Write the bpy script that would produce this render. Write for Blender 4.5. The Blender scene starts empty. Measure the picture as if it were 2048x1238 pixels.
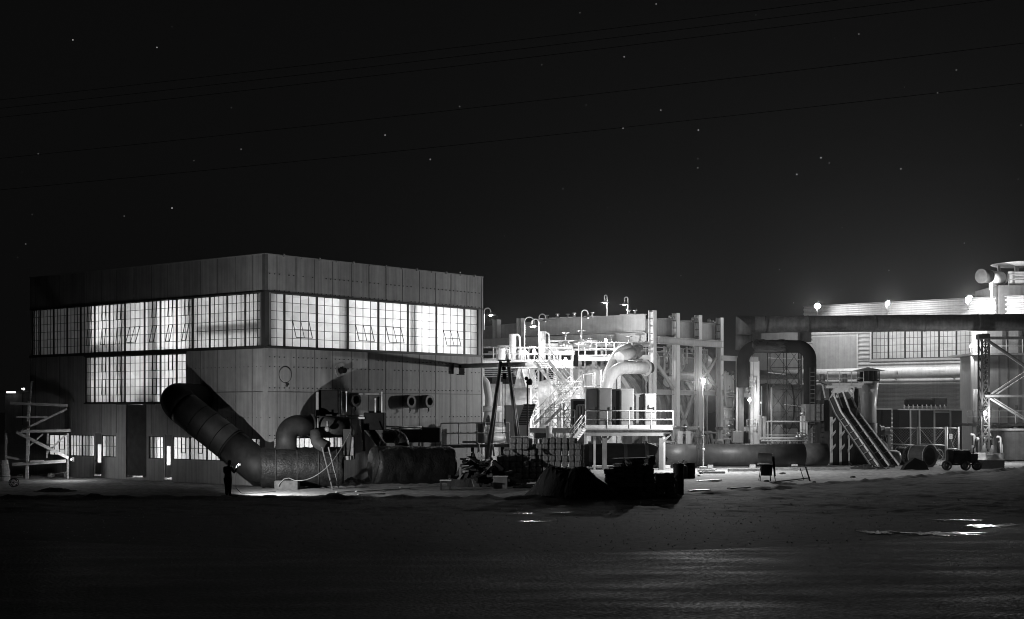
import bpy, math, random
from mathutils import Vector, Matrix, noise
random.seed(7)
PI = math.pi
scene = bpy.context.scene
col = scene.collection
FOC = 2912.0          # focal length in photo pixels (2048 wide)
CAMH = 4.45
HOR = 820.0

def W(px, py, Y):
    return Vector(((px - 1024.0) / FOC * Y, Y, CAMH - (py - HOR) / FOC * Y))

def G(px, py, z=0.0):
    Y = (CAMH - z) * FOC / (py - HOR)
    return Vector(((px - 1024.0) / FOC * Y, Y, z))

def V(*a):
    return Vector(a)

# ------------------------------------------------------------------ materials
MATS = {}

def mat(name, base, rough=0.7, metal=0.0, var=0.25, scale=1.5, bump=0.0, bscale=20.0, stretch=(1, 1, 1), spec=0.4, coat=0.0, streak=0.0):
    m = bpy.data.materials.new(name)
    m.use_nodes = True
    nt = m.node_tree
    n = nt.nodes
    b = n['Principled BSDF']
    b.inputs['Roughness'].default_value = rough
    b.inputs['Metallic'].default_value = metal
    b.inputs['Specular IOR Level'].default_value = spec
    tc = n.new('ShaderNodeTexCoord')
    mp = n.new('ShaderNodeMapping')
    mp.inputs['Scale'].default_value = stretch
    nt.links.new(tc.outputs['Object'], mp.inputs['Vector'])
    nz = n.new('ShaderNodeTexNoise')
    nz.inputs['Scale'].default_value = scale
    nz.inputs['Detail'].default_value = 6
    nz.inputs['Roughness'].default_value = 0.65
    nt.links.new(mp.outputs['Vector'], nz.inputs['Vector'])
    rp = n.new('ShaderNodeMapRange')
    rp.inputs['From Min'].default_value = 0.25
    rp.inputs['From Max'].default_value = 0.75
    rp.inputs['To Min'].default_value = max(0.002, base * (1 - var))
    rp.inputs['To Max'].default_value = min(0.95, base * (1 + var))
    nt.links.new(nz.outputs['Fac'], rp.inputs['Value'])
    last = rp.outputs['Result']
    if streak > 0:
        mp2 = n.new('ShaderNodeMapping')
        mp2.inputs['Scale'].default_value = (3.0, 3.0, 0.12)
        nt.links.new(tc.outputs['Object'], mp2.inputs['Vector'])
        nz2 = n.new('ShaderNodeTexNoise')
        nz2.inputs['Scale'].default_value = 1.6
        nz2.inputs['Detail'].default_value = 4
        nt.links.new(mp2.outputs['Vector'], nz2.inputs['Vector'])
        r2 = n.new('ShaderNodeMapRange')
        r2.inputs['From Min'].default_value = 0.3
        r2.inputs['From Max'].default_value = 0.7
        r2.inputs['To Min'].default_value = 1 - streak
        r2.inputs['To Max'].default_value = 1
        nt.links.new(nz2.outputs['Fac'], r2.inputs['Value'])
        mu = n.new('ShaderNodeMath')
        mu.operation = 'MULTIPLY'
        nt.links.new(last, mu.inputs[0])
        nt.links.new(r2.outputs['Result'], mu.inputs[1])
        last = mu.outputs[0]
    nt.links.new(last, b.inputs['Base Color'])
    rr = n.new('ShaderNodeMapRange')
    rr.inputs['To Min'].default_value = max(0.03, rough - 0.12)
    rr.inputs['To Max'].default_value = min(1, rough + 0.12)
    nt.links.new(nz.outputs['Fac'], rr.inputs['Value'])
    nt.links.new(rr.outputs['Result'], b.inputs['Roughness'])
    if bump > 0:
        nb = n.new('ShaderNodeTexNoise')
        nb.inputs['Scale'].default_value = bscale
        nb.inputs['Detail'].default_value = 5
        nt.links.new(mp.outputs['Vector'], nb.inputs['Vector'])
        bp = n.new('ShaderNodeBump')
        bp.inputs['Strength'].default_value = bump
        bp.inputs['Distance'].default_value = 0.05
        nt.links.new(nb.outputs['Fac'], bp.inputs['Height'])
        nt.links.new(bp.outputs['Normal'], b.inputs['Normal'])
    MATS[name] = m
    return m

def emis(name, strength):
    m = bpy.data.materials.new(name)
    m.use_nodes = True
    nt = m.node_tree
    nt.nodes.clear()
    e = nt.nodes.new('ShaderNodeEmission')
    e.inputs['Color'].default_value = (1, 1, 1, 1)
    e.inputs['Strength'].default_value = strength
    o = nt.nodes.new('ShaderNodeOutputMaterial')
    nt.links.new(e.outputs[0], o.inputs[0])
    MATS[name] = m
    return m

def frosted(name, trans=0.85, gloss=0.04):
    m = bpy.data.materials.new(name)
    m.use_nodes = True
    nt = m.node_tree
    n = nt.nodes
    n.clear()
    tc = n.new('ShaderNodeTexCoord')
    nz = n.new('ShaderNodeTexNoise')
    nz.inputs['Scale'].default_value = 0.9
    nz.inputs['Detail'].default_value = 5
    nt.links.new(tc.outputs['Object'], nz.inputs['Vector'])
    br = n.new('ShaderNodeTexVoronoi')          # pane-to-pane variation of dirt
    br.inputs['Scale'].default_value = 1.7
    nt.links.new(tc.outputs['Object'], br.inputs['Vector'])
    bw = n.new('ShaderNodeRGBToBW')
    nt.links.new(br.outputs['Color'], bw.inputs['Color'])
    ad = n.new('ShaderNodeMath')
    ad.operation = 'ADD'
    nt.links.new(nz.outputs['Fac'], ad.inputs[0])
    ml = n.new('ShaderNodeMath')
    ml.operation = 'MULTIPLY'
    ml.inputs[1].default_value = 0.5
    nt.links.new(bw.outputs[0], ml.inputs[0])
    nt.links.new(ml.outputs[0], ad.inputs[1])
    rp = n.new('ShaderNodeMapRange')
    rp.inputs['From Min'].default_value = 0.4
    rp.inputs['From Max'].default_value = 1.1
    rp.inputs['To Min'].default_value = trans * 0.72
    rp.inputs['To Max'].default_value = trans
    nt.links.new(ad.outputs[0], rp.inputs['Value'])
    t = n.new('ShaderNodeBsdfTranslucent')
    at = n.new('ShaderNodeAttribute')
    at.attribute_name = 'pane_dirt'
    dm = n.new('ShaderNodeMath'); dm.operation = 'MULTIPLY_ADD'
    dm.inputs[1].default_value = -0.22; dm.inputs[2].default_value = 1.0
    nt.links.new(at.outputs['Fac'], dm.inputs[0])
    tm_ = n.new('ShaderNodeMath'); tm_.operation = 'MULTIPLY'
    nt.links.new(rp.outputs['Result'], tm_.inputs[0]); nt.links.new(dm.outputs[0], tm_.inputs[1])
    nt.links.new(tm_.outputs[0], t.inputs['Color'])
    g = n.new('ShaderNodeBsdfGlossy')
    g.inputs['Roughness'].default_value = 0.25
    mx = n.new('ShaderNodeMixShader')
    mx.inputs[0].default_value = gloss
    nt.links.new(t.outputs[0], mx.inputs[1])
    nt.links.new(g.outputs[0], mx.inputs[2])
    o = n.new('ShaderNodeOutputMaterial')
    nt.links.new(mx.outputs[0], o.inputs[0])
    MATS[name] = m
    return m

def panel_tint(m, cell=1.5, amt=0.12):
    nt = m.node_tree; n = nt.nodes; L = nt.links
    b = n['Principled BSDF']
    src = b.inputs['Base Color'].links[0].from_socket
    tc = n.new('ShaderNodeTexCoord'); sp = n.new('ShaderNodeSeparateXYZ')
    L.new(tc.outputs['Object'], sp.inputs[0])
    def mm(op, a, c=None):
        x = n.new('ShaderNodeMath'); x.operation = op
        for i, q in enumerate((a, c)):
            if q is None: continue
            if isinstance(q, (int, float)): x.inputs[i].default_value = q
            else: L.new(q, x.inputs[i])
        return x.outputs[0]
    u = mm('FLOOR', mm('DIVIDE', mm('ADD', sp.outputs[0], sp.outputs[1]), cell))
    z = mm('FLOOR', mm('DIVIDE', sp.outputs[2], 2.74))
    wn = n.new('ShaderNodeTexWhiteNoise'); wn.noise_dimensions = '2D'
    cb = n.new('ShaderNodeCombineXYZ'); L.new(u, cb.inputs[0]); L.new(z, cb.inputs[1]); L.new(cb.outputs[0], wn.inputs['Vector'])
    k = mm('ADD', mm('MULTIPLY', wn.outputs['Value'], amt * 2), 1 - amt)
    o = mm('MULTIPLY', src, k)
    L.new(o, b.inputs['Base Color'])
M_WALL = mat('painted_panel', 0.40, 0.55, 0, 0.2, 0.9, 0.25, 1.1, streak=0.35)
panel_tint(M_WALL)
M_JOINT = mat('panel_joint', 0.13, 0.6, 0, 0.3)
M_DARKTRIM = mat('dark_trim', 0.05, 0.5, 0, 0.3)
M_SASH = mat('sash_steel', 0.03, 0.5, 0, 0.2)
M_INT = mat('interior_paint', 0.55, 0.8, 0, 0.1)
M_INTCOL = mat('interior_steel', 0.12, 0.7, 0, 0.2)
M_GLASS = frosted('frosted_glass', 0.88)
M_DUCTL = mat('weathered_duct', 0.024, 0.6, 0, 0.4, 1.2, 0.1, 6, streak=0.3, spec=0.25)
M_OVER = mat('mottled_duct', 0.13, 0.6, 0, 0.55, 1.3, 0.15, 7, streak=0.4)
M_DUCT = mat('steel_duct', 0.055, 0.5, 0, 0.35, 1.2, 0.12, 6, streak=0.3)
M_WRAP = mat('wrapped_insulation', 0.022, 0.45, 0, 0.6, 2.5, 0.9, 9, stretch=(1, 1, 1), spec=0.25)
M_BLACK = mat('black_paint', 0.014, 0.8, 0, 0.4, spec=0.08)
M_DARK = mat('dark_steel', 0.045, 0.65, 0, 0.45, 2.0, 0.1, 15, spec=0.2)
M_MID = mat('mid_grey_steel', 0.2, 0.5, 0, 0.3, 1.5, 0.06, 10, streak=0.25)
M_GREY = mat('grey_paint', 0.34, 0.45, 0, 0.18, 1.5, 0.03, 8, streak=0.2)
M_LIGHT = mat('light_grey_paint', 0.52, 0.45, 0, 0.15, 1.5, 0.03, 8, streak=0.18)
M_WHITE = mat('white_paint', 0.74, 0.38, 0, 0.1, 1.2, 0.02, 8, streak=0.15)
M_TANK = mat('white_tank_paint', 0.78, 0.32, 0, 0.13, 0.8, 0.05, 3, streak=0.2)
M_ALU = mat('bare_metal', 0.55, 0.3, 0.7, 0.25, 2.0, 0.05, 10)
M_TIMBER = mat('rough_timber', 0.55, 0.85, 0, 0.5, 3.0, 0.3, 25, stretch=(1, 1, 4))
M_CONC = mat('concrete', 0.30, 0.9, 0, 0.3, 4.0, 0.3, 30)
M_BLOCK = mat('concrete_block', 0.34, 0.9, 0, 0.4, 5.0, 0.5, 25)
M_SACK = mat('paper_sack', 0.26, 0.6, 0, 0.5, 4.0, 0.6, 12)
M_RUBBER = mat('rubber', 0.02, 0.7, 0, 0.3)
M_CLOTH = mat('dark_work_clothes', 0.015, 0.9, 0, 0.3, 6, 0.3, 20)
M_SKIN = mat('skin', 0.22, 0.6, 0, 0.1)
M_HAIR = mat('cap_cloth', 0.012, 0.8, 0, 0.2)
M_CORR = mat('corrugated_sheet', 0.42, 0.42, 0, 0.15, 0.6, 0.0, streak=0.2)
M_WIRE = mat('black_cable', 0.003, 0.8, 0, 0.2, spec=0.1)
M_BULB = emis('lit_bulb', 60.0)
M_TUBELIT = emis('lit_tube', 2.0)
M_SPARK = emis('torch_flame', 5.0)

# ------------------------------------------------------------------ mesh builder
ROOTM = {}

class MB:
    def __init__(self):
        self.v = []
        self.f = []
        self.s = []

    def add(self, vs, fs, smooth=False):
        o = len(self.v)
        self.v += [Vector(p) for p in vs]
        for f in fs:
            self.f.append([i + o for i in f])
            self.s.append(smooth)
        return self

    def box(self, lo, hi):
        x0, y0, z0 = lo
        x1, y1, z1 = hi
        return self.add([(x0, y0, z0), (x1, y0, z0), (x1, y1, z0), (x0, y1, z0), (x0, y0, z1), (x1, y0, z1), (x1, y1, z1), (x0, y1, z1)],
                        [(0, 3, 2, 1), (4, 5, 6, 7), (0, 1, 5, 4), (1, 2, 6, 5), (2, 3, 7, 6), (3, 0, 4, 7)])

    def cbox(self, lo, hi, c=0.02):
        """box with chamfered vertical and top edges"""
        x0, y0, z0 = lo
        x1, y1, z1 = hi
        def ring(x0, y0, x1, y1, c, z):
            return [(x0 + c, y0, z), (x1 - c, y0, z), (x1, y0 + c, z), (x1, y1 - c, z), (x1 - c, y1, z), (x0 + c, y1, z), (x0, y1 - c, z), (x0, y0 + c, z)]
        vs = ring(x0 + c, y0 + c, x1 - c, y1 - c, c, z0) + ring(x0, y0, x1, y1, c, z0 + c) + ring(x0, y0, x1, y1, c, z1 - c) + ring(x0 + c, y0 + c, x1 - c, y1 - c, c, z1)
        fs = [tuple(reversed(range(8))), tuple(range(24, 32))]
        for k in range(3):
            for i in range(8):
                j = (i + 1) % 8
                fs.append((k * 8 + i, k * 8 + j, k * 8 + 8 + j, k * 8 + 8 + i))
        return self.add(vs, fs)

    def bar(self, p, q, w, h=None, up=None):
        """rectangular bar from p to q, w across, h along up"""
        h = w if h is None else h
        p = Vector(p); q = Vector(q)
        d = (q - p).normalized()
        u = Vector(up) if up is not None else Vector((0, 0, 1))
        if abs(d.dot(u)) > 0.98:
            u = Vector((0, 1, 0)) if abs(d.y) < 0.9 else Vector((1, 0, 0))
        s = d.cross(u).normalized()
        u = s.cross(d).normalized()
        a = s * (w / 2); b = u * (h / 2)
        vs = [p - a - b, p + a - b, p + a + b, p - a + b, q - a - b, q + a - b, q + a + b, q - a + b]
        return self.add(vs, [(0, 1, 2, 3), (7, 6, 5, 4), (0, 4, 5, 1), (1, 5, 6, 2), (2, 6, 7, 3), (3, 7, 4, 0)])

    def ibeam(self, p, q, w, h, t=0.04, up=(0, 0, 1)):
        p = Vector(p); q = Vector(q)
        d = (q - p).normalized()
        u = Vector(up)
        s = d.cross(u).normalized()
        u = s.cross(d).normalized()
        self.bar(p, q, t, h - 2 * t, u)
        self.bar(p + u * (h / 2 - t / 2), q + u * (h / 2 - t / 2), w, t, u)
        self.bar(p - u * (h / 2 - t / 2), q - u * (h / 2 - t / 2), w, t, u)
        return self

    def tube(self, path, r, n=12, caps=True, smooth=True):
        P = [Vector(p) for p in path]
        R = r if isinstance(r, (list, tuple)) else [r] * len(P)
        T = []
        for i in range(len(P)):
            a = P[max(i - 1, 0)]; b = P[min(i + 1, len(P) - 1)]
            T.append((b - a).normalized())
        u = Vector((0, 0, 1)) if abs(T[0].z) < 0.9 else Vector((1, 0, 0))
        u = (u - T[0] * u.dot(T[0])).normalized()
        vs = []
        for i in range(len(P)):
            u = (u - T[i] * u.dot(T[i]))
            u.normalize()
            w = T[i].cross(u)
            k = 1.0
            for j in range(n):
                a = 2 * PI * j / n
                vs.append(P[i] + (u * math.cos(a) + w * math.sin(a)) * R[i] * k)
        fs = []
        for i in range(len(P) - 1):
            for j in range(n):
                k = (j + 1) % n
                fs.append((i * n + j, i * n + k, (i + 1) * n + k, (i + 1) * n + j))
        o = len(self.v)
        self.add(vs, fs, smooth)
        if caps:
            self.f.append([o + j for j in reversed(range(n))]); self.s.append(False)
            self.f.append([o + (len(P) - 1) * n + j for j in range(n)]); self.s.append(False)
        return self

    def ring(self, p, q, r0, r1, n=20):
        """hollow pipe section from p to q, inner r0, outer r1"""
        p = Vector(p); q = Vector(q)
        d = (q - p).normalized()
        u = Vector((0, 0, 1)) if abs(d.z) < 0.9 else Vector((1, 0, 0))
        u = (u - d * u.dot(d)).normalized()
        w = d.cross(u)
        vs = []
        for c, r in ((p, r1), (q, r1), (q, r0), (p, r0)):
            for j in range(n):
                a = 2 * PI * j / n
                vs.append(c + (u * math.cos(a) + w * math.sin(a)) * r)
        fs = []
        for k in range(4):
            kk = (k + 1) % 4
            for j in range(n):
                l = (j + 1) % n
                fs.append((k * n + j, k * n + l, kk * n + l, kk * n + j))
        o = len(self.v)
        self.add(vs, fs, False)
        return self

    def lathe(self, prof, c=(0, 0, 0), n=24, axis=(0, 0, 1), smooth=True):
        """prof: (r, h) pairs along axis from c"""
        c = Vector(c); d = Vector(axis).normalized()
        u = Vector((0, 0, 1)) if abs(d.z) < 0.9 else Vector((1, 0, 0))
        u = (u - d * u.dot(d)).normalized()
        w = d.cross(u)
        vs = []
        for r, h in prof:
            for j in range(n):
                a = 2 * PI * j / n
                vs.append(c + d * h + (u * math.cos(a) + w * math.sin(a)) * max(r, 0.0005))
        fs = []
        for i in range(len(prof) - 1):
            for j in range(n):
                k = (j + 1) % n
                fs.append((i * n + j, i * n + k, (i + 1) * n + k, (i + 1) * n + j))
        o = len(self.v)
        self.add(vs, fs, smooth)
        self.f.append([o + j for j in reversed(range(n))]); self.s.append(False)
        self.f.append([o + (len(prof) - 1) * n + j for j in range(n)]); self.s.append(False)
        return self

    def prism(self, poly, d0, d1):
        """poly: list of points, extruded from poly+d0 to poly+d1"""
        n = len(poly)
        a = [Vector(p) + Vector(d0) for p in poly]
        b = [Vector(p) + Vector(d1) for p in poly]
        fs = [tuple(reversed(range(n))), tuple(range(n, 2 * n))]
        for i in range(n):
            j = (i + 1) % n
            fs.append((i, j, n + j, n + i))
        return self.add(a + b, fs)

    def ball(self, c, r, n=12, m=8, sq=(1, 1, 1)):
        c = Vector(c)
        prof = [(math.sin(PI * i / m), -math.cos(PI * i / m)) for i in range(m + 1)]
        vs = []
        for rr, h in prof:
            for j in range(n):
                a = 2 * PI * j / n
                vs.append(c + Vector((math.cos(a) * rr * r * sq[0], math.sin(a) * rr * r * sq[1], h * r * sq[2])))
        fs = []
        for i in range(m):
            for j in range(n):
                k = (j + 1) % n
                fs.append((i * n + j, i * n + k, (i + 1) * n + k, (i + 1) * n + j))
        return self.add(vs, fs, True)

    def build(self, name, material, parent=None, world=True):
        me = bpy.data.meshes.new(name)
        vs = self.v
        if parent is not None and world and parent.name in ROOTM:
            inv = ROOTM[parent.name].inverted()
            vs = [inv @ p for p in vs]
        me.from_pydata([tuple(p) for p in vs], [], self.f)
        me.polygons.foreach_set('use_smooth', self.s)
        me.materials.append(material)
        me.update()
        o = bpy.data.objects.new(name, me)
        col.objects.link(o)
        if parent is not None:
            o.parent = parent
            if parent.name in ROOTM:
                ROOTM[o.name] = ROOTM[parent.name]
        return o

def tag(o, label=None, cat=None, group=None, kind=None):
    if label: o['label'] = label
    if cat: o['category'] = cat
    if group: o['group'] = group
    if kind: o['kind'] = kind
    return o

def thing(name, label, cat, loc=(0, 0, 0), rz=0.0, group=None):
    o = bpy.data.objects.new(name, None)
    o.empty_display_size = 0.3
    col.objects.link(o)
    o.location = loc
    o.rotation_euler = (0, 0, rz)
    ROOTM[o.name] = Matrix.Translation(Vector(loc)) @ Matrix.Rotation(rz, 4, 'Z')
    return tag(o, label, cat, group)

def solo(mb, name, material, label, cat, group=None, origin=None):
    """a thing that is one mesh, origin at its base"""
    lo = Vector((min(p.x for p in mb.v), min(p.y for p in mb.v), min(p.z for p in mb.v)))
    hi = Vector((max(p.x for p in mb.v), max(p.y for p in mb.v), max(p.z for p in mb.v)))
    c = Vector(((lo.x + hi.x) / 2, (lo.y + hi.y) / 2, lo.z)) if origin is None else Vector(origin)
    mb.v = [p - c for p in mb.v]
    o = mb.build(name, material)
    o.location = c
    return tag(o, label, cat, group)

def dup(root, loc, rz=0.0, label=None, scale=None):
    r = root.copy()
    col.objects.link(r)
    r.location = loc
    r.rotation_euler = (0, 0, rz)
    if scale: r.scale = scale
    if label: r['label'] = label
    for ch in list(root.children):
        c = ch.copy(); col.objects.link(c); c.parent = r
        for g in list(ch.children):
            d = g.copy(); col.objects.link(d); d.parent = c
    return r

def fillet(pts, r, n=8):
    P = [Vector(p) for p in pts]
    out = [P[0]]
    for i in range(1, len(P) - 1):
        a, b, c = P[i - 1], P[i], P[i + 1]
        d1 = (a - b); d2 = (c - b)
        ang = d1.angle(d2)
        rr = r[i - 1] if isinstance(r, (list, tuple)) else r
        t = min(rr / math.tan(ang / 2), d1.length * 0.49, d2.length * 0.49)
        p0 = b + d1.normalized() * t
        p2 = b + d2.normalized() * t
        rad = t * math.tan(ang / 2)
        bis = (d1.normalized() + d2.normalized()).normalized()
        cen = b + bis * (rad / math.sin(ang / 2))
        v0 = p0 - cen; v1 = p2 - cen
        tot = v0.angle(v1)
        for k in range(n + 1):
            s = k / n
            if tot < 1e-4:
                out.append(p0.lerp(p2, s)); continue
            out.append(cen + (v0 * math.sin((1 - s) * tot) + v1 * math.sin(s * tot)) / math.sin(tot))
    out.append(P[-1])
    return out

def railing(name, label, pts, h=1.07, posts=None, r=0.03, m=None, parent=None, toe=0.0, rails=(1.0, 0.52)):
    """handrail along pts (deck level points); posts = spacing"""
    m = m or M_WHITE
    t = parent if parent is not None else thing(name, label, 'railing', pts[0])
    up = Vector((0, 0, 1))
    for k in rails:
        MB().tube([Vector(p) + up * h * k for p in pts], r, 8).build('rail', m, t)
    for a, b in zip(pts[:-1], pts[1:]):
        a = Vector(a); b = Vector(b)
        n = max(1, round((b - a).length / (posts or 1.6)))
        for i in range(n + 1):
            if i == 0 and a != Vector(pts[0]):
                continue
            p = a.lerp(b, i / n)
            MB().tube([p, p + up * h], r * 1.05, 8).build('post', m, t)
        if toe:
            MB().bar(a + up * toe / 2, b + up * toe / 2, 0.012, toe).build('toe_board', m, t)
    return t

LIGHTS = []

def plight(name, loc, power, radius=0.12):
    l = bpy.data.lights.new(name, 'POINT')
    l.energy = power
    l.shadow_soft_size = radius
    o = bpy.data.objects.new(name, l)
    o.location = loc
    col.objects.link(o)
    LIGHTS.append(o)
    return o

# ================================================================== SETTING
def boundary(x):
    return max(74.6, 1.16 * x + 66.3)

def sstep(a, b, x):
    t = max(0.0, min(1.0, (x - a) / (b - a)))   # works for a > b too
    return t * t * (3 - 2 * t)

def ground_h(x, y):
    if y < 57 or y > 125 or abs(x) > 60:
        return 0.0
    k = sstep(57, 66, y) * (1 - sstep(112, 125, y))
    foreground = 1 - sstep(-3, 1.5, y - boundary(x))
    n1 = noise.fractal(Vector((x * 0.35, y * 0.35, 0)), 1.0, 2.0, 5)
    n2 = noise.fractal(Vector((x * 1.1 + 40, y * 1.1, 3)), 0.9, 2.0, 4)
    rid = math.exp(-((y - boundary(x) + 0.9 + 0.6 * n1) / 0.8) ** 2) * 0.16 * (0.5 + n2)
    return k * (n1 * 0.035 + n2 * 0.035 * (1 + 1.4 * foreground) + max(0, rid))

def build_ground():
    xs = [-1500, -700, -300, -150, -90, -60] + [-46 + 0.4 * i for i in range(0, 251)] + [62, 80, 110, 180, 350, 800, 1600]
    ys = [-60, -20, 0, 15, 25, 35, 45, 52, 57] + [57.5 + 0.35 * i for i in range(0, 176)] + [121, 125, 132, 145, 170, 220, 320, 600, 1200, 2500]
    vs = [(x, y, ground_h(x, y)) for y in ys for x in xs]
    nx = len(xs)
    fs = [(j * nx + i, j * nx + i + 1, (j + 1) * nx + i + 1, (j + 1) * nx + i) for j in range(len(ys) - 1) for i in range(nx - 1)]
    m = bpy.data.materials.new('yard_earth')
    m.use_nodes = True
    nt = m.node_tree; n = nt.nodes; L = nt.links
    b = n['Principled BSDF']
    tc = n.new('ShaderNodeTexCoord')
    sp = n.new('ShaderNodeSeparateXYZ')
    L.new(tc.outputs['Object'], sp.inputs[0])
    def math_(op, a, b_=None):
        x = n.new('ShaderNodeMath'); x.operation = op
        for i, q in enumerate((a, b_)):
            if q is None: continue
            if isinstance(q, (int, float)): x.inputs[i].default_value = q
            else: L.new(q, x.inputs[i])
        return x.outputs[0]
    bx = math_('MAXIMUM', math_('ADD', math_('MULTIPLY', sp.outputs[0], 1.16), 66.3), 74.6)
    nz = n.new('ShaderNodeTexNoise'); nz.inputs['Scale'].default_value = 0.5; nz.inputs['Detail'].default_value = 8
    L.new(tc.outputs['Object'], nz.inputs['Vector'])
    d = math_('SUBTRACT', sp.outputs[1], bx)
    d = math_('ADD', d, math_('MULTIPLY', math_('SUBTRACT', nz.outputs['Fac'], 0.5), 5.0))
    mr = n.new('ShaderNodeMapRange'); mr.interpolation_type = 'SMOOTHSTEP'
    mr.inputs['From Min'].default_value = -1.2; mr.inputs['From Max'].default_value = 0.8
    L.new(d, mr.inputs['Value'])  # edge of the lit ground put into the colour, near-black on the near side
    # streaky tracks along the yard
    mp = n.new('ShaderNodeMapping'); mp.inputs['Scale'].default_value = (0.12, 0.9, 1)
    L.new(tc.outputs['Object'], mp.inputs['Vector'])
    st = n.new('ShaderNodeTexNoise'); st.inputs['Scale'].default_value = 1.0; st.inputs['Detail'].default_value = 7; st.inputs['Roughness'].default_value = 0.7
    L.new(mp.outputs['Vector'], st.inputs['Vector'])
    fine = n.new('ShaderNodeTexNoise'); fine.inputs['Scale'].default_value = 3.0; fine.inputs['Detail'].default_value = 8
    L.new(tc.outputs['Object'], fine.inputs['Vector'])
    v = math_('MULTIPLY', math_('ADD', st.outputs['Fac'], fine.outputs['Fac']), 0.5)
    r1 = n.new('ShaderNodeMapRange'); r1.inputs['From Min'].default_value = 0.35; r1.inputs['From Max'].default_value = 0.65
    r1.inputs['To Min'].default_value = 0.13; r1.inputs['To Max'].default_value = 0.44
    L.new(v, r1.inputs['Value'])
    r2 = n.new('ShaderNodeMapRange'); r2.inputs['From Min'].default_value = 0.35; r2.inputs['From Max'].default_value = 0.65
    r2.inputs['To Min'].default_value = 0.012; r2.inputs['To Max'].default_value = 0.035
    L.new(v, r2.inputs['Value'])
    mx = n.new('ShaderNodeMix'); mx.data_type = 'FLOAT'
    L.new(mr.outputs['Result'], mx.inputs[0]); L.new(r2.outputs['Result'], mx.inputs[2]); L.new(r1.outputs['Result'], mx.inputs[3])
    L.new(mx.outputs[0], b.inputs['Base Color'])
    b.inputs['Roughness'].default_value = 0.85
    b.inputs['Specular IOR Level'].default_value = 0.2
    bp = n.new('ShaderNodeBump'); bp.inputs['Strength'].default_value = 0.6; bp.inputs['Distance'].default_value = 0.06
    L.new(fine.outputs['Fac'], bp.inputs['Height']); L.new(bp.outputs['Normal'], b.inputs['Normal'])
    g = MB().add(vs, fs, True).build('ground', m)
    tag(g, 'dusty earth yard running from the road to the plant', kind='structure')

build_ground()

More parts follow.
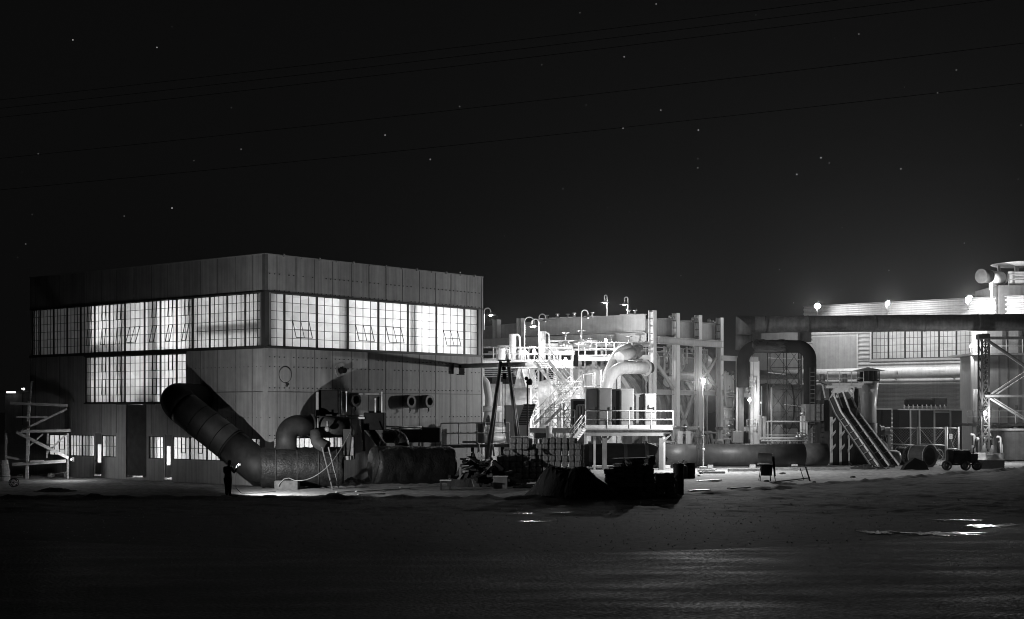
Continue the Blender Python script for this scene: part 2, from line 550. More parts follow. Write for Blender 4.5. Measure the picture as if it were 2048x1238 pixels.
def build_road():
    up = [(-700, 1040), (0, 1078), (500, 1098), (1000, 1106), (1400, 1100), (1750, 1082), (2048, 1048), (2500, 985)]
    lo = [(-900, 1500), (0, 1500), (500, 1500), (1000, 1500), (1400, 1500), (1750, 1500), (2300, 1420), (3000, 1250)]
    m = bpy.data.materials.new('worn_asphalt')
    m.use_nodes = True
    nt = m.node_tree; n = nt.nodes; L = nt.links
    b = n['Principled BSDF']
    tc = n.new('ShaderNodeTexCoord')
    mp = n.new('ShaderNodeMapping'); mp.inputs['Scale'].default_value = (0.16, 0.6, 1); mp.inputs['Rotation'].default_value = (0, 0, -0.12)
    L.new(tc.outputs['Object'], mp.inputs['Vector'])
    a = n.new('ShaderNodeTexNoise'); a.inputs['Scale'].default_value = 1.3; a.inputs['Detail'].default_value = 8
    L.new(mp.outputs['Vector'], a.inputs['Vector'])
    f = n.new('ShaderNodeTexNoise'); f.inputs['Scale'].default_value = 9; f.inputs['Detail'].default_value = 6
    L.new(tc.outputs['Object'], f.inputs['Vector'])
    ad = n.new('ShaderNodeMath'); ad.operation = 'ADD'
    L.new(a.outputs['Fac'], ad.inputs[0]); L.new(f.outputs['Fac'], ad.inputs[1])
    r = n.new('ShaderNodeMapRange'); r.inputs['From Min'].default_value = 0.75; r.inputs['From Max'].default_value = 1.25
    r.inputs['To Min'].default_value = 0.008; r.inputs['To Max'].default_value = 0.04
    L.new(ad.outputs[0], r.inputs['Value'])
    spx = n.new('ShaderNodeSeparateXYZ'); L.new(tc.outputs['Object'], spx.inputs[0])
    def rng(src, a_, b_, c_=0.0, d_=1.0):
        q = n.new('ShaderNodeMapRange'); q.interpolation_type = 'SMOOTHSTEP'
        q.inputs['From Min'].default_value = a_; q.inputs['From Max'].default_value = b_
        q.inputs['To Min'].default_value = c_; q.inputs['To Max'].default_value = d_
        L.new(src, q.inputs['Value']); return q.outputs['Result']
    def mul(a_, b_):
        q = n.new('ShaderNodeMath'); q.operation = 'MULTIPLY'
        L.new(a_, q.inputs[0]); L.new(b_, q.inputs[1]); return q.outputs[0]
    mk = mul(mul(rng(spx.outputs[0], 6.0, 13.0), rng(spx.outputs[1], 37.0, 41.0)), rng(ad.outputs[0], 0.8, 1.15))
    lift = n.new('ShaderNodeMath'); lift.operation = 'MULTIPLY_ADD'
    lift.inputs[1].default_value = 0.24  # lit end of the road put into the colour as a paler patch
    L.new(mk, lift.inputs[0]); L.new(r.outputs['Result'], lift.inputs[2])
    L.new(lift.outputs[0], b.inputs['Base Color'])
    r2 = n.new('ShaderNodeMapRange'); r2.inputs['From Min'].default_value = 0.75; r2.inputs['From Max'].default_value = 1.25
    r2.inputs['To Min'].default_value = 0.52; r2.inputs['To Max'].default_value = 0.9
    b.inputs['Specular IOR Level'].default_value = 0.25
    L.new(ad.outputs[0], r2.inputs['Value']); L.new(r2.outputs['Result'], b.inputs['Roughness'])
    bp = n.new('ShaderNodeBump'); bp.inputs['Strength'].default_value = 0.9; bp.inputs['Distance'].default_value = 0.05
    L.new(f.outputs['Fac'], bp.inputs['Height']); L.new(bp.outputs['Normal'], b.inputs['Normal'])
    N = 40
    def interp(pts, k):
        x = k / N * (len(pts) - 1)
        i = min(int(x), len(pts) - 2); t = x - i
        p = [pts[max(0, min(len(pts) - 1, i + d))] for d in (-1, 0, 1, 2)]
        def cr(a, b_, c, d):
            return 0.5 * (2 * b_ + (c - a) * t + (2 * a - 5 * b_ + 4 * c - d) * t * t + (3 * b_ - a - 3 * c + d) * t ** 3)
        return cr(*[q[0] for q in p]), cr(*[q[1] for q in p])
    vs = []; fs = []
    for k in range(N + 1):
        A = G(*interp(up, k)); B = G(*interp(lo, k))
        B.y = 6 if B.y < 25 else B.y
        for j in range(5):
            p = A.lerp(B, j / 4); p.z = 0.012
            vs.append(p)
    for k in range(N):
        for j in range(4):
            i = k * 5 + j
            fs.append((i, i + 1, i + 6, i + 5))
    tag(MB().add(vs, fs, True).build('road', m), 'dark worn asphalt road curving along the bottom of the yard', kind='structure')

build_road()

def puddle(cx, cy, wx, wy, seed, label):
    rnd = random.Random(seed)
    c = G(cx, cy)
    vs = [c + Vector((0, 0, 0.03))]
    n = 72
    for i in range(n):
        a = 2 * PI * i / n
        k = max(0.12, 0.6 + 1.0 * noise.fractal(Vector((math.cos(a) * 2.2 + seed * 3.1, math.sin(a) * 2.2, seed)), 0.7, 2.0, 5))
        vs.append(c + Vector((math.cos(a) * wx * k, math.sin(a) * wy * k, 0.03)))
    fs = [(0, 1 + i, 1 + (i + 1) % n) for i in range(n)]
    o = MB().add(vs, fs).build('puddle_water', M_WATER)
    tag(o, label, kind='structure')

M_WATER = mat('puddle_water', 0.008, 0.08, 0, 0.1, 1, 0.35, 4.0, stretch=(0.5, 2.0, 1), spec=0.8)
puddle(1755, 1066, 0.75, 1.0, 1, 'small puddle beside the road shining with plant light')
puddle(1870, 1068, 1.55, 1.1, 2, 'widest puddle beside the road shining with plant light')
puddle(1915, 1041, 1.1, 0.5, 3, 'thin puddle farther from the road edge')
puddle(1985, 1053, 0.8, 0.8, 4, 'puddle near the bend of the road')
puddle(2025, 1050, 0.5, 0.5, 9, 'smallest puddle near the bend of the road')
puddle(1052, 1028, 0.6, 0.6, 5, 'thin puddle in dark soil below the block stacks')
puddle(1058, 1044, 0.7, 0.5, 6, 'lower puddle in dark soil below the block stacks')
puddle(1126, 1026, 0.35, 0.6, 7, 'small puddle in dark soil below the dirt mound')

# loose gravel along the dark verge
def gravel():
    rnd = random.Random(77)
    mb = MB()
    for i in range(2600):
        y = 40 + 35 * rnd.random() ** 0.8
        x = rnd.uniform(-0.37, 0.37) * y
        s = 0.012 + 0.03 * rnd.random() ** 2
        z = ground_h(x, y)
        a = rnd.random() * 6
        p = [V(x + math.cos(a + k * 1.57) * s * rnd.uniform(0.7, 1.3), y + math.sin(a + k * 1.57) * s, z) for k in range(4)]
        mb.add(p + [V(x, y, z + s * 0.9)], [(0, 1, 4), (1, 2, 4), (2, 3, 4), (3, 0, 4)])
    tag(mb.build('gravel', M_BLOCK), 'loose gravel scattered over the dark verge and road edge', kind='stuff')
gravel()

# ================================================================== HALL
ANG = math.atan2(0.771, 0.637)
HC = Vector((-14.42, 85.0, 0))
E1 = Vector((math.cos(ANG), math.sin(ANG), 0))
E2 = Vector((-math.sin(ANG), math.cos(ANG), 0))

def tR(px):
    r = (px - 1024) / FOC
    return (r * HC.y - HC.x) / (E1.x - r * E1.y)

def tL(px):
    r = (px - 1024) / FOC
    return (r * HC.y - HC.x) / (E2.x - r * E2.y)

def HW(x, y, z):
    return HC + E1 * x + E2 * y + Vector((0, 0, z))

hall = thing('factory_hall', 'large panelled factory hall with lit bands of frosted windows', 'building', HC, ANG)
LX, LY, ROOF = 19.46, 24.5, 13.56

def wall_cells(mb, L, H, openings, place, th=0.22):
    """wall in grid cells; place(a0,a1,z0,z1) adds a box"""
    xs = sorted(set([0, L] + [o[0] for o in openings] + [o[1] for o in openings]))
    zs = sorted(set([0, H] + [o[2] for o in openings] + [o[3] for o in openings]))
    for z0, z1 in zip(zs[:-1], zs[1:]):
        run = None
        for a0, a1 in zip(xs[:-1], xs[1:]):
            mx, mz = (a0 + a1) / 2, (z0 + z1) / 2
            hole = any(o[0] < mx < o[1] and o[2] < mz < o[3] for o in openings)
            if hole:
                if run: place(run[0], run[1], z0, z1); run = None
            else:
                run = (run[0], a1) if run else (a0, a1)
        if run: place(run[0], run[1], z0, z1)

BZ0, BZ1 = 8.19, 11.34
rb = [tR(p) for p in (541, 570, 635, 697, 758, 817, 874, 930, 957)]
lb = sorted([tL(p) for p in (521, 489, 453, 418, 384.6, 352, 319.5, 287.6, 248.6, 217.5, 188, 160, 133, 106, 79, 63)])
lowR = [(0.7, 2.2), (2.4, 3.9), (4.1, 5.6), (5.8, 7.3)]
lowL = []
def seg(p0, p1, n):
    a, b = sorted((tL(p0), tL(p1)))
    return [(a + (b - a) * i / n, a + (b - a) * (i + 1) / n) for i in range(n)]
lowL += seg(97, 138, 1) + seg(139, 188, 2) + seg(203, 232, 1) + seg(297, 326, 1) + seg(345, 520, 5)
door1 = (tL(203) + 0.03, tL(188) - 0.03)
door2 = (tL(344) + 0.04, tL(327) - 0.04)
bigd = (tL(293), tL(252))
midb = [t for t in lb if tL(372) - 0.2 < t < tL(168) + 0.2]
MIDY0, MIDY1 = tL(372), tL(170)
MZ0, MZ1 = 4.92, 7.95

opR = [(rb[0], rb[-1], BZ0, BZ1)] + [(lowR[0][0], lowR[-1][1], 1.38, 2.8)]
opL = [(lb[0], lb[-1], BZ0, BZ1), (MIDY0, MIDY1, MZ0, MZ1), (bigd[0], bigd[1], 0.12, 4.8), (door1[0], door1[1], 0.12, 2.95), (door2[0], door2[1], 0.12, 2.95)]
for a, b in ((lowL[0][0], lowL[0][1]), (lowL[1][0], lowL[2][1]), (lowL[3][0], lowL[3][1]), (lowL[4][0], lowL[4][1]), (lowL[5][0], lowL[-1][1])):
    opL.append((min(a, b), max(a, b), 1.38, 2.8))
w = MB()
wall_cells(w, LX, ROOF, opR, lambda a0, a1, z0, z1: w.box((max(a0, 0.0), 0.0, z0), (a1, 0.22, z1)))
wall_cells(w, LY, ROOF, opL, lambda a0, a1, z0, z1: w.box((0.0, max(a0, 0.22), z0), (0.22, a1, z1)))
w.box((LX - 0.22, 0.22, 0), (LX, LY, ROOF - 0.01))
w.box((0.22, LY - 0.22, 0), (LX - 0.22, LY, ROOF - 0.01))
wall = w.build('wall', M_WALL, hall, False)
MB().box((0.22, 0.22, 12.3), (LX - 0.22, LY - 0.22, 12.5)).build('roof', M_DARK, hall, False)
# coping along the parapet
cp = MB()
cp.box((-0.06, -0.06, ROOF), (LX + 0.06, 0.3, ROOF + 0.05))
cp.box((-0.06, 0.3, ROOF), (0.3, LY, ROOF + 0.05))
for k in range(1, 14):
    cp.box((k * 1.43 - 0.05, -0.09, ROOF - 0.05), (k * 1.43 + 0.05, 0.1, ROOF + 0.05 + 0.06 * (k % 2)))
cp.build('coping', M_GREY, hall, False)
# inner lining so the lamplight stays white
il = MB()
il.box((0.3, 17.5, 2.9), (LX - 0.3, 17.65, 12.2))
il.box((0.4, 17.66, 3.3), (LX - 0.6, LY - 0.6, 3.4))
il.box((LX - 0.5, 0.4, 0.1), (LX - 0.4, LY - 0.4, 12.2))
il.box((0.5, LY - 0.5, 0.1), (LX - 0.6, LY - 0.4, 12.2))
il.build('inner_partition', M_INT, hall, False)
MB().box((0.24, 0.24, 0.0), (LX - 0.24, LY - 0.24, 0.1)).build('floor_slab', M_INT, hall, False)
ic = MB()
for p in (176, 240, 306, 378):
    y = tL(p)
    ic.box((0.36, y - 0.24, 0.1), (0.8, y + 0.24, 12.2))
for p in (692, 826, 952):
    x = tR(p) + 0.15
    ic.box((x - 0.24, 0.36, 0.1), (x + 0.24, 0.8, 12.2))
ic.box((0.5, 0.5, 0.1), (0.95, 0.95, 12.2))
ic.build('inner_column', M_INTCOL, hall, False)
MB().box((0.75, 0.9, 9.15), (1.15, 6.2, 9.65)).build('inner_beam', M_INTCOL, hall, False)
MB().box((0.9, tL(300), 0.1), (1.5, tL(300) + 2.0, 5.6)).build('inner_machine', M_INTCOL, hall, False)
MB().box((0.9, tL(225), 0.1), (2.2, tL(225) + 1.2, 5.25)).build('inner_machine', M_INTCOL, hall, False)
MB().box((0.9, tL(230), 8.2), (1.5, tL(180), 9.05)).build('inner_beam', M_INTCOL, hall, False)

# panel joints and bolt heads, part of the wall
j = MB()
xsR = [0.05] + [tR(p) for p in (554, 592, 629, 665, 703, 738, 772, 805, 839, 871, 902, 934)] + [LX - 0.04]
for x in xsR:
    for z0, z1 in ((2.85, BZ0 - 0.1), (BZ1 + 0.1, ROOF - 0.02)):
        if z0 < 3 and x < 8: z0 = 2.85
        elif z0 < 3: z0 = 0.1
        j.box((x - 0.02, -0.012, z0), (x + 0.02, 0.0, z1))
for z in (5.52, ):
    j.box((0.06, -0.018, z - 0.025), (LX - 0.06, 0.0, z + 0.025))
ysL = [0.05] + [0.5 * (a + b) for a, b in zip(lb[:-1], lb[1:])] + [LY - 0.05]
for y in ysL:
    j.box((-0.012, y - 0.015, BZ1 + 0.1), (0.0, y + 0.015, ROOF - 0.02))
    if y < MIDY0 or y > MIDY1:
        j.box((-0.012, y - 0.015, 2.95), (0.0, y + 0.015, BZ0 - 0.1))
    elif not (bigd[0] < y < bigd[1]):
        j.box((-0.012, y - 0.015, 2.95), (0.0, y + 0.015, MZ0 - 0.1))
j.box((-0.018, 0.06, 5.495), (0.0, MIDY0 - 0.1, 5.545))
rv = MB()
for z in (12.45, BZ1 + 0.14, BZ0 - 0.62, 7.0, 5.75, 4.0, 2.95):
    x = 0.35
    while x < LX - 0.1:
        if random.random() > 0.12:
            rv.box((x - 0.03, -0.03, z - 0.03), (x + 0.03, 0.0, z + 0.03))
        x += 0.375
for z in (7.0, 4.0):
    y = 0.35
    while y < MIDY0:
        rv.box((-0.02, y - 0.02, z - 0.02), (0, y + 0.02, z + 0.02))
        y += 0.38
me = wall.data                      # joints and bolt heads are the pattern of the wall itself
nb_, nj_ = len(w.f), len(j.f)
w.add(j.v, j.f); w.add(rv.v, rv.f)
me.clear_geometry()
me.from_pydata([tuple(p) for p in w.v], [], w.f)
me.materials.append(M_JOINT); me.materials.append(M_DARKTRIM)
me.polygons.foreach_set('material_index', [0] * nb_ + [1] * nj_ + [2] * (len(w.f) - nb_ - nj_))
me.update()
# corner trims
MB().box((-0.05, -0.05, BZ0 - 0.1), (0.28, 0.28, BZ1 + 0.1)).build('corner_column', M_DARKTRIM, hall, False)
MB().box((-0.04, -0.04, BZ1 + 0.11), (0.2, 0.2, ROOF + 0.06)).build('corner_trim', M_JOINT, hall, False)
MB().box((-0.03, -0.03, 0.0), (0.18, 0.18, BZ0 - 0.12)).build('corner_trim', M_GREY, hall, False)
MB().box((LX - 0.12, -0.03, 0.0), (LX + 0.03, 0.1, ROOF + 0.02)).build('corner_trim', M_GREY, hall, False)
# sills and heads of the bands
sb = MB()
sb.box((0.1, -0.09, BZ0 - 0.12), (LX, 0.0, BZ0))
sb.box((0.1, -0.05, BZ1), (LX, 0.0, BZ1 + 0.07))
sb.box((-0.07, 0.1, BZ0 - 0.14), (0.0, LY, BZ0))
sb.box((-0.05, 0.1, BZ1), (0.0, LY, BZ1 + 0.07))
sb.box((-0.07, MIDY0 - 0.05, MZ1), (0.0, MIDY1 + 0.05, MZ1 + 0.1))
sb.box((-0.07, MIDY0 - 0.05, MZ0 - 0.09), (0.0, MIDY1 + 0.05, MZ0))
sb.build('window_sill', M_DARKTRIM, hall, False)

def window(side, a0, a1, z0, z1, nc, nr, vents=(), mw=0.11, bw=0.028):
    """one steel window: frame with glazing bars, its panes and opened sashes"""
    if side == 'R':
        P = lambda a, d, z: (a, 0.10 - d, z)
        def bx(mb, a, b, c, d, e, f):  # a-range, depth, z
            mb.box((a, 0.10 - d, e), (b, 0.10 - c, f))
    else:
        P = lambda a, d, z: (0.10 - d, a, z)
        def bx(mb, a, b, c, d, e, f):
            mb.box((0.10 - d, a, e), (0.10 - c, b, f))
    f = MB()
    bx(f, a0, a0 + mw / 2, 0, 0.08, z0, z1)
    bx(f, a1 - mw / 2, a1, 0, 0.08, z0, z1)
    bx(f, a0 + mw / 2, a1 - mw / 2, 0, 0.06, z0, z0 + 0.05)
    bx(f, a0 + mw / 2, a1 - mw / 2, 0, 0.06, z1 - 0.05, z1)
    for i in range(1, nc):
        a = a0 + (a1 - a0) * i / nc
        bx(f, a - bw / 2, a + bw / 2, 0, 0.035, z0 + 0.05, z1 - 0.05)
    for k in range(1, nr):
        z = z0 + (z1 - z0) * k / nr
        bx(f, a0 + mw / 2, a1 - mw / 2, 0, 0.03, z - bw / 2, z + bw / 2)
    fr = f.build('window', M_SASH, hall, False)
    g = MB()
    tones = []
    for i in range(nc):
        for k in range(int(nr)):
            u0 = a0 + (a1 - a0) * i / nc; u1 = a0 + (a1 - a0) * (i + 1) / nc
            w0 = z0 + (z1 - z0) * k / nr; w1 = z0 + (z1 - z0) * (k + 1) / nr
            g.add([P(u0, -0.02, w0), P(u1, -0.02, w0), P(u1, -0.02, w1), P(u0, -0.02, w1)], [(0, 1, 2, 3)])
            tones.append(random.random() ** 2.2)
    po = g.build('pane', M_GLASS, fr, False)
    at = po.data.attributes.new('pane_dirt', 'FLOAT', 'FACE')
    at.data.foreach_set('value', tones)
    for (c0, c1, r0, r1, tilt) in vents:
        A0 = a0 + (a1 - a0) * c0 / nc; A1 = a0 + (a1 - a0) * c1 / nc
        Z0 = z0 + (z1 - z0) * r0 / nr; Z1 = z0 + (z1 - z0) * r1 / nr
        s = MB(); sg = MB()
        h = Z1 - Z0
        ct, stn = math.cos(tilt), math.sin(tilt)
        def Q(a, u):   # u from the top hinge downward, tilts outwards at the bottom
            return Vector(P(a, 0.05 + u * stn, Z1 - u * ct))
        for a in ((A0, A1) if c1 - c0 == 1 else (A0, (A0 + A1) / 2, A1)):
            s.bar(Q(a, 0), Q(a, h), 0.04 if a in (A0, A1) else 0.025, 0.03)
        for u in ((0, h) if r1 - r0 == 1 else (0, h / 2, h)):
            s.bar(Q(A0, u), Q(A1, u), 0.03, 0.045 if u in (0, h) else 0.025)
        so = s.build('sash', M_SASH, fr, False)
        sg.add([Q(A0, 0), Q(A1, 0), Q(A1, h), Q(A0, h)], [(0, 1, 2, 3)])
    return fr

T = 0.3
rv_ = {1: [(1, 3, 1, 3, T)], 3: [(1, 3, 1, 3, T)], 4: [(1, 3, 1, 3, T)], 6: [(1, 3, 1, 3, T)]}
for i, (a, b) in enumerate(zip(rb[:-1], rb[1:])):
    window('R', a, b, BZ0, BZ1, 2 if i in (0, 7) else 4, 6, rv_.get(i, ()), 0.13)
for i, (a, b) in enumerate(zip(lb[:-1], lb[1:])):
    vents = ()
    mid = 0.5 * (a + b)
    if tL(372) < mid < tL(248): vents = [(1, 2, 1, 3, 0.22), (1, 2, 4, 6, 0.05)]
    if abs(mid - 0.5 * (tL(287.6) + tL(248.6))) < 0.5: vents = [(1, 3, 1, 3, 0.3)]
    if tL(248) < mid < tL(165): vents = [(1, 2, 1, 3, 0.1), (1, 2, 4, 6, 0.05)]
    window('L', a, b, BZ0, BZ1, 4, 6, vents, 0.1)
mb_ = [MIDY0] + [t for t in lb if MIDY0 + 0.4 < t < MIDY1 - 0.4] + [MIDY1]
for i, (a, b) in enumerate(zip(mb_[:-1], mb_[1:])):
    window('L', a, b, MZ0, MZ1, 4 if b - a > 1.3 else 2, 6, [(1, 2, 1, 3, 0.03), (1, 2, 4, 6, 0.03)] if b - a > 1.3 and i != 3 else (), 0.1)
for a, b in lowL:
    window('L', min(a, b), max(a, b), 1.38, 2.8, 4 if abs(b - a) > 1.2 else 3, 2, [(1, 2, 0.6, 2, 0.02)] if abs(b - a) > 1.6 else (), 0.09)
for a, b in lowR:
    window('R', a, b, 1.38, 2.8, 4, 2, (), 0.09)

def hall_door(y0, y1, w0, w1):
    d = MB()
    d.box((0.06, y0 + 0.02, 0.24), (0.11, y1 - 0.02, 1.0))
    d.box((0.06, y0 + 0.02, 1.0), (0.11, w0, 2.2))
    d.box((0.06, w1, 1.0), (0.11, y1 - 0.02, 2.2))
    d.box((0.06, y0 + 0.02, 2.2), (0.11, y1 - 0.02, 2.93))
    o = d.build('door', M_MID, hall, False)
    MB().add([(0.085, w0, 1.0), (0.085, w1, 1.0), (0.085, w1, 2.2), (0.085, w0, 2.2)], [(0, 1, 2, 3)]).build('door_pane', M_GLASS, o, False)
    MB().box((0.0, y1 - 0.2, 1.05), (0.06, y1 - 0.12, 1.2)).build('handle', M_DARK, o, False)
hall_door(door1[0], door1[1], tL(201.5), tL(193.5))
hall_door(door2[0], door2[1], tL(339.5), tL(331.5))
MB().box((0.08, bigd[0] + 0.01, 0.26), (0.15, bigd[1] - 0.01, 4.78)).build('sliding_door', M_DARK, hall, False)
MB().box((-0.12, bigd[0] - 0.9, 4.8), (0.0, bigd[1] + 0.9, 4.92)).build('door_track', M_DARKTRIM, hall, False)

# round hatches and vents on the right-hand facade
def facade(px, py):
    t = tR(px); Y = HC.y + t * E1.y
    return t, CAMH - (py - HOR) / FOC * Y
x, z = facade(570, 749)
h = MB().lathe([(0.46, 0), (0.46, 0.05), (0.43, 0.07), (0.0, 0.08)], (x, -0.0, z), 28, (0, -1, 0), False).build('hatch_cover', M_GREY, hall, False)
MB().lathe([(0.5, 0), (0.5, 0.03), (0.475, 0.03)], (x, 0, z), 28, (0, -1, 0), False).build('hatch_rim', M_DARKTRIM, h, False)
MB().bar((x, -0.05, z - 0.45), (x + 0.03, -0.12, z - 0.62), 0.06).ball((x + 0.03, -0.12, z - 0.66), 0.07, 8, 6).build('handle', M_DARK, h, False)
def vent(px, py, r, length):
    x, z = facade(px, py)
    v_ = MB().ring((x, 0.0, z), (x, -length, z), r * 0.62, r, 28).build('round_vent', M_MID, hall, False)
    MB().lathe([(r * 0.62, 0), (r * 0.62, 0.02)], (x, -0.02, z), 24, (0, -1, 0), False).build('vent_hole_shade', M_BLACK, v_, False)  # black disc paints in the shade inside the vent hole
    MB().bar((x, -length * 0.7, z - r), (x + 0.02, -length * 0.7, z - r - 0.2), 0.07).bar((x + 0.02, -length * 0.7, z - r - 0.2), (x - 0.12, -length * 0.8, z - r - 0.28), 0.04).build('drain', M_DARK, v_, False)
vent(813, 803, 0.42, 0.45)
vent(850, 803, 0.42, 0.45)
vent(706, 800, 0.42, 0.3)
x, z = facade(681, 740)
v_ = MB().ring((x, 0.0, z), (x, -0.06, z), 0.27, 0.46, 28).build('pipe_collar', M_GREY, hall, False)
MB().tube([(x, 0.05, z), (x, -0.4, z - 0.03)], 0.17, 16).build('pipe_stub', M_BLACK, v_, False)
# monorail hatch
x0, z0 = facade(914, 729); x1, z1 = facade(928, 750)
MB().box((x0, -0.05, z1), (x1, 0.0, z0)).build('monorail_opening', M_BLACK, hall, False)  # solid black plate paints in the dark inside the hole
MB().box((x0 - 0.5, -0.16, z1 + 0.05), (x0, 0.0, z0 + 0.02)).build('monorail_door', M_GREY, hall, False)

# lamps inside the hall
for p, e, r in (((2.6, 16.2, 9.7), 190, 0.3), ((2.6, 9.5, 9.8), 210, 0.3), ((8, 4.5, 10.2), 560, 0.6), ((9, 12, 9.8), 420, 0.6),
                ((12.6, 2.6, 9.9), 340, 0.3), ((15.6, 2.6, 9.8), 360, 0.3), ((18.3, 3.2, 9.8), 70, 0.35), ((5, 2.7, 10.6), 90, 0.4),
                ((3.4, 14.6, 5.0), 170, 0.25), ((3.4, 9.6, 5.0), 170, 0.25), ((3.2, 4, 2.6), 120, 0.2), ((3.0, 16.4, 2.6), 110, 0.2), ((3, 21.5, 2.6), 140, 0.2), ((3.0, 10.8, 2.6), 90, 0.2), ((4, 2.2, 2.4), 90, 0.2),
                ((8, 21, 10.2), 90, 0.4), ((1.75, 0.5 * (door1[0] + door1[1]) - 0.2, 1.3), 90, 0.12), ((1.75, 0.5 * (door2[0] + door2[1]), 1.3), 90, 0.12), ((1.75, 0.5 * (bigd[0] + bigd[1]), 1.3), 130, 0.12)):
    plight('hall_lamp', HW(*p), e, r)

# ================================================================== DUCTS BESIDE THE HALL
duct = thing('air_duct', 'huge steel duct leaning down from the hall to a tar-wrapped ground run', 'duct', G(520, 975))
A = HW(0.0, 5.9, 5.05)
Bp = V(-19.55, 84.0, 5.05)
Cp = V(-14.4, 82.8, 1.2)
Dp = V(-9.7, 83.6, 1.2)
path = fillet([A, Bp, Cp], 1.1, 10)
slope = path[1:]
MB().tube(path[:11], 0.98, 32).build('upper_elbow', M_BLACK, duct)  # black here puts the shade over the elbow into its colour
jt = path[11].lerp(Cp, 0.62)
MB().tube([path[10], path[11], jt], 0.98, 32).build('sloping_section', M_DUCTL, duct)
MB().tube([jt, Cp.lerp(jt, 0.03), Cp + (Dp - Cp).normalized() * 0.45], [0.99, 0.99, 0.99], 32).build('lower_elbow', M_DUCTL, duct)
dn = (Cp - jt).normalized()
for k in (0.28, 0.5, 0.78):
    q = path[11].lerp(jt, k)
    MB().tube([q - dn * 0.02, q + dn * 0.02], 0.995, 32).build('weld_seam', M_BLACK, duct)
MB().tube([jt - dn * 0.05, jt + dn * 0.05], 1.03, 32).build('joint_band', M_BLACK, duct)
def wrapped(name, p, q, r, parent, segs=26, n=30, seed=0, amp=0.045):
    p = Vector(p); q = Vector(q)
    d = (q - p).normalized()
    u = Vector((0, 0, 1)); u = (u - d * u.dot(d)).normalized(); w = d.cross(u)
    vs = []; fs = []
    for i in range(segs + 1):
        c = p.lerp(q, i / segs)
        for j in range(n):
            a = 2 * PI * j / n
            k = noise.fractal(Vector((i * 0.32 + seed, math.cos(a) * 1.8, math.sin(a) * 1.8)), 0.8, 2.0, 4) * amp
            rr = r + k - (0.03 if i % 6 == 0 else 0)
            vs.append(c + (u * math.cos(a) + w * math.sin(a)) * rr)
    for i in range(segs):
        for j in range(n):
            k = (j + 1) % n
            fs.append((i * n + j, i * n + k, (i + 1) * n + k, (i + 1) * n + j))
    fs.append(tuple(reversed(range(n)))); fs.append(tuple(range(segs * n, segs * n + n)))
    return MB().add(vs, fs, True).build(name, M_WRAP, parent)
dd = (Dp - Cp).normalized()
wrapped('wrapped_section', Cp + dd * 0.1 - dd * 0.0, Dp, 1.13, duct, 30, 32, 1)

for k in (0.2, 0.45, 0.7, 0.92):
    q = Cp.lerp(Dp, k)
    MB().tube([q - dd * 0.03, q + dd * 0.03], 1.155, 32).build('strap', M_DARK, duct)
duct2 = thing('wrapped_duct', 'black tar-wrapped duct lying on the ground before the block stacks', 'duct', G(830, 968))
wrapped('wrapped_section', W(748, 930, 84.0), W(899, 929, 86.2), 1.1, duct2, 26, 32, 5, 0.06)
rr2 = W(745, 845, 85.0)
MB().tube([W(728, 846, 86), W(766, 893, 85.2)], 0.26, 16).build('feed_pipe', M_WRAP, duct2)
MB().tube(fillet([W(766, 872, 87), W(801, 872, 87), W(806, 900, 86.2)], 0.7, 8), 0.42, 18).build('feed_elbow', M_WRAP, duct2)

# elbows standing on the first duct
el = thing('pipe_bend', 'tall grey pipe bend rising from the wrapped duct toward a dark valve house', 'pipe', W(572, 893, 82.4))
pth = fillet([W(572, 900, 82.4), W(573, 851, 82.6), W(622, 851, 83.2)], 1.0, 10)
MB().tube(pth, 0.6, 26).build('pipe_elbow', M_DUCTL, el)
MB().tube([W(620.5, 851, 83.18), W(625, 851, 83.25)], 0.7, 26).build('flange', M_DUCTL, el)
MB().tube([W(624, 853, 83.2), W(694, 853, 84.0)], 0.62, 24).build('pipe_run', M_DARK, el)
MB().tube(fillet([W(632, 862, 82.6), W(634, 884, 82.4), W(654, 895, 82.2)], 0.35, 6), [0.36] * 9, 18).build('short_branch', M_DARK, el)
MB().tube([W(655, 858, 82.5), W(655, 842, 82.5)], 0.06, 10).ball(W(655, 858, 82.5), 0.16, 10, 8).build('valve_wheel', M_MID, el)
MB().tube([W(636, 860, 82.6), W(636, 836, 82.6)], 0.05, 8).build('valve_stem', M_MID, el)

vh = thing('valve_house', 'tall dark instrument box standing above the grey pipe bend', 'cabinet', W(655, 829, 84))
MB().cbox(tuple(W(637, 829, 84.0)), tuple(W(676, 780, 84.0) + V(0, 1.2, 0)), 0.03).build('cabinet_body', M_BLACK, vh)
MB().box(tuple(W(632, 833, 83.7)), tuple(W(637, 784, 83.7) + V(0, 0.6, 0))).build('side_plate', M_MID, vh)
MB().box(tuple(W(640, 838, 84.1)), tuple(W(650, 829, 84.1) + V(0, 0.4, 0))).box(tuple(W(665, 838, 84.1)), tuple(W(673, 829, 84.1) + V(0, 0.4, 0))).build('support_foot', M_DARK, vh)

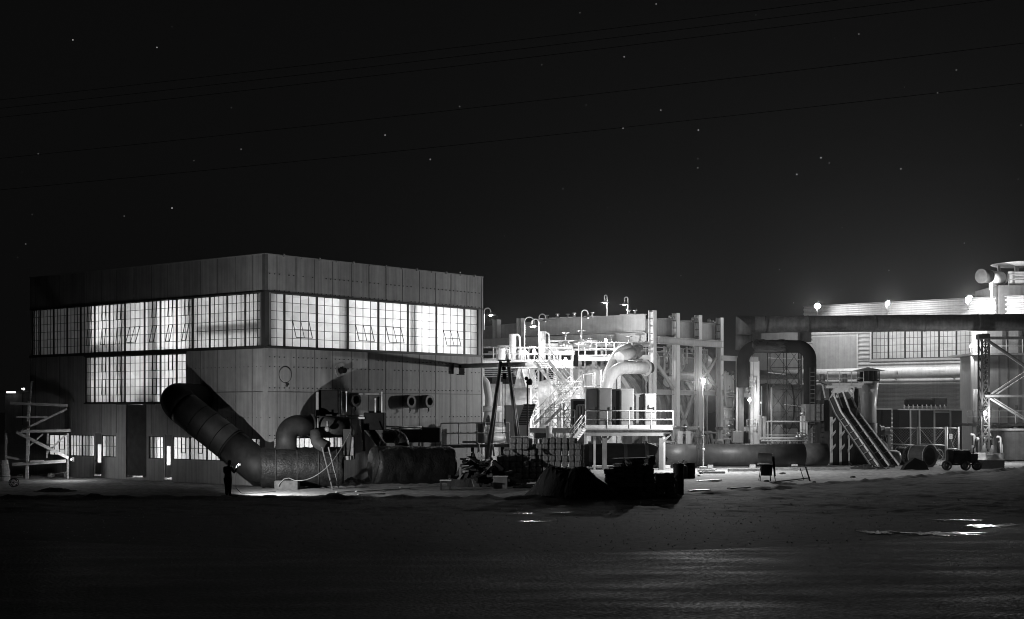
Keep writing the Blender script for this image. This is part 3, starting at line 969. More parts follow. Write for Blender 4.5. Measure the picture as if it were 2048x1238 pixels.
fr = thing('valve_platform', 'small steel platform with four pale guard posts beside the dark instrument box', 'platform', W(705, 838, 84.5))
MB().box(tuple(W(677, 838, 84.2)), tuple(W(729, 834, 84.2) + V(0, 1.4, 0))).build('deck', M_LIGHT, fr)
for px, yy, y2 in ((682, 785, 826), (693, 786, 826), (751, 800, 826), (764, 787, 826)):
    MB().tube([W(px, y2 + 8, 84.4), W(px, yy, 84.4)], 0.045 if px != 693 else 0.03, 10).ball(W(px, yy - 2, 84.4), 0.06, 8, 6).build('guard_post', M_WHITE, fr)
MB().bar(W(682, 831, 84.4), W(728, 832, 84.4), 0.05).build('rail', M_LIGHT, fr)
MB().box(tuple(W(700, 790, 86)), tuple(W(757, 786, 86) + V(0, 0.3, 0))).build('pipe_bracket', M_MID, fr)
MB().cbox(tuple(W(727, 860, 84.3)), tuple(W(768, 825, 84.3) + V(0, 1.4, 0)), 0.04).build('gear_housing', M_BLACK, fr)
MB().cbox(tuple(W(738, 826, 84.6)), tuple(W(765, 790, 84.6) + V(0, 0.3, 0)), 0.02).build('panel_frame', M_DARK, fr)
for px in (684, 724):
    MB().bar(W(px, 838, 84.6), W(px + 4, 902, 84.2), 0.14).build('leg', M_DARK, fr)
MB().bar(W(697, 842, 84), W(706, 857, 83.6), 0.05).build('brace', M_LIGHT, fr)

pier = thing('support_pier', 'grey tapered pier plate under the small valve platform', 'pier', W(692, 905, 83))
MB().prism([W(686, 858, 83), W(703, 858, 83), W(697, 912, 82.8), (W(688, 912, 82.8))], (0, 0, 0), (0, 0.8, 0)).build('pier_plate', M_DARK, pier)
MB().box(tuple(W(684, 920, 82.7)), tuple(W(702, 912, 82.7) + V(0, 1.0, 0))).build('pier_base', M_CONC, pier)

hr = thing('handrail', 'pair of pale pipes running along the hall wall right of the gear housing', 'railing', W(806, 858, 89))
MB().tube([W(768, 853, 88), W(843, 854, 91)], 0.05, 8).build('rail', M_LIGHT, hr)
MB().tube([W(783, 857, 88), W(843, 858, 91)], 0.05, 8).build('rail', M_LIGHT, hr)
for px, Y in ((800, 89), (838, 90.8)):
    MB().tube([W(px, 853.5, Y), W(px, 892, Y)], 0.05, 8).build('post', M_DARK, hr)
dkp = solo(MB().cbox(tuple(W(798, 885, 91)), tuple(W(880, 855, 91) + V(0, 2, 0)), 0.05), 'loading_dock', M_DARK, 'dark dock block at the foot of the hall below the paired vents', 'dock')

# ladder
g0 = G(665, 979); g1 = G(678, 978)
lad = thing('ladder', 'pale wooden ladder leaning against the wrapped duct', 'ladder', g0)
t0 = W(644, 894, 81.2); t1 = W(657, 894, 81.25)
MB().bar(g0, t0, 0.07, 0.05).build('side_rail', M_MID, lad)
MB().bar(g1, t1, 0.07, 0.05).build('side_rail', M_MID, lad)
for i in range(1, 8):
    MB().bar(g0.lerp(t0, i / 8.0), g1.lerp(t1, i / 8.0), 0.028).build('rung', M_DARK, lad)

def hang(p, q, sag, n=14):
    p = Vector(p); q = Vector(q)
    return [p.lerp(q, i / n) - V(0, 0, sag * 4 * (i / n) * (1 - i / n)) for i in range(n + 1)]
hs = hang(W(703, 860, 82.4), W(663, 925, 80.4), 0.1) + hang(W(663, 925, 80.4), W(604, 961, 80.0), 0.2)[1:] + [W(590, 961, 80.2), W(578, 956, 80.8), W(568, 958, 81.0), W(560, 966, 80.9), W(556, 972, 80.8)]
solo(MB().tube(hs, 0.028, 8), 'air_hose', M_MID, 'pale hose drooping from the pier across the ladder onto the concrete block', 'hose')
M_CABD0 = mat('stained_concrete', 0.10, 0.9, 0, 0.4, 4.0, 0.3, 30)
c = G(572, 980)
cbk = MB().cbox((c.x - 0.66, c.y, -0.05), (c.x + 0.66, c.y + 0.8, 0.52), 0.04)
solo(cbk, 'concrete_footing', M_CABD0, 'pale concrete footing block in front of the wrapped duct', 'block')

def rubble(name, label, c, rx, ry, h, seed, m, flat=False, cat='earth pile', rough=0.45):
    rnd = random.Random(seed)
    mb = MB()
    N = 26
    vs = []; fs = []
    for i in range(N + 1):
        for j_ in range(N + 1):
            u = i / N * 2 - 1; v = j_ / N * 2 - 1
            r = math.hypot(u, v) * (1 + 0.22 * noise.noise(Vector((u * 1.4 + seed, v * 1.4, 0))))
            k = sstep(1.0, 0.38, r) if flat else max(0, 1 - r) ** 0.8
            nn = noise.fractal(Vector((u * 3 + seed, v * 3, seed)), 0.8, 2.0, 5)
            vs.append((c.x + u * rx, c.y + v * ry, max(-0.08, h * k * ((0.92 + 0.2 * nn) if flat else (0.8 + rough * nn)) - 0.06)))
    for i in range(N):
        for j_ in range(N):
            a = i * (N + 1) + j_
            fs.append((a, a + N + 1, a + N + 2, a + 1))
    mb.add(vs, fs, False)
    return solo(mb, name, m, label, cat)
M_EARTH = mat('dark_earth', 0.03, 0.9, 0, 0.5, 3.0, 0.6, 14)
M_SPOIL = mat('pale_spoil', 0.14, 0.95, 0, 0.5, 3.0, 0.6, 14)
rubble('spoil_heap', 'low grey spoil heap at the foot of the ladder', G(672, 974), 2.0, 1.1, 0.55, 3, M_SPOIL)
rubble('spoil_heap', 'low spoil heap beside the pier right of the ladder', G(706, 968), 1.4, 0.8, 0.5, 8, M_SPOIL)
rubble('dirt_mound', 'big black dirt mound in front of the block stack', V(3.0, 74.6, 0), 2.55, 2.4, 1.62, 11, M_EARTH, True)
rubble('dirt_mound', 'flat dark earth heap on the left of the lit yard', G(112, 983), 1.35, 0.9, 0.34, 21, M_EARTH)
rubble('dirt_mound', 'low dark earth heap between the tripod legs', G(990, 962) + V(0, 0, 0), 1.2, 0.9, 1.1, 31, M_EARTH)

def plank(a, b, w, t, label, m=None, group=None):
    a = Vector(a) + V(0, 0, t / 2 + 0.03); b = Vector(b) + V(0, 0, t / 2 + 0.03)
    return solo(MB().bar(a, b, w, t), 'plank', m or M_TIMBER, label, 'plank', group)
plank(G(672, 987), G(709, 984), 0.12, 0.06, 'short pale plank on the ground below the ladder', M_LIGHT)
plank(G(712, 985), G(818, 979), 0.15, 0.06, 'long pale plank on the ground before the wrapped duct', M_LIGHT)
plank(G(800, 976.5), G(884, 973), 0.12, 0.05, 'thin grey board on the ground near the block stacks')
plank(G(716, 991), G(770, 989), 0.1, 0.05, 'darker board nearest the road below the ladder')

# ------------------------------------------------------------------ worker
def make_person():
    base = G(456.5, 993)
    base.z = ground_h(base.x, base.y)
    pr = thing('person', 'person in dark work clothes and cap holding a burning torch to the duct', 'person', base, 0)
    me = bpy.data.meshes.new('body')
    J = {}
    vs = []; es = []; rs = []
    def v(name, p, r):
        k = 1.0 if name[0] in 'n' or name[:2] == 'hd' else 1.42
        J[name] = len(vs); vs.append(p); rs.append((r[0] * k, r[1] * k))
    def e(a, b): es.append((J[a], J[b]))
    # faces +x / away (+y); seen from behind-left
    v('pel', (0, 0, 0.96), (0.17, 0.13)); v('wai', (-0.01, 0, 1.10), (0.155, 0.12)); v('che', (-0.01, 0.0, 1.32), (0.185, 0.135)); v('nek', (0.02, 0.02, 1.50), (0.065, 0.065))
    v('hd0', (0.045, 0.05, 1.58), (0.075, 0.085)); v('hd1', (0.06, 0.06, 1.68), (0.085, 0.1)); v('hd2', (0.055, 0.055, 1.75), (0.06, 0.07))
    e('pel', 'wai'); e('wai', 'che'); e('che', 'nek'); e('nek', 'hd0'); e('hd0', 'hd1'); e('hd1', 'hd2')
    for s, n_ in ((-1, 'l'), (1, 'r')):
        v('hip' + n_, (s * 0.075, 0, 0.88), (0.1, 0.11)); v('kne' + n_, (s * 0.078, 0.03 * s, 0.48), (0.07, 0.075)); v('ank' + n_, (s * 0.08, -0.02, 0.09), (0.05, 0.055)); v('toe' + n_, (s * 0.09 + 0.03, 0.14, 0.04), (0.045, 0.035))
        e('pel', 'hip' + n_); e('hip' + n_, 'kne' + n_); e('kne' + n_, 'ank' + n_); e('ank' + n_, 'toe' + n_)
    v('sl', (-0.19, -0.01, 1.42), (0.075, 0.075)); v('el', (-0.20, 0.10, 1.16), (0.055, 0.055)); v('wl', (-0.02, 0.28, 1.18), (0.038, 0.034)); v('hl', (0.05, 0.31, 1.20), (0.04, 0.025))
    v('sr', (0.17, 0.03, 1.42), (0.075, 0.075)); v('er', (0.30, 0.10, 1.17), (0.056, 0.056)); v('wr', (0.375, 0.22, 1.36), (0.038, 0.034)); v('hr', (0.39, 0.25, 1.43), (0.038, 0.026))
    for s in 'lr':
        e('che', 's' + s); e('s' + s, 'e' + s); e('e' + s, 'w' + s); e('w' + s, 'h' + s)
    me.from_pydata(vs, es, [])
    o = bpy.data.objects.new('body', me); col.objects.link(o)
    o.parent = pr
    sk = o.modifiers.new('skin', 'SKIN')
    for i, r in enumerate(rs):
        me.skin_vertices[0].data[i].radius = r
    me.skin_vertices[0].data[0].use_root = True
    sk.use_smooth_shade = True
    ss = o.modifiers.new('sub', 'SUBSURF'); ss.levels = 2; ss.render_levels = 2
    me.materials.append(M_CLOTH)
    cap = MB().lathe([(0.105, 0), (0.11, 0.03), (0.10, 0.08), (0.06, 0.12), (0.0, 0.13)], (0.055, 0.055, 1.70), 16).add([(0.03, 0.12, 1.705), (0.15, 0.10, 1.705), (0.20, 0.20, 1.69), (0.09, 0.23, 1.69)], [(0, 1, 2, 3)])
    cap.build('cap', M_HAIR, pr, False)
    fc = MB().ball((0.075, 0.155, 1.655), 0.02, 8, 6, (0.8, 1.3, 1.2)).ball((0.045, 0.14, 1.685), 0.012, 8, 6).ball((0.105, 0.135, 1.685), 0.012, 8, 6).ball((0.075, 0.145, 1.61), 0.022, 8, 6, (1.2, 0.5, 0.35)).ball((-0.03, 0.06, 1.66), 0.03, 8, 6, (0.5, 0.9, 1.3)).ball((0.15, 0.05, 1.66), 0.03, 8, 6, (0.5, 0.9, 1.3))
    fc.build('face', M_SKIN, pr, False)
    for hx, hy, hz, s in ((0.39, 0.26, 1.44, 1), (0.06, 0.32, 1.21, -1)):
        hd = MB()
        for k in range(4):
            L_ = (0.06, 0.07, 0.066, 0.052)[k]
            b0 = V(hx - 0.02 + 0.0 * k, hy - 0.03 + 0.02 * k, hz + 0.02)
            hd.tube([b0, b0 + V(0.02, 0.012, L_ * 0.5), b0 + V(0.0, 0.03, L_ * 0.8)], [0.011, 0.0095, 0.007], 6)
        hd.tube([V(hx, hy - 0.03, hz - 0.01), V(hx + 0.03, hy - 0.05, hz + 0.02), V(hx + 0.035, hy - 0.03, hz + 0.05)], [0.013, 0.011, 0.008], 6)
        hd.build('hand', M_SKIN, pr, False)
    for s in (-1, 1):
        MB().cbox((s * 0.085 - 0.055 + 0.015, -0.09, -0.02), (s * 0.085 + 0.055 + 0.015, 0.2, 0.07), 0.03).build('boot', M_BLACK, pr, False)
    tb = base + V(0.39, 0.27, 1.46)
    tc_ = thing('cutting_torch', 'cutting torch with a star of flame held up by the worker', 'torch', tb)
    MB().tube([tb + V(-0.01, -0.02, -0.12), tb + V(0, 0, 0.02), tb + V(0.06, 0.08, 0.10)], 0.014, 8).build('torch_tube', M_DARK, tc_)
    fl = MB()
    cc = tb + V(0.08, 0.10, 0.13)
    for k in range(9):
        a = 2 * PI * k / 9 + 0.3
        L_ = (0.09, 0.045)[k % 2] * (0.8 + 0.4 * random.random())
        fl.tube([cc, cc + V(math.cos(a) * L_, 0.03 * math.sin(k * 2.0), math.sin(a) * L_)], [0.012, 0.003], 6)
    fl.ball(cc, 0.016, 8, 6)
    fl.build('flame', M_SPARK, tc_)
    MB().tube([tb + V(-0.01, -0.02, -0.12), tb + V(-0.05, 0.02, -0.5), tb + V(-0.1, 0.3, -1.1), tb + V(0.1, 0.9, -1.42), tb + V(0.9, 1.6, -1.42), tb + V(1.5, 3.2, -1.42)], 0.012, 6).build('hose', M_BLACK, tc_)
    return base
PB = make_person()
MB_ = MB().cbox((PB.x - 0.35, PB.y - 0.25, -0.05), (PB.x + 0.5, PB.y + 0.28, ground_h(PB.x, PB.y) + 0.02), 0.02)
solo(MB_, 'floor_mat', M_BLACK, 'low black board under the worker with the torch', 'board')

# ------------------------------------------------------------------ timber trestle on the left
tr = thing('timber_trestle', 'tall timber trestle of pale planks left of the hall', 'trestle', G(54, 958))
TY = 93.0
MB().bar(W(54, 958, TY), W(58, 802, TY), 0.16, 0.16).build('post', M_TIMBER, tr)
MB().bar(W(58, 835, TY - 0.2), W(63, 764, TY - 0.2), 0.08, 0.06).build('post', M_TIMBER, tr)
MB().bar(W(94, 916, TY + 0.8), W(96, 867, TY + 0.8), 0.1, 0.1).build('post', M_TIMBER, tr)
MB().bar(W(136, 958, TY + 0.8), W(136, 866, TY + 0.8), 0.12, 0.12).build('post', M_TIMBER, tr)
MB().bar(W(12, 958, TY + 3), W(12, 866, TY + 3), 0.12, 0.12).build('post', M_TIMBER, tr)
for p, q, w_, o_ in (((20, 806), (135, 811), 0.17, -0.3), ((42, 863), (141, 861), 0.17, -0.35), ((25, 929), (132, 922), 0.2, -0.3), ((60, 923), (88, 922), 0.14, -0.5), ((45, 860), (134, 818), 0.12, -0.2), ((33, 864), (137, 916), 0.19, -0.45), ((60, 891), (86, 868), 0.08, 0.2), ((95, 905), (131, 870), 0.1, 0.5), ((33, 834), (95, 834), 0.1, 1.2), ((14, 914), (48, 920), 0.14, 0.2)):
    MB().bar(W(p[0], p[1], TY + o_), W(q[0], q[1], TY + o_), 0.05, w_).build('plank_rail', M_TIMBER, tr)
MB().bar(W(12, 862, TY + 3), W(140, 862, TY + 1), 0.3, 0.05).build('plank_deck', M_TIMBER, tr)
dr = thing('drum', 'pale ribbed drum cut off by the left edge', 'drum', G(4, 962))
p0 = G(4, 962)
MB().lathe([(0.48, 0), (0.48, 0.28), (0.52, 0.31), (0.52, 0.34), (0.46, 0.36), (0.46, 0.64), (0.49, 0.67), (0.47, 0.7), (0.44, 0.72), (0.42, 1.0), (0.45, 1.03), (0.4, 1.05), (0.36, 1.3), (0.0, 1.32)], p0, 20, smooth=False).build('drum_body', M_CONC, dr)
bd = thing('wrapped_bundle', 'pale wrapped bundle lying at the corner of the trestle', 'bundle', G(116, 956))
b0 = G(116, 955)
MB().cbox((b0.x - 0.65, b0.y - 0.3, 0), (b0.x - 0.3, b0.y + 0.3, 0.3), 0.08).build('pack', M_LIGHT, bd)
MB().bar(b0 + V(-0.4, 0, 0.2), b0 + V(0.6, 0.1, 0.38), 0.3, 0.06).build('sheet', M_LIGHT, bd)
MB().cbox((b0.x + 0.45, b0.y - 0.3, 0), (b0.x + 0.65, b0.y + 0.3, 0.4), 0.06).build('pack', M_LIGHT, bd)
for i, (px, py, px2, py2) in enumerate(((60, 953, 92, 951), (78, 949, 98, 953), (36, 952, 46, 950), (22, 955, 44, 955))):
    plank(G(px, py), G(px2, py2), 0.14, 0.05, ('grey board in the dirt under the trestle', 'tilted board beside the wrapped bundle', 'short light board left of the trestle post', 'board beside the ribbed drum')[i])
wr = thing('cable_reel', 'small dark wire reel lying on the yard near the left edge', 'reel', G(27, 974))
w0 = G(27, 974) + V(0, 0, 0.26)
MB().ring(w0 + V(0, -0.08, 0), w0 + V(0, -0.04, 0), 0.22, 0.26, 16).build('rim', M_DARK, wr)
MB().ring(w0 + V(0, 0.2, 0), w0 + V(0, 0.24, 0), 0.22, 0.26, 16).build('rim', M_DARK, wr)
sp = MB()
for k in range(5):
    a = PI * k / 5
    sp.bar(w0 + V(math.cos(a) * 0.23, -0.06, math.sin(a) * 0.23), w0 - V(math.cos(a) * 0.23, 0.06, math.sin(a) * 0.23), 0.02)
sp.build('spoke', M_DARK, wr)
# distant shed and lamps on the far left
sh = thing('distant_shed', 'dim low shed far behind the timber trestle', 'shed', W(40, 845, 190) * 1.0)
s0 = W(10, 850, 190); s1 = W(70, 786, 190)
MB().box((s0.x, 190, 0), (s1.x, 200, s1.z)).build('wall', M_MID, sh)
MB().box((s0.x - 0.6, 189.4, s1.z), (s1.x + 0.6, 201, s1.z + 0.3)).build('roof', M_DARK, sh)
fl_ = thing('tube_lamp', 'thin glowing tube lamp on the distant shed', 'lamp', W(22, 785, 189))
MB().tube([W(13, 784.5, 189), W(31, 784.5, 189)], 0.11, 8).build('lit_tube', M_TUBELIT, fl_)
MB().box(tuple(W(12, 784, 189.15)), tuple(W(32, 782.5, 189.3))).build('housing', M_DARK, fl_)
yl = thing('yard_lamp', 'pair of small distant bulbs beside the distant shed', 'lamp', W(46, 850, 189))
MB().ball(W(47.5, 778, 189), 0.16, 10, 8).build('bulb', M_TUBELIT, yl)
MB().ball(W(43.7, 777.5, 189), 0.09, 10, 8).build('bulb', M_TUBELIT, yl)
MB().bar(W(45.5, 850, 189.2), W(45.5, 774, 189.2), 0.12).build('pole', M_DARK, yl)

wlq = W(142.5, 919, 91.9)
wl_ = thing('wall_lamp', 'small lit lamp low on the hall wall beside the trestle planks', 'lamp', wlq)
MB().ball(wlq, 0.07, 10, 8).build('bulb', M_TUBELIT, wl_)
MB().box(tuple(wlq + V(0.02, 0.08, -0.12)), tuple(wlq + V(0.16, 0.25, 0.14))).build('lamp_holder', M_DARK, wl_)
plight('lamp_light', wlq + V(-0.05, -0.45, 0.1), 110, 0.06)
# light of the worker's lamp: a reflector lamp on the far side of the worker, aimed at the hall
sl = bpy.data.lights.new('torch_light', 'SPOT')
sl.energy = 4000
sl.spot_size = math.radians(166)
sl.spot_blend = 1.0
sl.shadow_soft_size = 0.05
so = bpy.data.objects.new('torch_light', sl)
so.location = PB + V(0.16, 0.36, 1.5)
so.rotation_euler = Vector((0.74, 0.64, 0.33)).to_track_quat('-Z', 'Y').to_euler()
col.objects.link(so)

# ================================================================== MONORAIL TRIPOD
mono = thing('monorail_gantry', 'dark pipe A-frame carrying a pale monorail beam out of the hall', 'gantry', V(-0.55, 95.8, 0))
ND = V(0.771, -0.637, 0)
S0 = HW(17.2, 0, 0); S0.z = 7.42
S0b = S0 + ND * 5.6
MB().ibeam(S0 + ND * 0.02, S0b, 0.28, 0.3, 0.04).build('beam', M_LIGHT, mono)
top = S0 + ND * 3.85
top.z = 7.7
MB().box(tuple(top + V(-0.42, -0.2, -0.02)), tuple(top + V(0.42, 0.2, 0.06))).build('head_plate', M_GREY, mono)
for s in (-1, 1):
    for k in (-1, 1):
        foot = V(top.x + s * 1.22 + k * 0.1, top.y + k * 0.95 - 0.3 * s, 0.0)
        MB().tube([foot, top + V(s * 0.24, k * 0.1, -0.05)], 0.11, 12).build('leg', M_MID, mono)
ho = thing('chain_hoist', 'black chain hoist hanging under the monorail beam', 'hoist', top - V(0, 0, 1.2))
hc = top - V(0, 0.05, 0)
MB().cbox((hc.x - 0.14, hc.y - 0.14, hc.z - 1.2), (hc.x + 0.14, hc.y + 0.14, hc.z - 0.82), 0.05).build('hoist_body', M_BLACK, ho)
MB().cbox((hc.x - 0.16, hc.y - 0.12, hc.z - 0.65), (hc.x + 0.1, hc.y + 0.12, hc.z - 0.38), 0.05).build('trolley', M_BLACK, ho)
for dx in (-0.12, -0.02, 0.07):
    MB().tube([hc + V(dx, 0, -1.15), hc + V(dx, 0, -5.2 + abs(dx) * 3)], 0.014, 6).build('chain', M_DARK, ho)
MB().bar(hc + V(0.02, 0, -3.85), hc + V(0.05, 0, -4.25), 0.07).build('hook', M_BLACK, ho)

# fenced dock left of the tripod
dk = thing('railed_dock', 'pale railed steel landing beside the corner of the hall', 'platform', W(940, 888, 96.5) * 1.0)
RA = [W(882, 889, 96.0), W(953, 888, 96.5), W(1018, 887, 97.0)]
MB().bar(RA[0] - V(0, 0, 0.12), RA[2] - V(0, 0, 0.12), 1.2, 0.2).build('deck', M_MID, dk)
railing('railing', '', RA, h=1.4, posts=1.5, r=0.04, m=M_WHITE, parent=dk)
lpd = thing('dark_lamp_post', 'thin dark post with a black unlit lamp head right of the louvre screen', 'lamp', V(W(1055, 0, 104).x, 104, 0))
MB().tube([V(W(1055, 0, 104).x, 104, 0), W(1055, 766, 104)], 0.06, 10).build('pole', M_DARK, lpd)
MB().lathe([(0.05, -0.25), (0.2, -0.1), (0.24, 0.12), (0.1, 0.2)], W(1059, 764, 104), 14, (0.9, -0.3, 0.2)).ball(W(1053, 757, 104), 0.14, 10, 8).build('lamp_head', M_BLACK, lpd)
MB().tube(fillet([W(925, 884, 95.6), W(957, 884, 95.6), W(957, 906, 95.6)], 0.25, 5), 0.07, 10).build('guard_pipe', M_LIGHT, dk)
MB().tube(fillet([W(972, 887, 95.6), W(986, 887, 95.6), W(988, 912, 95.6)], 0.25, 5), 0.06, 10).build('guard_pipe', M_LIGHT, dk)
for px in (890, 945, 1005):
    MB().bar(W(px, 892, 96.6), V(W(px, 892, 96.6).x, 96.6, 0), 0.2).build('leg', M_DARK, dk)
solo(MB().tube([W(963, 886, 98), W(962, 846, 98)], 0.28, 14), 'post_stub', M_MID, 'thick grey post standing behind the landing rail', 'post')
solo(MB().cbox((W(972, 0, 98).x, 98, W(0, 850, 98).z), (W(981, 0, 98).x, 98.3, W(0, 836, 98).z), 0.04).ball(W(977, 834, 98), 0.12, 8, 6).bar(W(976, 850, 98.1), V(W(976, 0, 98.1).x, 98.1, 0), 0.08), 'meter_box', M_GREY, 'small meter box on a post behind the landing rail', 'box')

# ================================================================== BIG FRAME
FC = V(12.06, 125.0, 0)
FA = Matrix.Translation(FC) @ Matrix.Rotation(ANG, 4, 'Z')
def FL(x, y, z):
    return FA @ Vector((x, y, z))
frame = thing('portal_frame', 'tall pale steel portal frame of I-beam columns over the ducts', 'steel frame', FC, ANG)
E1t = tuple(E1); E2t = tuple(E2)
def icol(x, y, z0, z1, w=0.62, d=0.5, name='column', par=frame, m=M_LIGHT):
    """I column; flanges face the viewer's left and right"""
    MB().bar(FL(x, y - w / 2, z0), FL(x, y - w / 2, z1), 0.06, d, E1).bar(FL(x, y + w / 2, z0), FL(x, y + w / 2, z1), 0.06, d, E1).bar(FL(x, y, z0), FL(x, y, z1), w - 0.06, 0.05, E1).build(name, m, par)
colx = (0, 3.65, 7.3, 10.95)
M_COLW = mat('fresh_white_paint', 0.88, 0.4, 0, 0.06, 1.2, 0.02, 8, streak=0.1)
for i, x in enumerate(colx):
    z1 = (13.0, 12.95, 12.95, 12.9)[i]
    # broad pale flange toward the camera right side, web dark side
    c = MB()
    p0 = FL(x, 0, 0); p1 = FL(x, 0, z1)
    c.bar(p0 - E2 * 0.23, p1 - E2 * 0.23, 0.5, 0.06, E2)
    c.bar(p0 + E2 * 0.23, p1 + E2 * 0.23, 0.5, 0.06, E2)
    c.bar(p0, p1, 0.05, 0.4, E2)
    c.build('column', M_COLW, frame)
    st = MB()
    for k in range(5):
        z = 10.4 + k * 0.62
        st = MB()
        st.bar(p0 - E1 * 0.13 - E2 * 0.195 + V(0, 0, z), p0 - E1 * 0.13 + E2 * 0.195 + V(0, 0, z), 0.2, 0.05)
        st.build('stiffener', M_MID, frame)
for y in (14.6, 17.5):
    icol(0, y, 0, 12.9, 0.5, 0.6)
# girders
def girder(p, q, h, m=M_LIGHT, name='girder', w=0.42):
    MB().ibeam(p, q, w, h, 0.06).build(name, m, frame)
girder(FL(-0.3, 0.5, 11.95), FL(-0.3, 12.2, 11.95), 1.5)
girder(FL(-0.25, 0.45, 10.72), FL(-0.25, 20.0, 10.72), 0.8)
girder(FL(0.4, 12.6, 11.95), FL(0.4, 22.0, 11.6), 1.3, M_GREY)
girder(FL(0.3, 0.35, 11.6), FL(10.7, 0.35, 11.6), 1.5, M_GREY)
girder(FL(0.3, -0.35, 10.45), FL(10.7, -0.35, 10.45), 0.62, M_LIGHT)
girder(FL(0.2, 0.35, 6.0), FL(10.7, 0.35, 6.0), 0.45, M_LIGHT)
for x in (3.65, 7.3, 10.95):
    girder(FL(x, 0.5, 11.95), FL(x, 12, 11.95), 1.2, M_GREY)
for p, q in ((FL(-0.2, 2.9, 10.3), FL(-0.2, 0.3, 6.9)), (FL(0.3, 0.1, 8.9), FL(3.4, 0.1, 6.3)),
             (FL(7.5, 0.2, 6.4), FL(10.7, 0.2, 9.2)), (FL(7.5, 0.2, 9.2), FL(10.7, 0.2, 6.4)),
             (FL(3.9, 0.3, 5.8), FL(7.0, 0.3, 1.5)), (FL(3.9, 0.3, 1.5), FL(7.0, 0.3, 5.8))):
    MB().bar(p, q, 0.16, 0.3).build('brace', M_LIGHT, frame)
MB().bar(FL(-0.1, 4.8, 7.2), FL(-0.1, 2.6, 0.6), 0.14, 0.28).build('brace', M_LIGHT, frame)
MB().bar(FL(-0.1, 2.6, 3.5), FL(-0.1, 4.6, 5.4), 0.1, 0.18).build('brace', M_LIGHT, frame)
# small gear along the top of the girders
for i, (y, k) in enumerate(((1.6, 0), (2.3, 1), (6.2, 0), (8.2, 1), (8.9, 0), (10.1, 1), (11.3, 0))):
    q = FL(-0.3, y, 12.7)
    mb = MB().box(tuple(q + V(-0.75, -0.15, 0.0)), tuple(q + V(0.75, 0.15, 0.06)))
    mb.lathe([(0.14, 0.06), (0.14, 0.2), (0.07, 0.24), (0.2, 0.36), (0.2, 0.42), (0.03, 0.48)] if k else [(0.09, 0.06), (0.09, 0.3), (0.2, 0.31), (0.2, 0.36), (0.0, 0.38)], q, 12)
    mb.build('girder_bracket', M_ALU, frame)
for x in (4.5, 8.2, 10.9):
    q = FL(x - 1.2, 0.35, 12.35)
    MB().box(tuple(q + V(-0.3, -0.15, 0)), tuple(q + V(0.3, 0.15, 0.1))).ball(q + V(0, 0, 0.25), 0.2, 10, 8).ball(q + V(0.3, 0, 0.2), 0.12, 10, 8).build('girder_bracket', M_ALU, frame)

# ================================================================== VESSELS BEHIND THE FRAME
sv = thing('shell_section', 'huge ribbed grey cylinder lying behind the portal frame', 'wind duct', FL(5, 5.6, 0))
ctr = lambda x: FL(x, 5.6, 4.4)
prof = [(1.7, -0.9), (3.2, -0.3), (3.9, 0.25), (3.9, 12.0), (3.2, 12.6), (1.5, 13.2)]
MB().lathe(prof, ctr(-0.5), 56, E1).build('shell', M_GREY, sv)
for k in range(11):
    MB().ring(ctr(0.3 + k * 1.1), ctr(0.42 + k * 1.1), 3.85, 4.06, 48).build('stiffening_rib', M_LIGHT if k % 3 == 0 else M_MID, sv)
MB().ring(ctr(-0.55), ctr(-0.25), 3.75, 4.15, 48).build('flange', M_LIGHT, sv)
for x in (1.5, 6, 10.5):
    MB().prism([FL(x, 2.6, 0.0), FL(x, 8.6, 0.0), FL(x, 8.0, 2.4), FL(x, 5.6, 1.0), FL(x, 3.2, 2.4)], E1 * -0.2, E1 * 0.2).build('saddle', M_GREY, sv)

op = thing('overhead_pipe', 'fat grey pipe line running high behind the portal columns', 'pipe', FL(5, 1.6, 0))
OPZ = 8.75
MB().tube([FL(-1.8, 3.4, 9.0), FL(0.6, 1.9, OPZ), FL(11.5, 1.9, OPZ)], 0.85, 24).build('pipe_run', M_MID, op)
for x in (2.3, 4.6, 6.4, 8.6):
    MB().ring(FL(x, 1.9, OPZ), FL(x + 0.16, 1.9, OPZ), 0.8, 1.05, 24).build('flange', M_LIGHT, op)
for x in (3.0, 5.4, 9.2):
    MB().tube([FL(x, 1.9, OPZ + 0.8), FL(x, 1.9, OPZ + 1.5)], 0.14, 10).tube([FL(x, 1.9, OPZ + 1.2), FL(x, 1.9, OPZ + 1.75)], 0.22, 12).build('valve_body', M_ALU, op)
for x in (1.5, 7.6):
    MB().bar(FL(x, 1.9, OPZ - 0.8), FL(x, 1.9, 0), 0.3).build('support_post', M_GREY, op)
lo_ = thing('lower_pipe', 'white drooping pipe under the fat overhead pipe', 'pipe', FL(7, 1.4, 0))
MB().tube(fillet([FL(4.2, 1.3, 6.9), FL(6.0, 1.3, 7.5), FL(9.5, 1.3, 7.5), FL(11, 1.3, 6.6)], 1.0, 6), 0.42, 18).build('pipe_run', M_WHITE, lo_)

# white bends in front of the frame's left bay
wb = thing('white_pipe_bend', 'glossy white pipe bend with flanged mouth above the cabinets', 'pipe', W(1213, 800, 117))
pw = fillet([W(1213, 860, 117), W(1213, 735, 117), W(1292, 736, 119)], 2.4, 14)
MB().tube(pw, 0.5, 24).build('pipe_bend', M_TANK, wb)
MB().tube([W(1290, 736, 118.95), W(1294, 736, 119.06)], 0.68, 24).build('flange', M_LIGHT, wb)
MB().tube([W(1294, 736, 119.06), W(1302, 735, 119.3)], 0.45, 20).build('pipe_mouth', M_DARK, wb)
wb2 = thing('white_pipe_bend', 'bright white pipe rising behind the flanged bend to a dark duct', 'pipe', W(1222, 800, 119.5))
MB().tube(fillet([W(1218, 860, 119.5), W(1216, 750, 119.5), W(1236, 706, 120), W(1256, 697, 121)], 1.2, 8), 0.46, 20).build('pipe_bend', M_TANK, wb2)
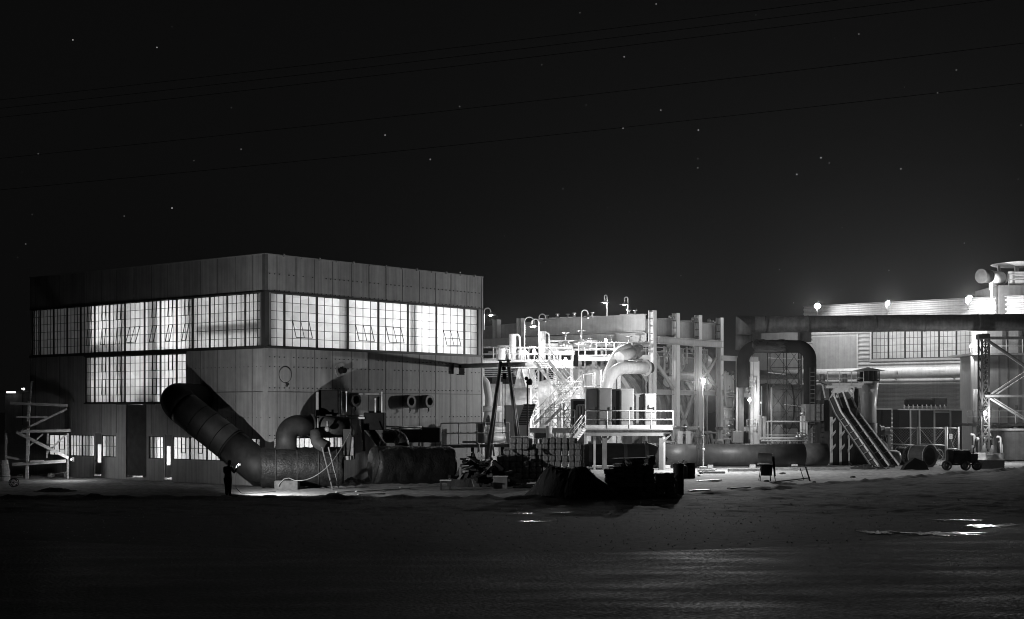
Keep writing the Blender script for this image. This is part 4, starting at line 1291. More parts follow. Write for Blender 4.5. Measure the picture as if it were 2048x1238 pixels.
MB().tube([W(1238, 716, 119.2), W(1263, 705, 121)], 0.5, 20).build('side_pipe', M_TANK, wb2)
MB().tube([W(1262, 706, 120.9), W(1276, 702, 122.5)], 0.62, 20).build('dark_duct', M_MID, wb2)

# white horizontal vessel left of the stairs
wv = thing('white_vessel', 'bright white horizontal tank behind the tripod', 'tank', W(1040, 905, 124))
VY = 124.5
cl = W(962, 815, VY); cr = W(1165, 818, VY)
ax = (cr - cl).normalized()
MB().lathe([(0.6, -0.6), (1.6, -0.35), (2.05, 0.0), (2.05, 4.2), (2.5, 5.6), (2.5, (cr - cl).length - 0.4), (1.9, (cr - cl).length + 0.1), (0.8, (cr - cl).length + 0.35)], cl, 48, ax).build('shell', M_TANK, wv)
for k in (0.1, 1.6):
    MB().ring(cl + ax * k, cl + ax * (k + 0.2), 2.0, 2.22, 40).build('flange', M_WHITE, wv)
for k in (5.7, 7.6):
    MB().ring(cl + ax * k, cl + ax * (k + 0.14), 2.45, 2.62, 40).build('flange', M_WHITE, wv)
for k in (1.2, 4, 7.5):
    q = cl + ax * k
    MB().box((q.x - 0.3, q.y - 1.4, 0), (q.x + 0.3, q.y + 1.4, q.z - 1.4)).build('saddle', M_LIGHT, wv)
hp = thing('white_hopper', 'pale faceted hopper on top of the white tank below the catwalk', 'hopper', W(1052, 778, 123))
tp = [W(1036, 736, 121.6), W(1074, 736, 121.6)]
a_, b_ = W(1036, 737, 122.0), W(1068, 737, 122.0)
c_, d_ = W(1028, 776, 121.4), W(1076, 776, 121.4)
hv = [a_, b_, d_, c_, a_ + V(0, 2.0, 0), b_ + V(0, 2.0, 0), d_ + V(0, 3, 0), c_ + V(0, 3, 0)]
MB().add(hv, [(0, 3, 2, 1), (4, 5, 6, 7), (0, 1, 5, 4), (3, 7, 6, 2), (0, 4, 7, 3), (1, 2, 6, 5)]).build('hopper_body', M_TANK, hp)
MB().bar(W(1044, 738, 121.8), W(1052, 775, 121.2), 0.14).bar(W(1058, 738, 121.8), W(1066, 775, 121.2), 0.14).build('stiffener', M_WHITE, hp)

# curved hose at the corner of the hall
solo(MB().tube(fillet([W(958, 756, 110), W(972, 762, 110), W(978, 800, 110), W(973, 845, 110)], 2.0, 8), 0.27, 14), 'grey_hose', M_LIGHT, 'fat grey hose curving down behind the corner of the hall', 'hose')
wp = thing('pipe_stack', 'horizontal white pipes low behind the landing rail', 'pipework', W(985, 890, 108))
for k, (y, r) in enumerate(((818, 0.22), (858, 0.16), (866, 0.22), (876, 0.26), (882, 0.12))):
    MB().tube([W(955, y, 108 + k * 0.1), W(1010 if k else 1004, y, 108.5 + k * 0.1)], r, 12).build('pipe_run', M_WHITE, wp)

# grey machine casing and louvre
cas = solo(MB().cbox((W(1009, 0, 112).x, 112, 0), (W(1056, 0, 112).x, 114, W(0, 810, 112).z), 0.05), 'machine_casing', M_LIGHT, 'plain grey machine casing between the tripod legs', 'casing')
lv = thing('louvre_panel', 'slanted louvre screen beside the grey machine casing', 'louvre', W(1052, 850, 110))
for k in range(12):
    y = 809 + k * 3.4
    s = k / 11.0
    MB().bar(W(1049 - 14 * s, y, 110.8), W(1071 - 14 * s, y, 110.4), 0.16, 0.035).build('slat', M_GREY, lv)
MB().add([W(1048, 808, 110.95), W(1072, 808, 110.55), W(1057, 850, 110.55), W(1033, 850, 110.95)], [(0, 1, 2, 3)]).build('backing', M_DARK, lv)
MB().bar(W(1048, 808, 110.8), W(1033, 850, 110.8), 0.08).build('frame', M_LIGHT, lv)

# pale cabin behind the stairs
cb = thing('white_enclosure', 'pale sheet metal enclosure glowing behind the stairs', 'enclosure', W(1170, 905, 126))
x0 = W(1112, 0, 126).x; x1 = W(1232, 0, 126).x
MB().box((x0, 126, 0), (x1, 130, W(0, 737, 126).z)).build('wall', M_WHITE, cb)
for px in (1112, 1142, 1172, 1202):
    MB().bar(W(px, 740, 125.95), V(W(px, 0, 125.95).x, 125.95, 0), 0.1).build('seam_rib', M_LIGHT, cb)
MB().box((x0 - 0.15, 125.8, W(0, 737, 126).z), (x1 + 0.1, 130.1, W(0, 733, 126).z)).build('roof', M_LIGHT, cb)
MB().box((W(1146, 0, 125.9).x, 125.8, W(0, 848, 126).z), (W(1168, 0, 125.9).x, 125.98, W(0, 790, 126).z)).build('door', M_LIGHT, cb)

# ================================================================== CATWALKS AND STAIRS
UY = 119.0
cwalk = thing('upper_catwalk', 'long pale upper catwalk with railings and deck beam left of the frame', 'catwalk', W(1040, 905, UY))
ua, ub = W(955, 722, UY + 0.6), W(1146, 731, UY)
ub.z = ua.z - 0.05
MB().ibeam(ua - V(0, 0, 0.28), ub - V(0, 0, 0.28), 0.3, 0.55, 0.05).build('deck_beam', M_WHITE, cwalk)
MB().bar(ua + V(0, 0.9, -0.02), ub + V(0, 0.9, -0.02), 1.8, 0.05).build('deck', M_LIGHT, cwalk)
railing('', '', [ua, ub], 1.15, 1.3, 0.032, M_WHITE, cwalk, 0.12)
railing('', '', [ua + V(0, 1.8, 0), ub + V(0, 1.8, 0)], 1.15, 1.6, 0.032, M_WHITE, cwalk)
for px in (966, 1066, 1110, 1143):
    q = W(px, 735, UY + 0.9)
    MB().bar(V(q.x, q.y, 0), V(q.x, q.y, ua.z - 0.6), 0.26).build('leg', M_LIGHT, cwalk)
cw2 = thing('frame_catwalk', 'pale catwalk with railing running into the left bay of the portal frame', 'catwalk', W(1220, 905, 122))
va, vb = W(1157, 711, 122), W(1300, 706, 122)
vb.z = va.z
MB().ibeam(va - V(0, 0, 0.2), vb - V(0, 0, 0.2), 0.25, 0.5, 0.04).build('deck_beam', M_WHITE, cw2)
MB().bar(va + V(0, 0.8, 0), vb + V(0, 0.8, 0), 1.6, 0.05).build('deck', M_LIGHT, cw2)
railing('', '', [va, vb], 1.1, 1.5, 0.03, M_WHITE, cw2)
for px in (1160, 1187, 1238):
    q = W(px, 720, 122.6)
    MB().bar(V(q.x, q.y, 0), V(q.x, q.y, va.z - 0.3), 0.28).build('leg', M_LIGHT, cw2)
MB().bar(W(1172, 745, 122.6), W(1187, 725, 122.6), 0.14).bar(W(1204, 745, 122.6), W(1189, 725, 122.6), 0.14).build('brace', M_LIGHT, cw2)
# tall switch house wall below the second catwalk
def stair(name, label, p, q, w, n, m=M_WHITE, lw=0.1, side=V(0, 1, 0), rail=True):
    """flight from p (low) to q (high), treads between two stringers offset by side*w"""
    t = thing(name, label, 'stairs', p)
    p = Vector(p); q = Vector(q); sd = Vector(side) * w
    MB().bar(p, q, 0.05, 0.26).build('stringer', m, t)
    MB().bar(p + sd, q + sd, 0.05, 0.26).build('stringer', m, t)
    dirh = Vector((q.x - p.x, q.y - p.y, 0)).normalized()
    for i in range(1, n):
        c = p.lerp(q, i / n)
        MB().bar(c + sd * 0.03 , c + sd * 0.97, 0.26, 0.035).build('tread', m, t)
    if rail:
        for o in (V(0, 0, 0), sd):
            MB().tube([p + o + V(0, 0, 1.0), q + o + V(0, 0, 1.0)], 0.03, 8).build('rail', m, t)
            MB().tube([p + o + V(0, 0, 0.52), q + o + V(0, 0, 0.52)], 0.025, 8).build('rail', m, t)
            k = max(2, int((q - p).length / 1.3))
            for i in range(k + 1):
                c = p.lerp(q, i / k) + o
                MB().tube([c, c + V(0, 0, 1.0)], 0.03, 8).build('post', m, t)
    return t
stair('upper_stairs', 'long pale steel stairs descending from the upper catwalk', W(1122, 788, 117.5), W(1068, 722, 118.2), 1.5, 18, M_WHITE, side=V(0.75, -0.66, 0))
stair('middle_stairs', 'white steel stairs rising toward the pale enclosure right of the lattice mast', W(1090, 848, 113.5), W(1163, 776, 117), 1.1, 16, M_WHITE, side=V(-0.75, 0.66, 0))
ml = thing('stair_landing', 'small railed landing at the head of the white middle stairs', 'platform', W(1140, 790, 117.6))
la, lb_ = W(1118, 789, 117.6), W(1163, 776, 117.4)
lb_.z = la.z
MB().bar(la + V(0, 0.5, 0), lb_ + V(0, 0.5, 0), 1.2, 0.08).build('deck', M_LIGHT, ml)
railing('', '', [la + V(0, 1.1, 0), lb_ + V(0, 1.1, 0)], 1.1, 1.4, 0.03, M_WHITE, ml)
for q in (la, lb_):
    MB().bar(q, V(q.x, q.y, 0), 0.16).build('leg', M_WHITE, ml)
md = thing('middle_deck', 'railed grey deck between the lattice mast and the cabinet platform', 'platform', W(1120, 905, 112))
ma, mb2 = W(1060, 857, 112), W(1153, 857, 112)
MB().bar(ma + V(0, 1, -0.15), mb2 + V(0, 1, -0.15), 2.0, 0.36).build('deck', M_LIGHT, md)
railing('', '', [W(1081, 850, 111.2), W(1150, 850, 111.2)], 1.15, 1.3, 0.035, M_WHITE, md)
for px in (1070, 1110, 1150):
    MB().bar(W(px, 864, 112.2), V(W(px, 0, 112.2).x, 112.2, 0), 0.2).build('leg', M_LIGHT, md)

def lattice(name, label, px0, px1, ybot, ytop, Y, m, bays, lw=0.09, depth=0.8, cat='mast'):
    t = thing(name, label, cat, V(W((px0 + px1) / 2, 0, Y).x, Y, 0))
    x0 = W(px0, 0, Y).x; x1 = W(px1, 0, Y).x
    z0 = max(0, W(0, ybot, Y).z); z1 = W(0, ytop, Y).z
    for x in (x0, x1):
        for d in (0, depth):
            MB().bar(V(x, Y + d, z0), V(x, Y + d, z1), lw).build('leg', m, t)
    for k in range(bays):
        a = z0 + (z1 - z0) * k / bays; b = z0 + (z1 - z0) * (k + 1) / bays
        br = MB()
        br.bar(V(x0, Y - 0.02, a), V(x1, Y - 0.02, b), lw * 0.55)
        br.bar(V(x1, Y + 0.03, a), V(x0, Y + 0.03, b), lw * 0.55)
        br.bar(V(x0, Y, b), V(x1, Y, b), lw * 0.6)
        br.bar(V(x0, Y, a), V(x0, Y + depth, b), lw * 0.5).bar(V(x1, Y + depth, a), V(x1, Y, b), lw * 0.5)
        br.build('lacing', m, t)
    return t
lattice('lattice_mast', 'pale lattice mast standing left of the long upper stairs', 1062, 1077, 905, 738, 116.5, M_WHITE, 8, 0.13, 0.7)

lattice('lattice_mast', 'short white lattice stand under the foot of the long upper stairs', 1100, 1121, 905, 792, 115.0, M_WHITE, 5, 0.11, 0.6)
lattice('lattice_mast', 'white lattice stand between the middle deck and the cable cabinet', 1128, 1142, 905, 806, 114.2, M_LIGHT, 5, 0.1, 0.6)
pfm = thing('riser_pipework', 'thin white pipe frame standing before the pale enclosure', 'pipework', W(1170, 905, 121))
for px, y0 in ((1143, 722), (1166, 748), (1189, 745), (1202, 740), (1112, 760)):
    MB().tube([V(W(px, 0, 121).x, 121, 0), W(px, y0, 121)], 0.09, 8).build('riser', M_LIGHT, pfm)
for y, a, b in ((763, 1098, 1168), (748, 1166, 1189), (772, 1143, 1202), (800, 1112, 1189), (826, 1112, 1202)):
    MB().tube([W(a, y, 121), W(b, y, 121)], 0.06, 8).build('pipe_run', M_LIGHT, pfm)
for a, b in (((1112, 800), (1143, 772)), ((1143, 800), (1166, 772)), ((1189, 800), (1202, 772))):
    MB().tube([W(a[0], a[1], 121), W(b[0], b[1], 121)], 0.045, 8).build('strut', M_LIGHT, pfm)
# small tanks on the catwalk
def vtank(px, y0, y1, r, Y, label, m=M_TANK):
    t = thing('upright_tank', label, 'tank', W(px, y1, Y))
    b = W(px, y1, Y); tt = W(px, y0, Y)
    h = tt.z - b.z
    MB().lathe([(r, 0), (r, h - 0.06), (r * 0.94, h), (0, h + 0.02)], b, 24).build('shell', m, t)
    MB().tube(fillet([tt + V(r * 0.4, -0.1, -0.05), tt + V(r + 0.25, -0.1, -0.05), tt + V(r + 0.42, -0.1, -h * 0.95)], 0.3, 6), 0.07, 8).build('outlet_pipe', m, t)
    return t
vtank(1025, 668, 722, 0.3, 120.0, 'slim white upright tank on the left of the upper catwalk')
vtank(1003, 697, 722, 0.34, 119.6, 'short white upright tank above the tripod head')
vtank(1084, 664, 722, 0.3, 120.2, 'slim grey upright tank right of the glaring catwalk lamp', M_LIGHT)
vtank(1041, 700, 722, 0.26, 120.4, 'low white upright tank behind the lamp mast')
vtank(1014, 702, 722, 0.2, 120.6, 'smallest white upright tank on the upper catwalk')

# valve trains under the girders: header pipes, valves with handwheels
def wheelvalve(q, s, t, m=M_ALU):
    MB().tube([q, q + V(0, 0, 0.75 * s)], 0.06 * s, 8).build('valve_stem', m, t)
    MB().ring(q + V(0, 0, 0.7 * s), q + V(0, 0, 0.74 * s), 0.26 * s, 0.32 * s, 14).bar(q + V(-0.28 * s, 0, 0.72 * s), q + V(0.28 * s, 0, 0.72 * s), 0.03).build('handwheel', m, t)
    MB().ball(q - V(0, 0, 0.1 * s), 0.32 * s, 12, 8).tube([q + V(-0.5 * s, 0, -0.15 * s), q + V(0.5 * s, 0, -0.15 * s)], 0.2 * s, 12).build('valve_body', m, t)
vt = thing('valve_train', 'white header pipes with handwheel valves below the long girder', 'pipework', W(1150, 905, 124))
for px, py, s in ((1131, 688, 1.3), (1162, 684, 1.3), (1180, 690, 0.8), (1258, 690, 1.0), (1222, 686, 0.9)):
    wheelvalve(W(px, py, 124), s, vt)
for y, r, a, b in ((690, 0.16, 1090, 1300), (699, 0.1, 1090, 1290), (682, 0.09, 1100, 1200), (705, 0.2, 1092, 1150)):
    MB().tube([W(a, y, 124.3), W(b, y, 124.3)], r, 10).build('pipe_run', M_WHITE, vt)
for px in (1098, 1108, 1120, 1143, 1170, 1192, 1204, 1232, 1247):
    MB().tube([W(px, 684 + (px % 7), 124.4), W(px, 735, 124.4)], 0.07 + 0.05 * (px % 3), 8).build('drop_pipe', M_WHITE, vt)
MB().tube(fillet([W(1168, 700, 124), W(1172, 682, 124), W(1182, 682, 124), W(1186, 700, 124)], 0.3, 5), 0.07, 8).build('loop_pipe', M_WHITE, vt)
MB().cbox((W(1112, 0, 125).x, 124.8, W(0, 700, 125).z), (W(1132, 0, 125).x, 126, W(0, 681, 125).z), 0.08).build('actuator', M_LIGHT, vt)
MB().bar(W(1300, 735, 124.5), V(W(1300, 0, 124.5).x, 124.5, 0), 0.2).bar(W(1095, 735, 124.5), V(W(1095, 0, 124.5).x, 124.5, 0), 0.2).build('support_post', M_LIGHT, vt)
rnd = random.Random(5)
pr_ = thing('pipe_rack', 'crowded rack of small pipes and valves behind the upper catwalk', 'pipework', W(1030, 905, 127))
for k in range(15):
    y = 684 + rnd.random() * 60
    a = 958 + rnd.random() * 60
    b = a + 25 + rnd.random() * 70
    Y = 126 + rnd.random() * 2
    MB().tube(fillet([W(a, y, Y), W(b, y, Y), W(b, y + rnd.choice((-14, 16)), Y)], 0.3, 4), 0.06 + rnd.random() * 0.12, 8).build('pipe_run', rnd.choice((M_WHITE, M_LIGHT, M_ALU)), pr_)
for px in (963, 1000, 1040, 1085):
    MB().bar(W(px, 690, 127), V(W(px, 0, 127).x, 127, 0), 0.18).build('support_post', M_LIGHT, pr_)
for k in range(12):
    MB().bar(W(962 + (k % 2) * 3, 733 + k * 2.0, 125.5 + k * 0.05), W(1030 - (k % 3) * 6, 733 + k * 2.0, 125.5 + k * 0.05), 0.2, 0.045).build('cable_tray', M_DARK if k % 2 else M_LIGHT, pr_)
pj = thing('column_pipework', 'thin pipes and valves hanging between the portal columns', 'pipework', FL(6, 0.8, 0))
for k in range(16):
    x = 0.6 + rnd.random() * 9.8
    z = 9.9 + rnd.random() * 0.3
    MB().tube([FL(x, 1.0, z), FL(x, 1.0, z - 0.9 - rnd.random() * 1.8)], 0.05 + rnd.random() * 0.07, 8).build('drop_pipe', rnd.choice((M_ALU, M_LIGHT, M_WHITE)), pj)
for z in (9.95, 9.55, 9.15):
    MB().tube([FL(0.4, 1.0, z), FL(10.5, 1.0, z)], 0.05, 8).build('pipe_run', M_LIGHT, pj)
MB().bar(FL(0.5, 1.0, 9.95), FL(0.5, 1.0, 0), 0.12).bar(FL(10.4, 1.0, 9.95), FL(10.4, 1.0, 0), 0.12).build('support_post', M_LIGHT, pj)
lowp = thing('low_pipework', 'jumble of bright pipes at the foot of the portal columns', 'pipework', FL(5, -0.7, 0))
for k in range(22):
    x = -2 + rnd.random() * 13
    z = 1.7 + rnd.random() * 1.3
    y = -0.4 - rnd.random() * 0.6
    MB().tube(fillet([FL(x, y, z), FL(x + 0.8 + rnd.random() * 2, y, z), FL(x + 1.2 + rnd.random(), y, 0.3)], 0.2, 4), 0.05 + rnd.random() * 0.09, 8).build('pipe_run', rnd.choice((M_WHITE, M_ALU, M_LIGHT)), lowp)
for px in (1360, 1376):
    MB().cbox((W(px - 4, 0, 124).x, 124, 0), (W(px + 6, 0, 124).x, 124.6, W(0, 862, 124).z), 0.05).build('junction_box', M_LIGHT, lowp)

# ================================================================== CABINET PLATFORM
PY = 108.0
cp_ = thing('cabinet_platform', 'raised steel platform carrying the row of grey cabinets', 'platform', W(1257, 940, PY))
pa, pb = W(1166, 857, PY), W(1346, 857, PY)
MB().box((pa.x, PY, pa.z - 0.12), (pb.x, PY + 3.0, pa.z)).build('deck', M_GREY, cp_)
MB().box((W(1172, 0, PY).x, PY + 0.1, pa.z - 0.55), (W(1327, 0, PY).x, PY + 0.4, pa.z - 0.12)).build('edge_beam', M_GREY, cp_)
railing('', '', [W(1171, 858, PY + 0.05), W(1346, 858, PY + 0.05)], 1.35, 1.47, 0.04, M_WHITE, cp_, 0.3)
for px, yb, w_, m_ in ((1209, 0, 0.34, M_MID), (1189, 0, 0.16, M_LIGHT), (1322, 0, 0.34, M_MID), (1328, 0, 0.18, M_LIGHT)):
    q = W(px, 868, PY + 0.35)
    MB().bar(V(q.x, q.y, 0), q, w_, w_).build('leg', m_, cp_)
for px in (1209, 1325):
    q = W(px, 884, PY + 0.3)
    MB().bar(q, W(px - 14, 869, PY + 0.3), 0.14).bar(q, W(px + 16, 869, PY + 0.3), 0.14).build('knee_brace', M_MID, cp_)
for px, w_ in ((1183, 20), (1245, 20), (1296, 22)):
    q = W(px, 868, PY + 1.0)
    MB().cbox((q.x, q.y, q.z - (0.75 if px < 1290 else 0.7)), (q.x + w_ * PY / FOC, q.y + 0.7, q.z), 0.03).build('hung_box', M_MID, cp_)
def cabinet(px0, px1, ytop, Y, label, doors, m=M_GREY, win=False):
    x0 = W(px0, 0, Y).x; x1 = W(px1, 0, Y).x; z0 = pa.z; z1 = W(0, ytop, Y).z
    t = thing('electric_cabinet', label, 'cabinet', V((x0 + x1) / 2, Y, z0))
    MB().cbox((x0, Y, z0), (x1, Y + 1.3, z1), 0.03).build('cabinet_body', m, t)
    for d0, d1, ma_ in doors:
        a = x0 + (x1 - x0) * d0; b = x0 + (x1 - x0) * d1
        d = MB().cbox((a, Y - 0.05, z0 + 0.18), (b, Y - 0.004, z1 - 0.14), 0.015).build('door', ma_, t)
        MB().box((b - 0.14, Y - 0.1, z0 + 1.3), (b - 0.08, Y - 0.05, z0 + 1.6)).build('handle', M_DARK, d)
        MB().box((a + 0.06, Y - 0.058, z0 + (z1 - z0) * 0.45), (b - 0.06, Y - 0.05, z0 + (z1 - z0) * 0.45 + 0.03)).build('door_seam', M_DARK, d)
    return t
M_CABL = mat('cabinet_light', 0.36, 0.5, 0, 0.12, 1.5, 0.03, 8, streak=0.15)
M_CABM = mat('cabinet_mid', 0.27, 0.5, 0, 0.12, 1.5, 0.03, 8, streak=0.15)
M_CABD = mat('cabinet_dark', 0.17, 0.5, 0, 0.12, 1.5, 0.03, 8, streak=0.15)
cabinet(1172, 1196, 775, 109.0, 'tall light grey cabinet at the left end of the platform', [(0.2, 0.95, M_CABL)], M_CABL)
cabinet(1196.4, 1224, 776, 108.7, 'tall dark grey cabinet second from the left on the platform', [(0.08, 0.92, M_CABD)], M_CABD)
cabinet(1224.4, 1240, 778, 109.4, 'recessed tall cabinet with a dark lower bay in the platform row', [(0.1, 0.45, M_CABM), (0.5, 0.95, M_DARK)], M_CABM)
cabinet(1240.4, 1268, 777, 108.7, 'tall bolted cabinet in the middle of the platform row', [(0.08, 0.92, M_CABM)], M_CABM)
cabinet(1270, 1289, 787, 109.0, 'shorter dark cabinet right of the bolted one on the platform', [(0.1, 0.9, M_CABD)], M_CABD)
sg = cabinet(1289.4, 1312, 787, 108.7, 'short light cabinet bearing a small dark sign on the platform', [(0.05, 0.95, M_CABM)], M_CABM)
MB().box(tuple(W(1296.5, 817.5, 108.6)), tuple(W(1306, 810.5, 108.6) + V(0, 0.035, 0))).build('sign', M_BLACK, sg)
M_SIGN = mat('sign_white', 0.8, 0.5, 0, 0.05)
sgn = MB()
for k in range(3):
    q = W(1298.0 + 2.8 * k, 815.5, 108.585)
    sgn.bar(q, q + V(0, 0, 0.16), 0.02).bar(q + V(0, 0, 0.16), q + V(0.05, 0, 0.16), 0.02).bar(q + V(0.055, 0, 0.02), q + V(0.055, 0, 0.16), 0.02)
sgn.build('sign_lettering', M_SIGN, sg)
bk = thing('cable_cabinet', 'dark cabinet with a row of looped cable pipes left of the platform cabinets', 'cabinet', W(1155, 857, 111))
q0 = W(1142, 850, 111.5); q1 = W(1171, 798, 111.5)
MB().cbox((q0.x, 111.5, q0.z), (q1.x, 113, q1.z), 0.03).build('cabinet_body', M_MID, bk)
MB().box((q0.x + 0.18, 111.45, q0.z + 0.1), (q1.x - 0.1, 111.5, q1.z - 0.15)).build('open_bay', M_BLACK, bk)
for k in range(7):
    x = q0.x + 0.4 + k * 0.115
    MB().tube(fillet([V(x, 111.38, q0.z), V(x, 111.38, q1.z - 0.55), V(x + 0.16, 111.38, q1.z - 0.42), V(x + 0.3, 111.38, q1.z - 0.45)], 0.08, 4), 0.03, 8).build('cable_pipe', M_LIGHT, bk)
solo(MB().cbox((q0.x + 0.1, 111.4, 0), (q1.x - 0.1, 113.1, q0.z - 0.02), 0.03), 'plinth', M_GREY, 'grey plinth under the cable cabinet', 'plinth')
stair('lower_stairs', 'white open stairs descending left from the cabinet platform', W(1142, 893, 107.2), W(1170, 857, 107.6), 0.95, 9, M_WHITE, side=V(-0.3, -0.95, 0))
solo(MB().cbox(tuple(W(1071, 878, 110)), tuple(W(1092, 866, 110) + V(0, 1, 0)), 0.03).bar(W(1074, 878, 110.2), V(W(1074, 0, 110.2).x, 110.2, 0), 0.1).bar(W(1090, 878, 110.2), V(W(1090, 0, 110.2).x, 110.2, 0), 0.1), 'control_desk', M_BLACK, 'black control desk with pale rim behind the block stack', 'desk')
solo(MB().lathe([(0.14, 0), (0.2, 0.5), (0.26, 0.8), (0.26, 0.95), (0.1, 1.0)], V(W(1098, 0, 109).x, 109, W(0, 878, 109).z), 16).bar(W(1098, 878, 109), V(W(1098, 0, 109).x, 109, 0), 0.16), 'filter_pot', M_LIGHT, 'small pale filter pot beside the black control desk', 'filter')

# ================================================================== LONG GROUND DUCT
gd = thing('ground_duct', 'long dark steel duct lying along the yard in front of the portal frame', 'duct', V(20, 112, 0))
ga, gb = W(1316, 907, 112.5), W(1652, 907, 114.5)
ga.z = gb.z = 0.95
MB().tube([ga, ga.lerp(gb, 0.22)], 0.88, 32).build('duct_section', M_DUCT, gd)
MB().tube([ga.lerp(gb, 0.22), ga.lerp(gb, 0.86)], 0.87, 32).build('duct_section', M_DUCT, gd)
MB().tube([ga.lerp(gb, 0.86), gb], 0.88, 32).build('duct_section', M_DARK, gd)
MB().tube([ga.lerp(gb, 0.215), ga.lerp(gb, 0.225)], 0.91, 32).build('joint_band', M_DARK, gd)
for k in (0.05, 0.3, 0.55, 0.8):
    q = ga.lerp(gb, k)
    MB().box((q.x - 0.2, q.y - 0.9, -0.05), (q.x + 0.2, q.y + 0.9, 0.22)).build('cradle', M_TIMBER, gd)
hb = thing('bent_duct', 'black lobed duct bend lying under the cabinet platform', 'duct', W(1240, 940, 110))
MB().tube(fillet([W(1150, 915, 110.8), W(1185, 908, 110.8), W(1300, 909, 111.2), W(1318, 930, 110.8)], 0.6, 8), [0.85] * 20, 28).build('duct_section', M_BLACK, hb)
for px in (1180, 1250, 1292):
    q = W(px, 908, 110.9)
    MB().ring(q - V(0.12, 0, 0), q + V(0.12, 0, 0), 0.8, 0.98, 28).build('flange', M_DARK, hb)
for i, (px, px2, y) in enumerate(((1405, 1450, 948), (1455, 1520, 943), (1548, 1700, 941), (1395, 1430, 944))):
    plank(G(px, y), G(px2, y), 0.25, 0.16, ('short timber bearer right of the lamp post', 'timber bearer before the middle of the ground duct', 'longest timber bearer before the right end of the ground duct', 'small timber bearer at the lamp post foot')[i])

# ================================================================== RIGHT SIDE: DUCT BRIDGE AND BUILDING
BC = V(44.5, 140.0, 0)      # right end of the corrugated wall
def bt(px):
    r = (px - 1024) / FOC
    return (BC.x - r * BC.y) / (r * E2.y - E2.x)
NB = V(-E1.x, -E1.y, 0)     # outward normal, toward the yard
def BW(t, z, out=0.0):
    return BC + E2 * t + NB * out + V(0, 0, z)
bld = thing('corrugated_building', 'long corrugated metal building with a high lit window band', 'building', BC)
T0, T1, T2 = -9.0, bt(1608), bt(1506)
BTOP = 15.15
wz0, wz1 = 9.55, 13.0
wt0, wt1 = bt(1948), bt(1744)
def corr(t0, t1, z0, z1, pitch=0.42, amp=0.10):
    mb = MB()
    n = int((z1 - z0) / pitch * 4)
    vs = []
    for i in range(n + 1):
        z = z0 + (z1 - z0) * i / n
        o = (0, amp, amp, 0)[i % 4]
        vs += [BW(t0, z, o), BW(t1, z, o)]
    fs = [(2 * i, 2 * i + 1, 2 * i + 3, 2 * i + 2) for i in range(n)]
    mb.add(vs, fs)
    return mb
wl = corr(T0, T1, 0, wz0)
for a, b in ((T0, wt0), (wt1, T1)):
    m2 = corr(a, b, wz0, wz1); wl.add(m2.v, m2.f)
m2 = corr(T0, T1, wz1, BTOP); wl.add(m2.v, m2.f)
wl.build('wall', M_CORR, bld)
MB().prism([BW(T1, 0), BW(T1, BTOP), BW(T1, BTOP) - NB * 12, BW(T1, 0) - NB * 12], (0, 0, 0), tuple(E2 * -0.1)).build('wall', M_MID, bld)
MB().prism([BW(T0, BTOP + 0.02, 0.15), BW(T1, BTOP + 0.02, 0.15), BW(T1, BTOP + 1.0, -12), BW(T0, BTOP + 1.0, -12)], (0, 0, 0), (0, 0, 0.1)).build('roof', M_MID, bld)
MB().prism([BW(T0, 0, -11.9), BW(T1 - 0.2, 0, -11.9), BW(T1 - 0.2, BTOP, -11.9), BW(T0, BTOP, -11.9)], (0, 0, 0), tuple(NB * 0.1)).build('inner_wall', M_INT, bld)
# window band
nb = 6
for i in range(nb):
    a = wt0 + (wt1 - wt0) * i / nb; b = wt0 + (wt1 - wt0) * (i + 1) / nb
    f = MB()
    for t in (a, b):
        f.bar(BW(t, wz0, -0.02), BW(t, wz1, -0.02), 0.14, 0.1, NB)
    for z in (wz0 + 0.04, wz1 - 0.04):
        f.bar(BW(a, z, -0.02), BW(b, z, -0.02), 0.1, 0.08)
    for k in range(1, 4):
        t = a + (b - a) * k / 4
        f.bar(BW(t, wz0, -0.03), BW(t, wz1, -0.03), 0.035, 0.04, NB)
    for k in range(1, 5):
        z = wz0 + (wz1 - wz0) * k / 5
        f.bar(BW(a, z, -0.03), BW(b, z, -0.03), 0.035, 0.04)
    fo = f.build('window', M_DARK, bld)
    MB().add([BW(a, wz0, -0.1), BW(b, wz0, -0.1), BW(b, wz1, -0.1), BW(a, wz1, -0.1)], [(0, 1, 2, 3)]).build('pane', M_GLASS, fo)
MB().bar(BW(wt0 - 0.2, wz0 - 0.12, 0.1), BW(wt1 + 0.2, wz0 - 0.12, 0.1), 0.14, 0.2).build('window_sill', M_GREY, bld)
for k in (wt1 + 0.1,):
    MB().bar(BW(k, wz0 - 0.2, 0.1), BW(k, wz1 + 0.2, 0.1), 0.16, 0.1, NB).build('window_jamb', M_LIGHT, bld)
ssa, ssb = bt(1716), bt(1626)
MB().prism([BW(ssa, 7.95), BW(ssb, 7.95), BW(ssb, 12.0), BW(ssa, 12.0)], tuple(NB * 0.06), tuple(NB * 0.12)).build('sliding_door', M_GREY, bld)
MB().bar(BW(ssa, 7.5, 0.13), BW(ssa, 12.2, 0.13), 0.14, 0.1, NB).build('door_jamb', M_LIGHT, bld)
# annex
MB().prism([BW(T1 + 0.12, 0), BW(T2, 0), BW(T2, 12.6), BW(T1 + 0.12, 12.6)], tuple(NB * -6), (0, 0, 0)).build('annex_wall', M_GREY, bld)
plight('building_lamp', BW(wt0 + 2.5, 12.2, -4.0), 420, 0.4)
plight('building_lamp', BW(wt1 - 2.5, 12.2, -4.0), 420, 0.4)

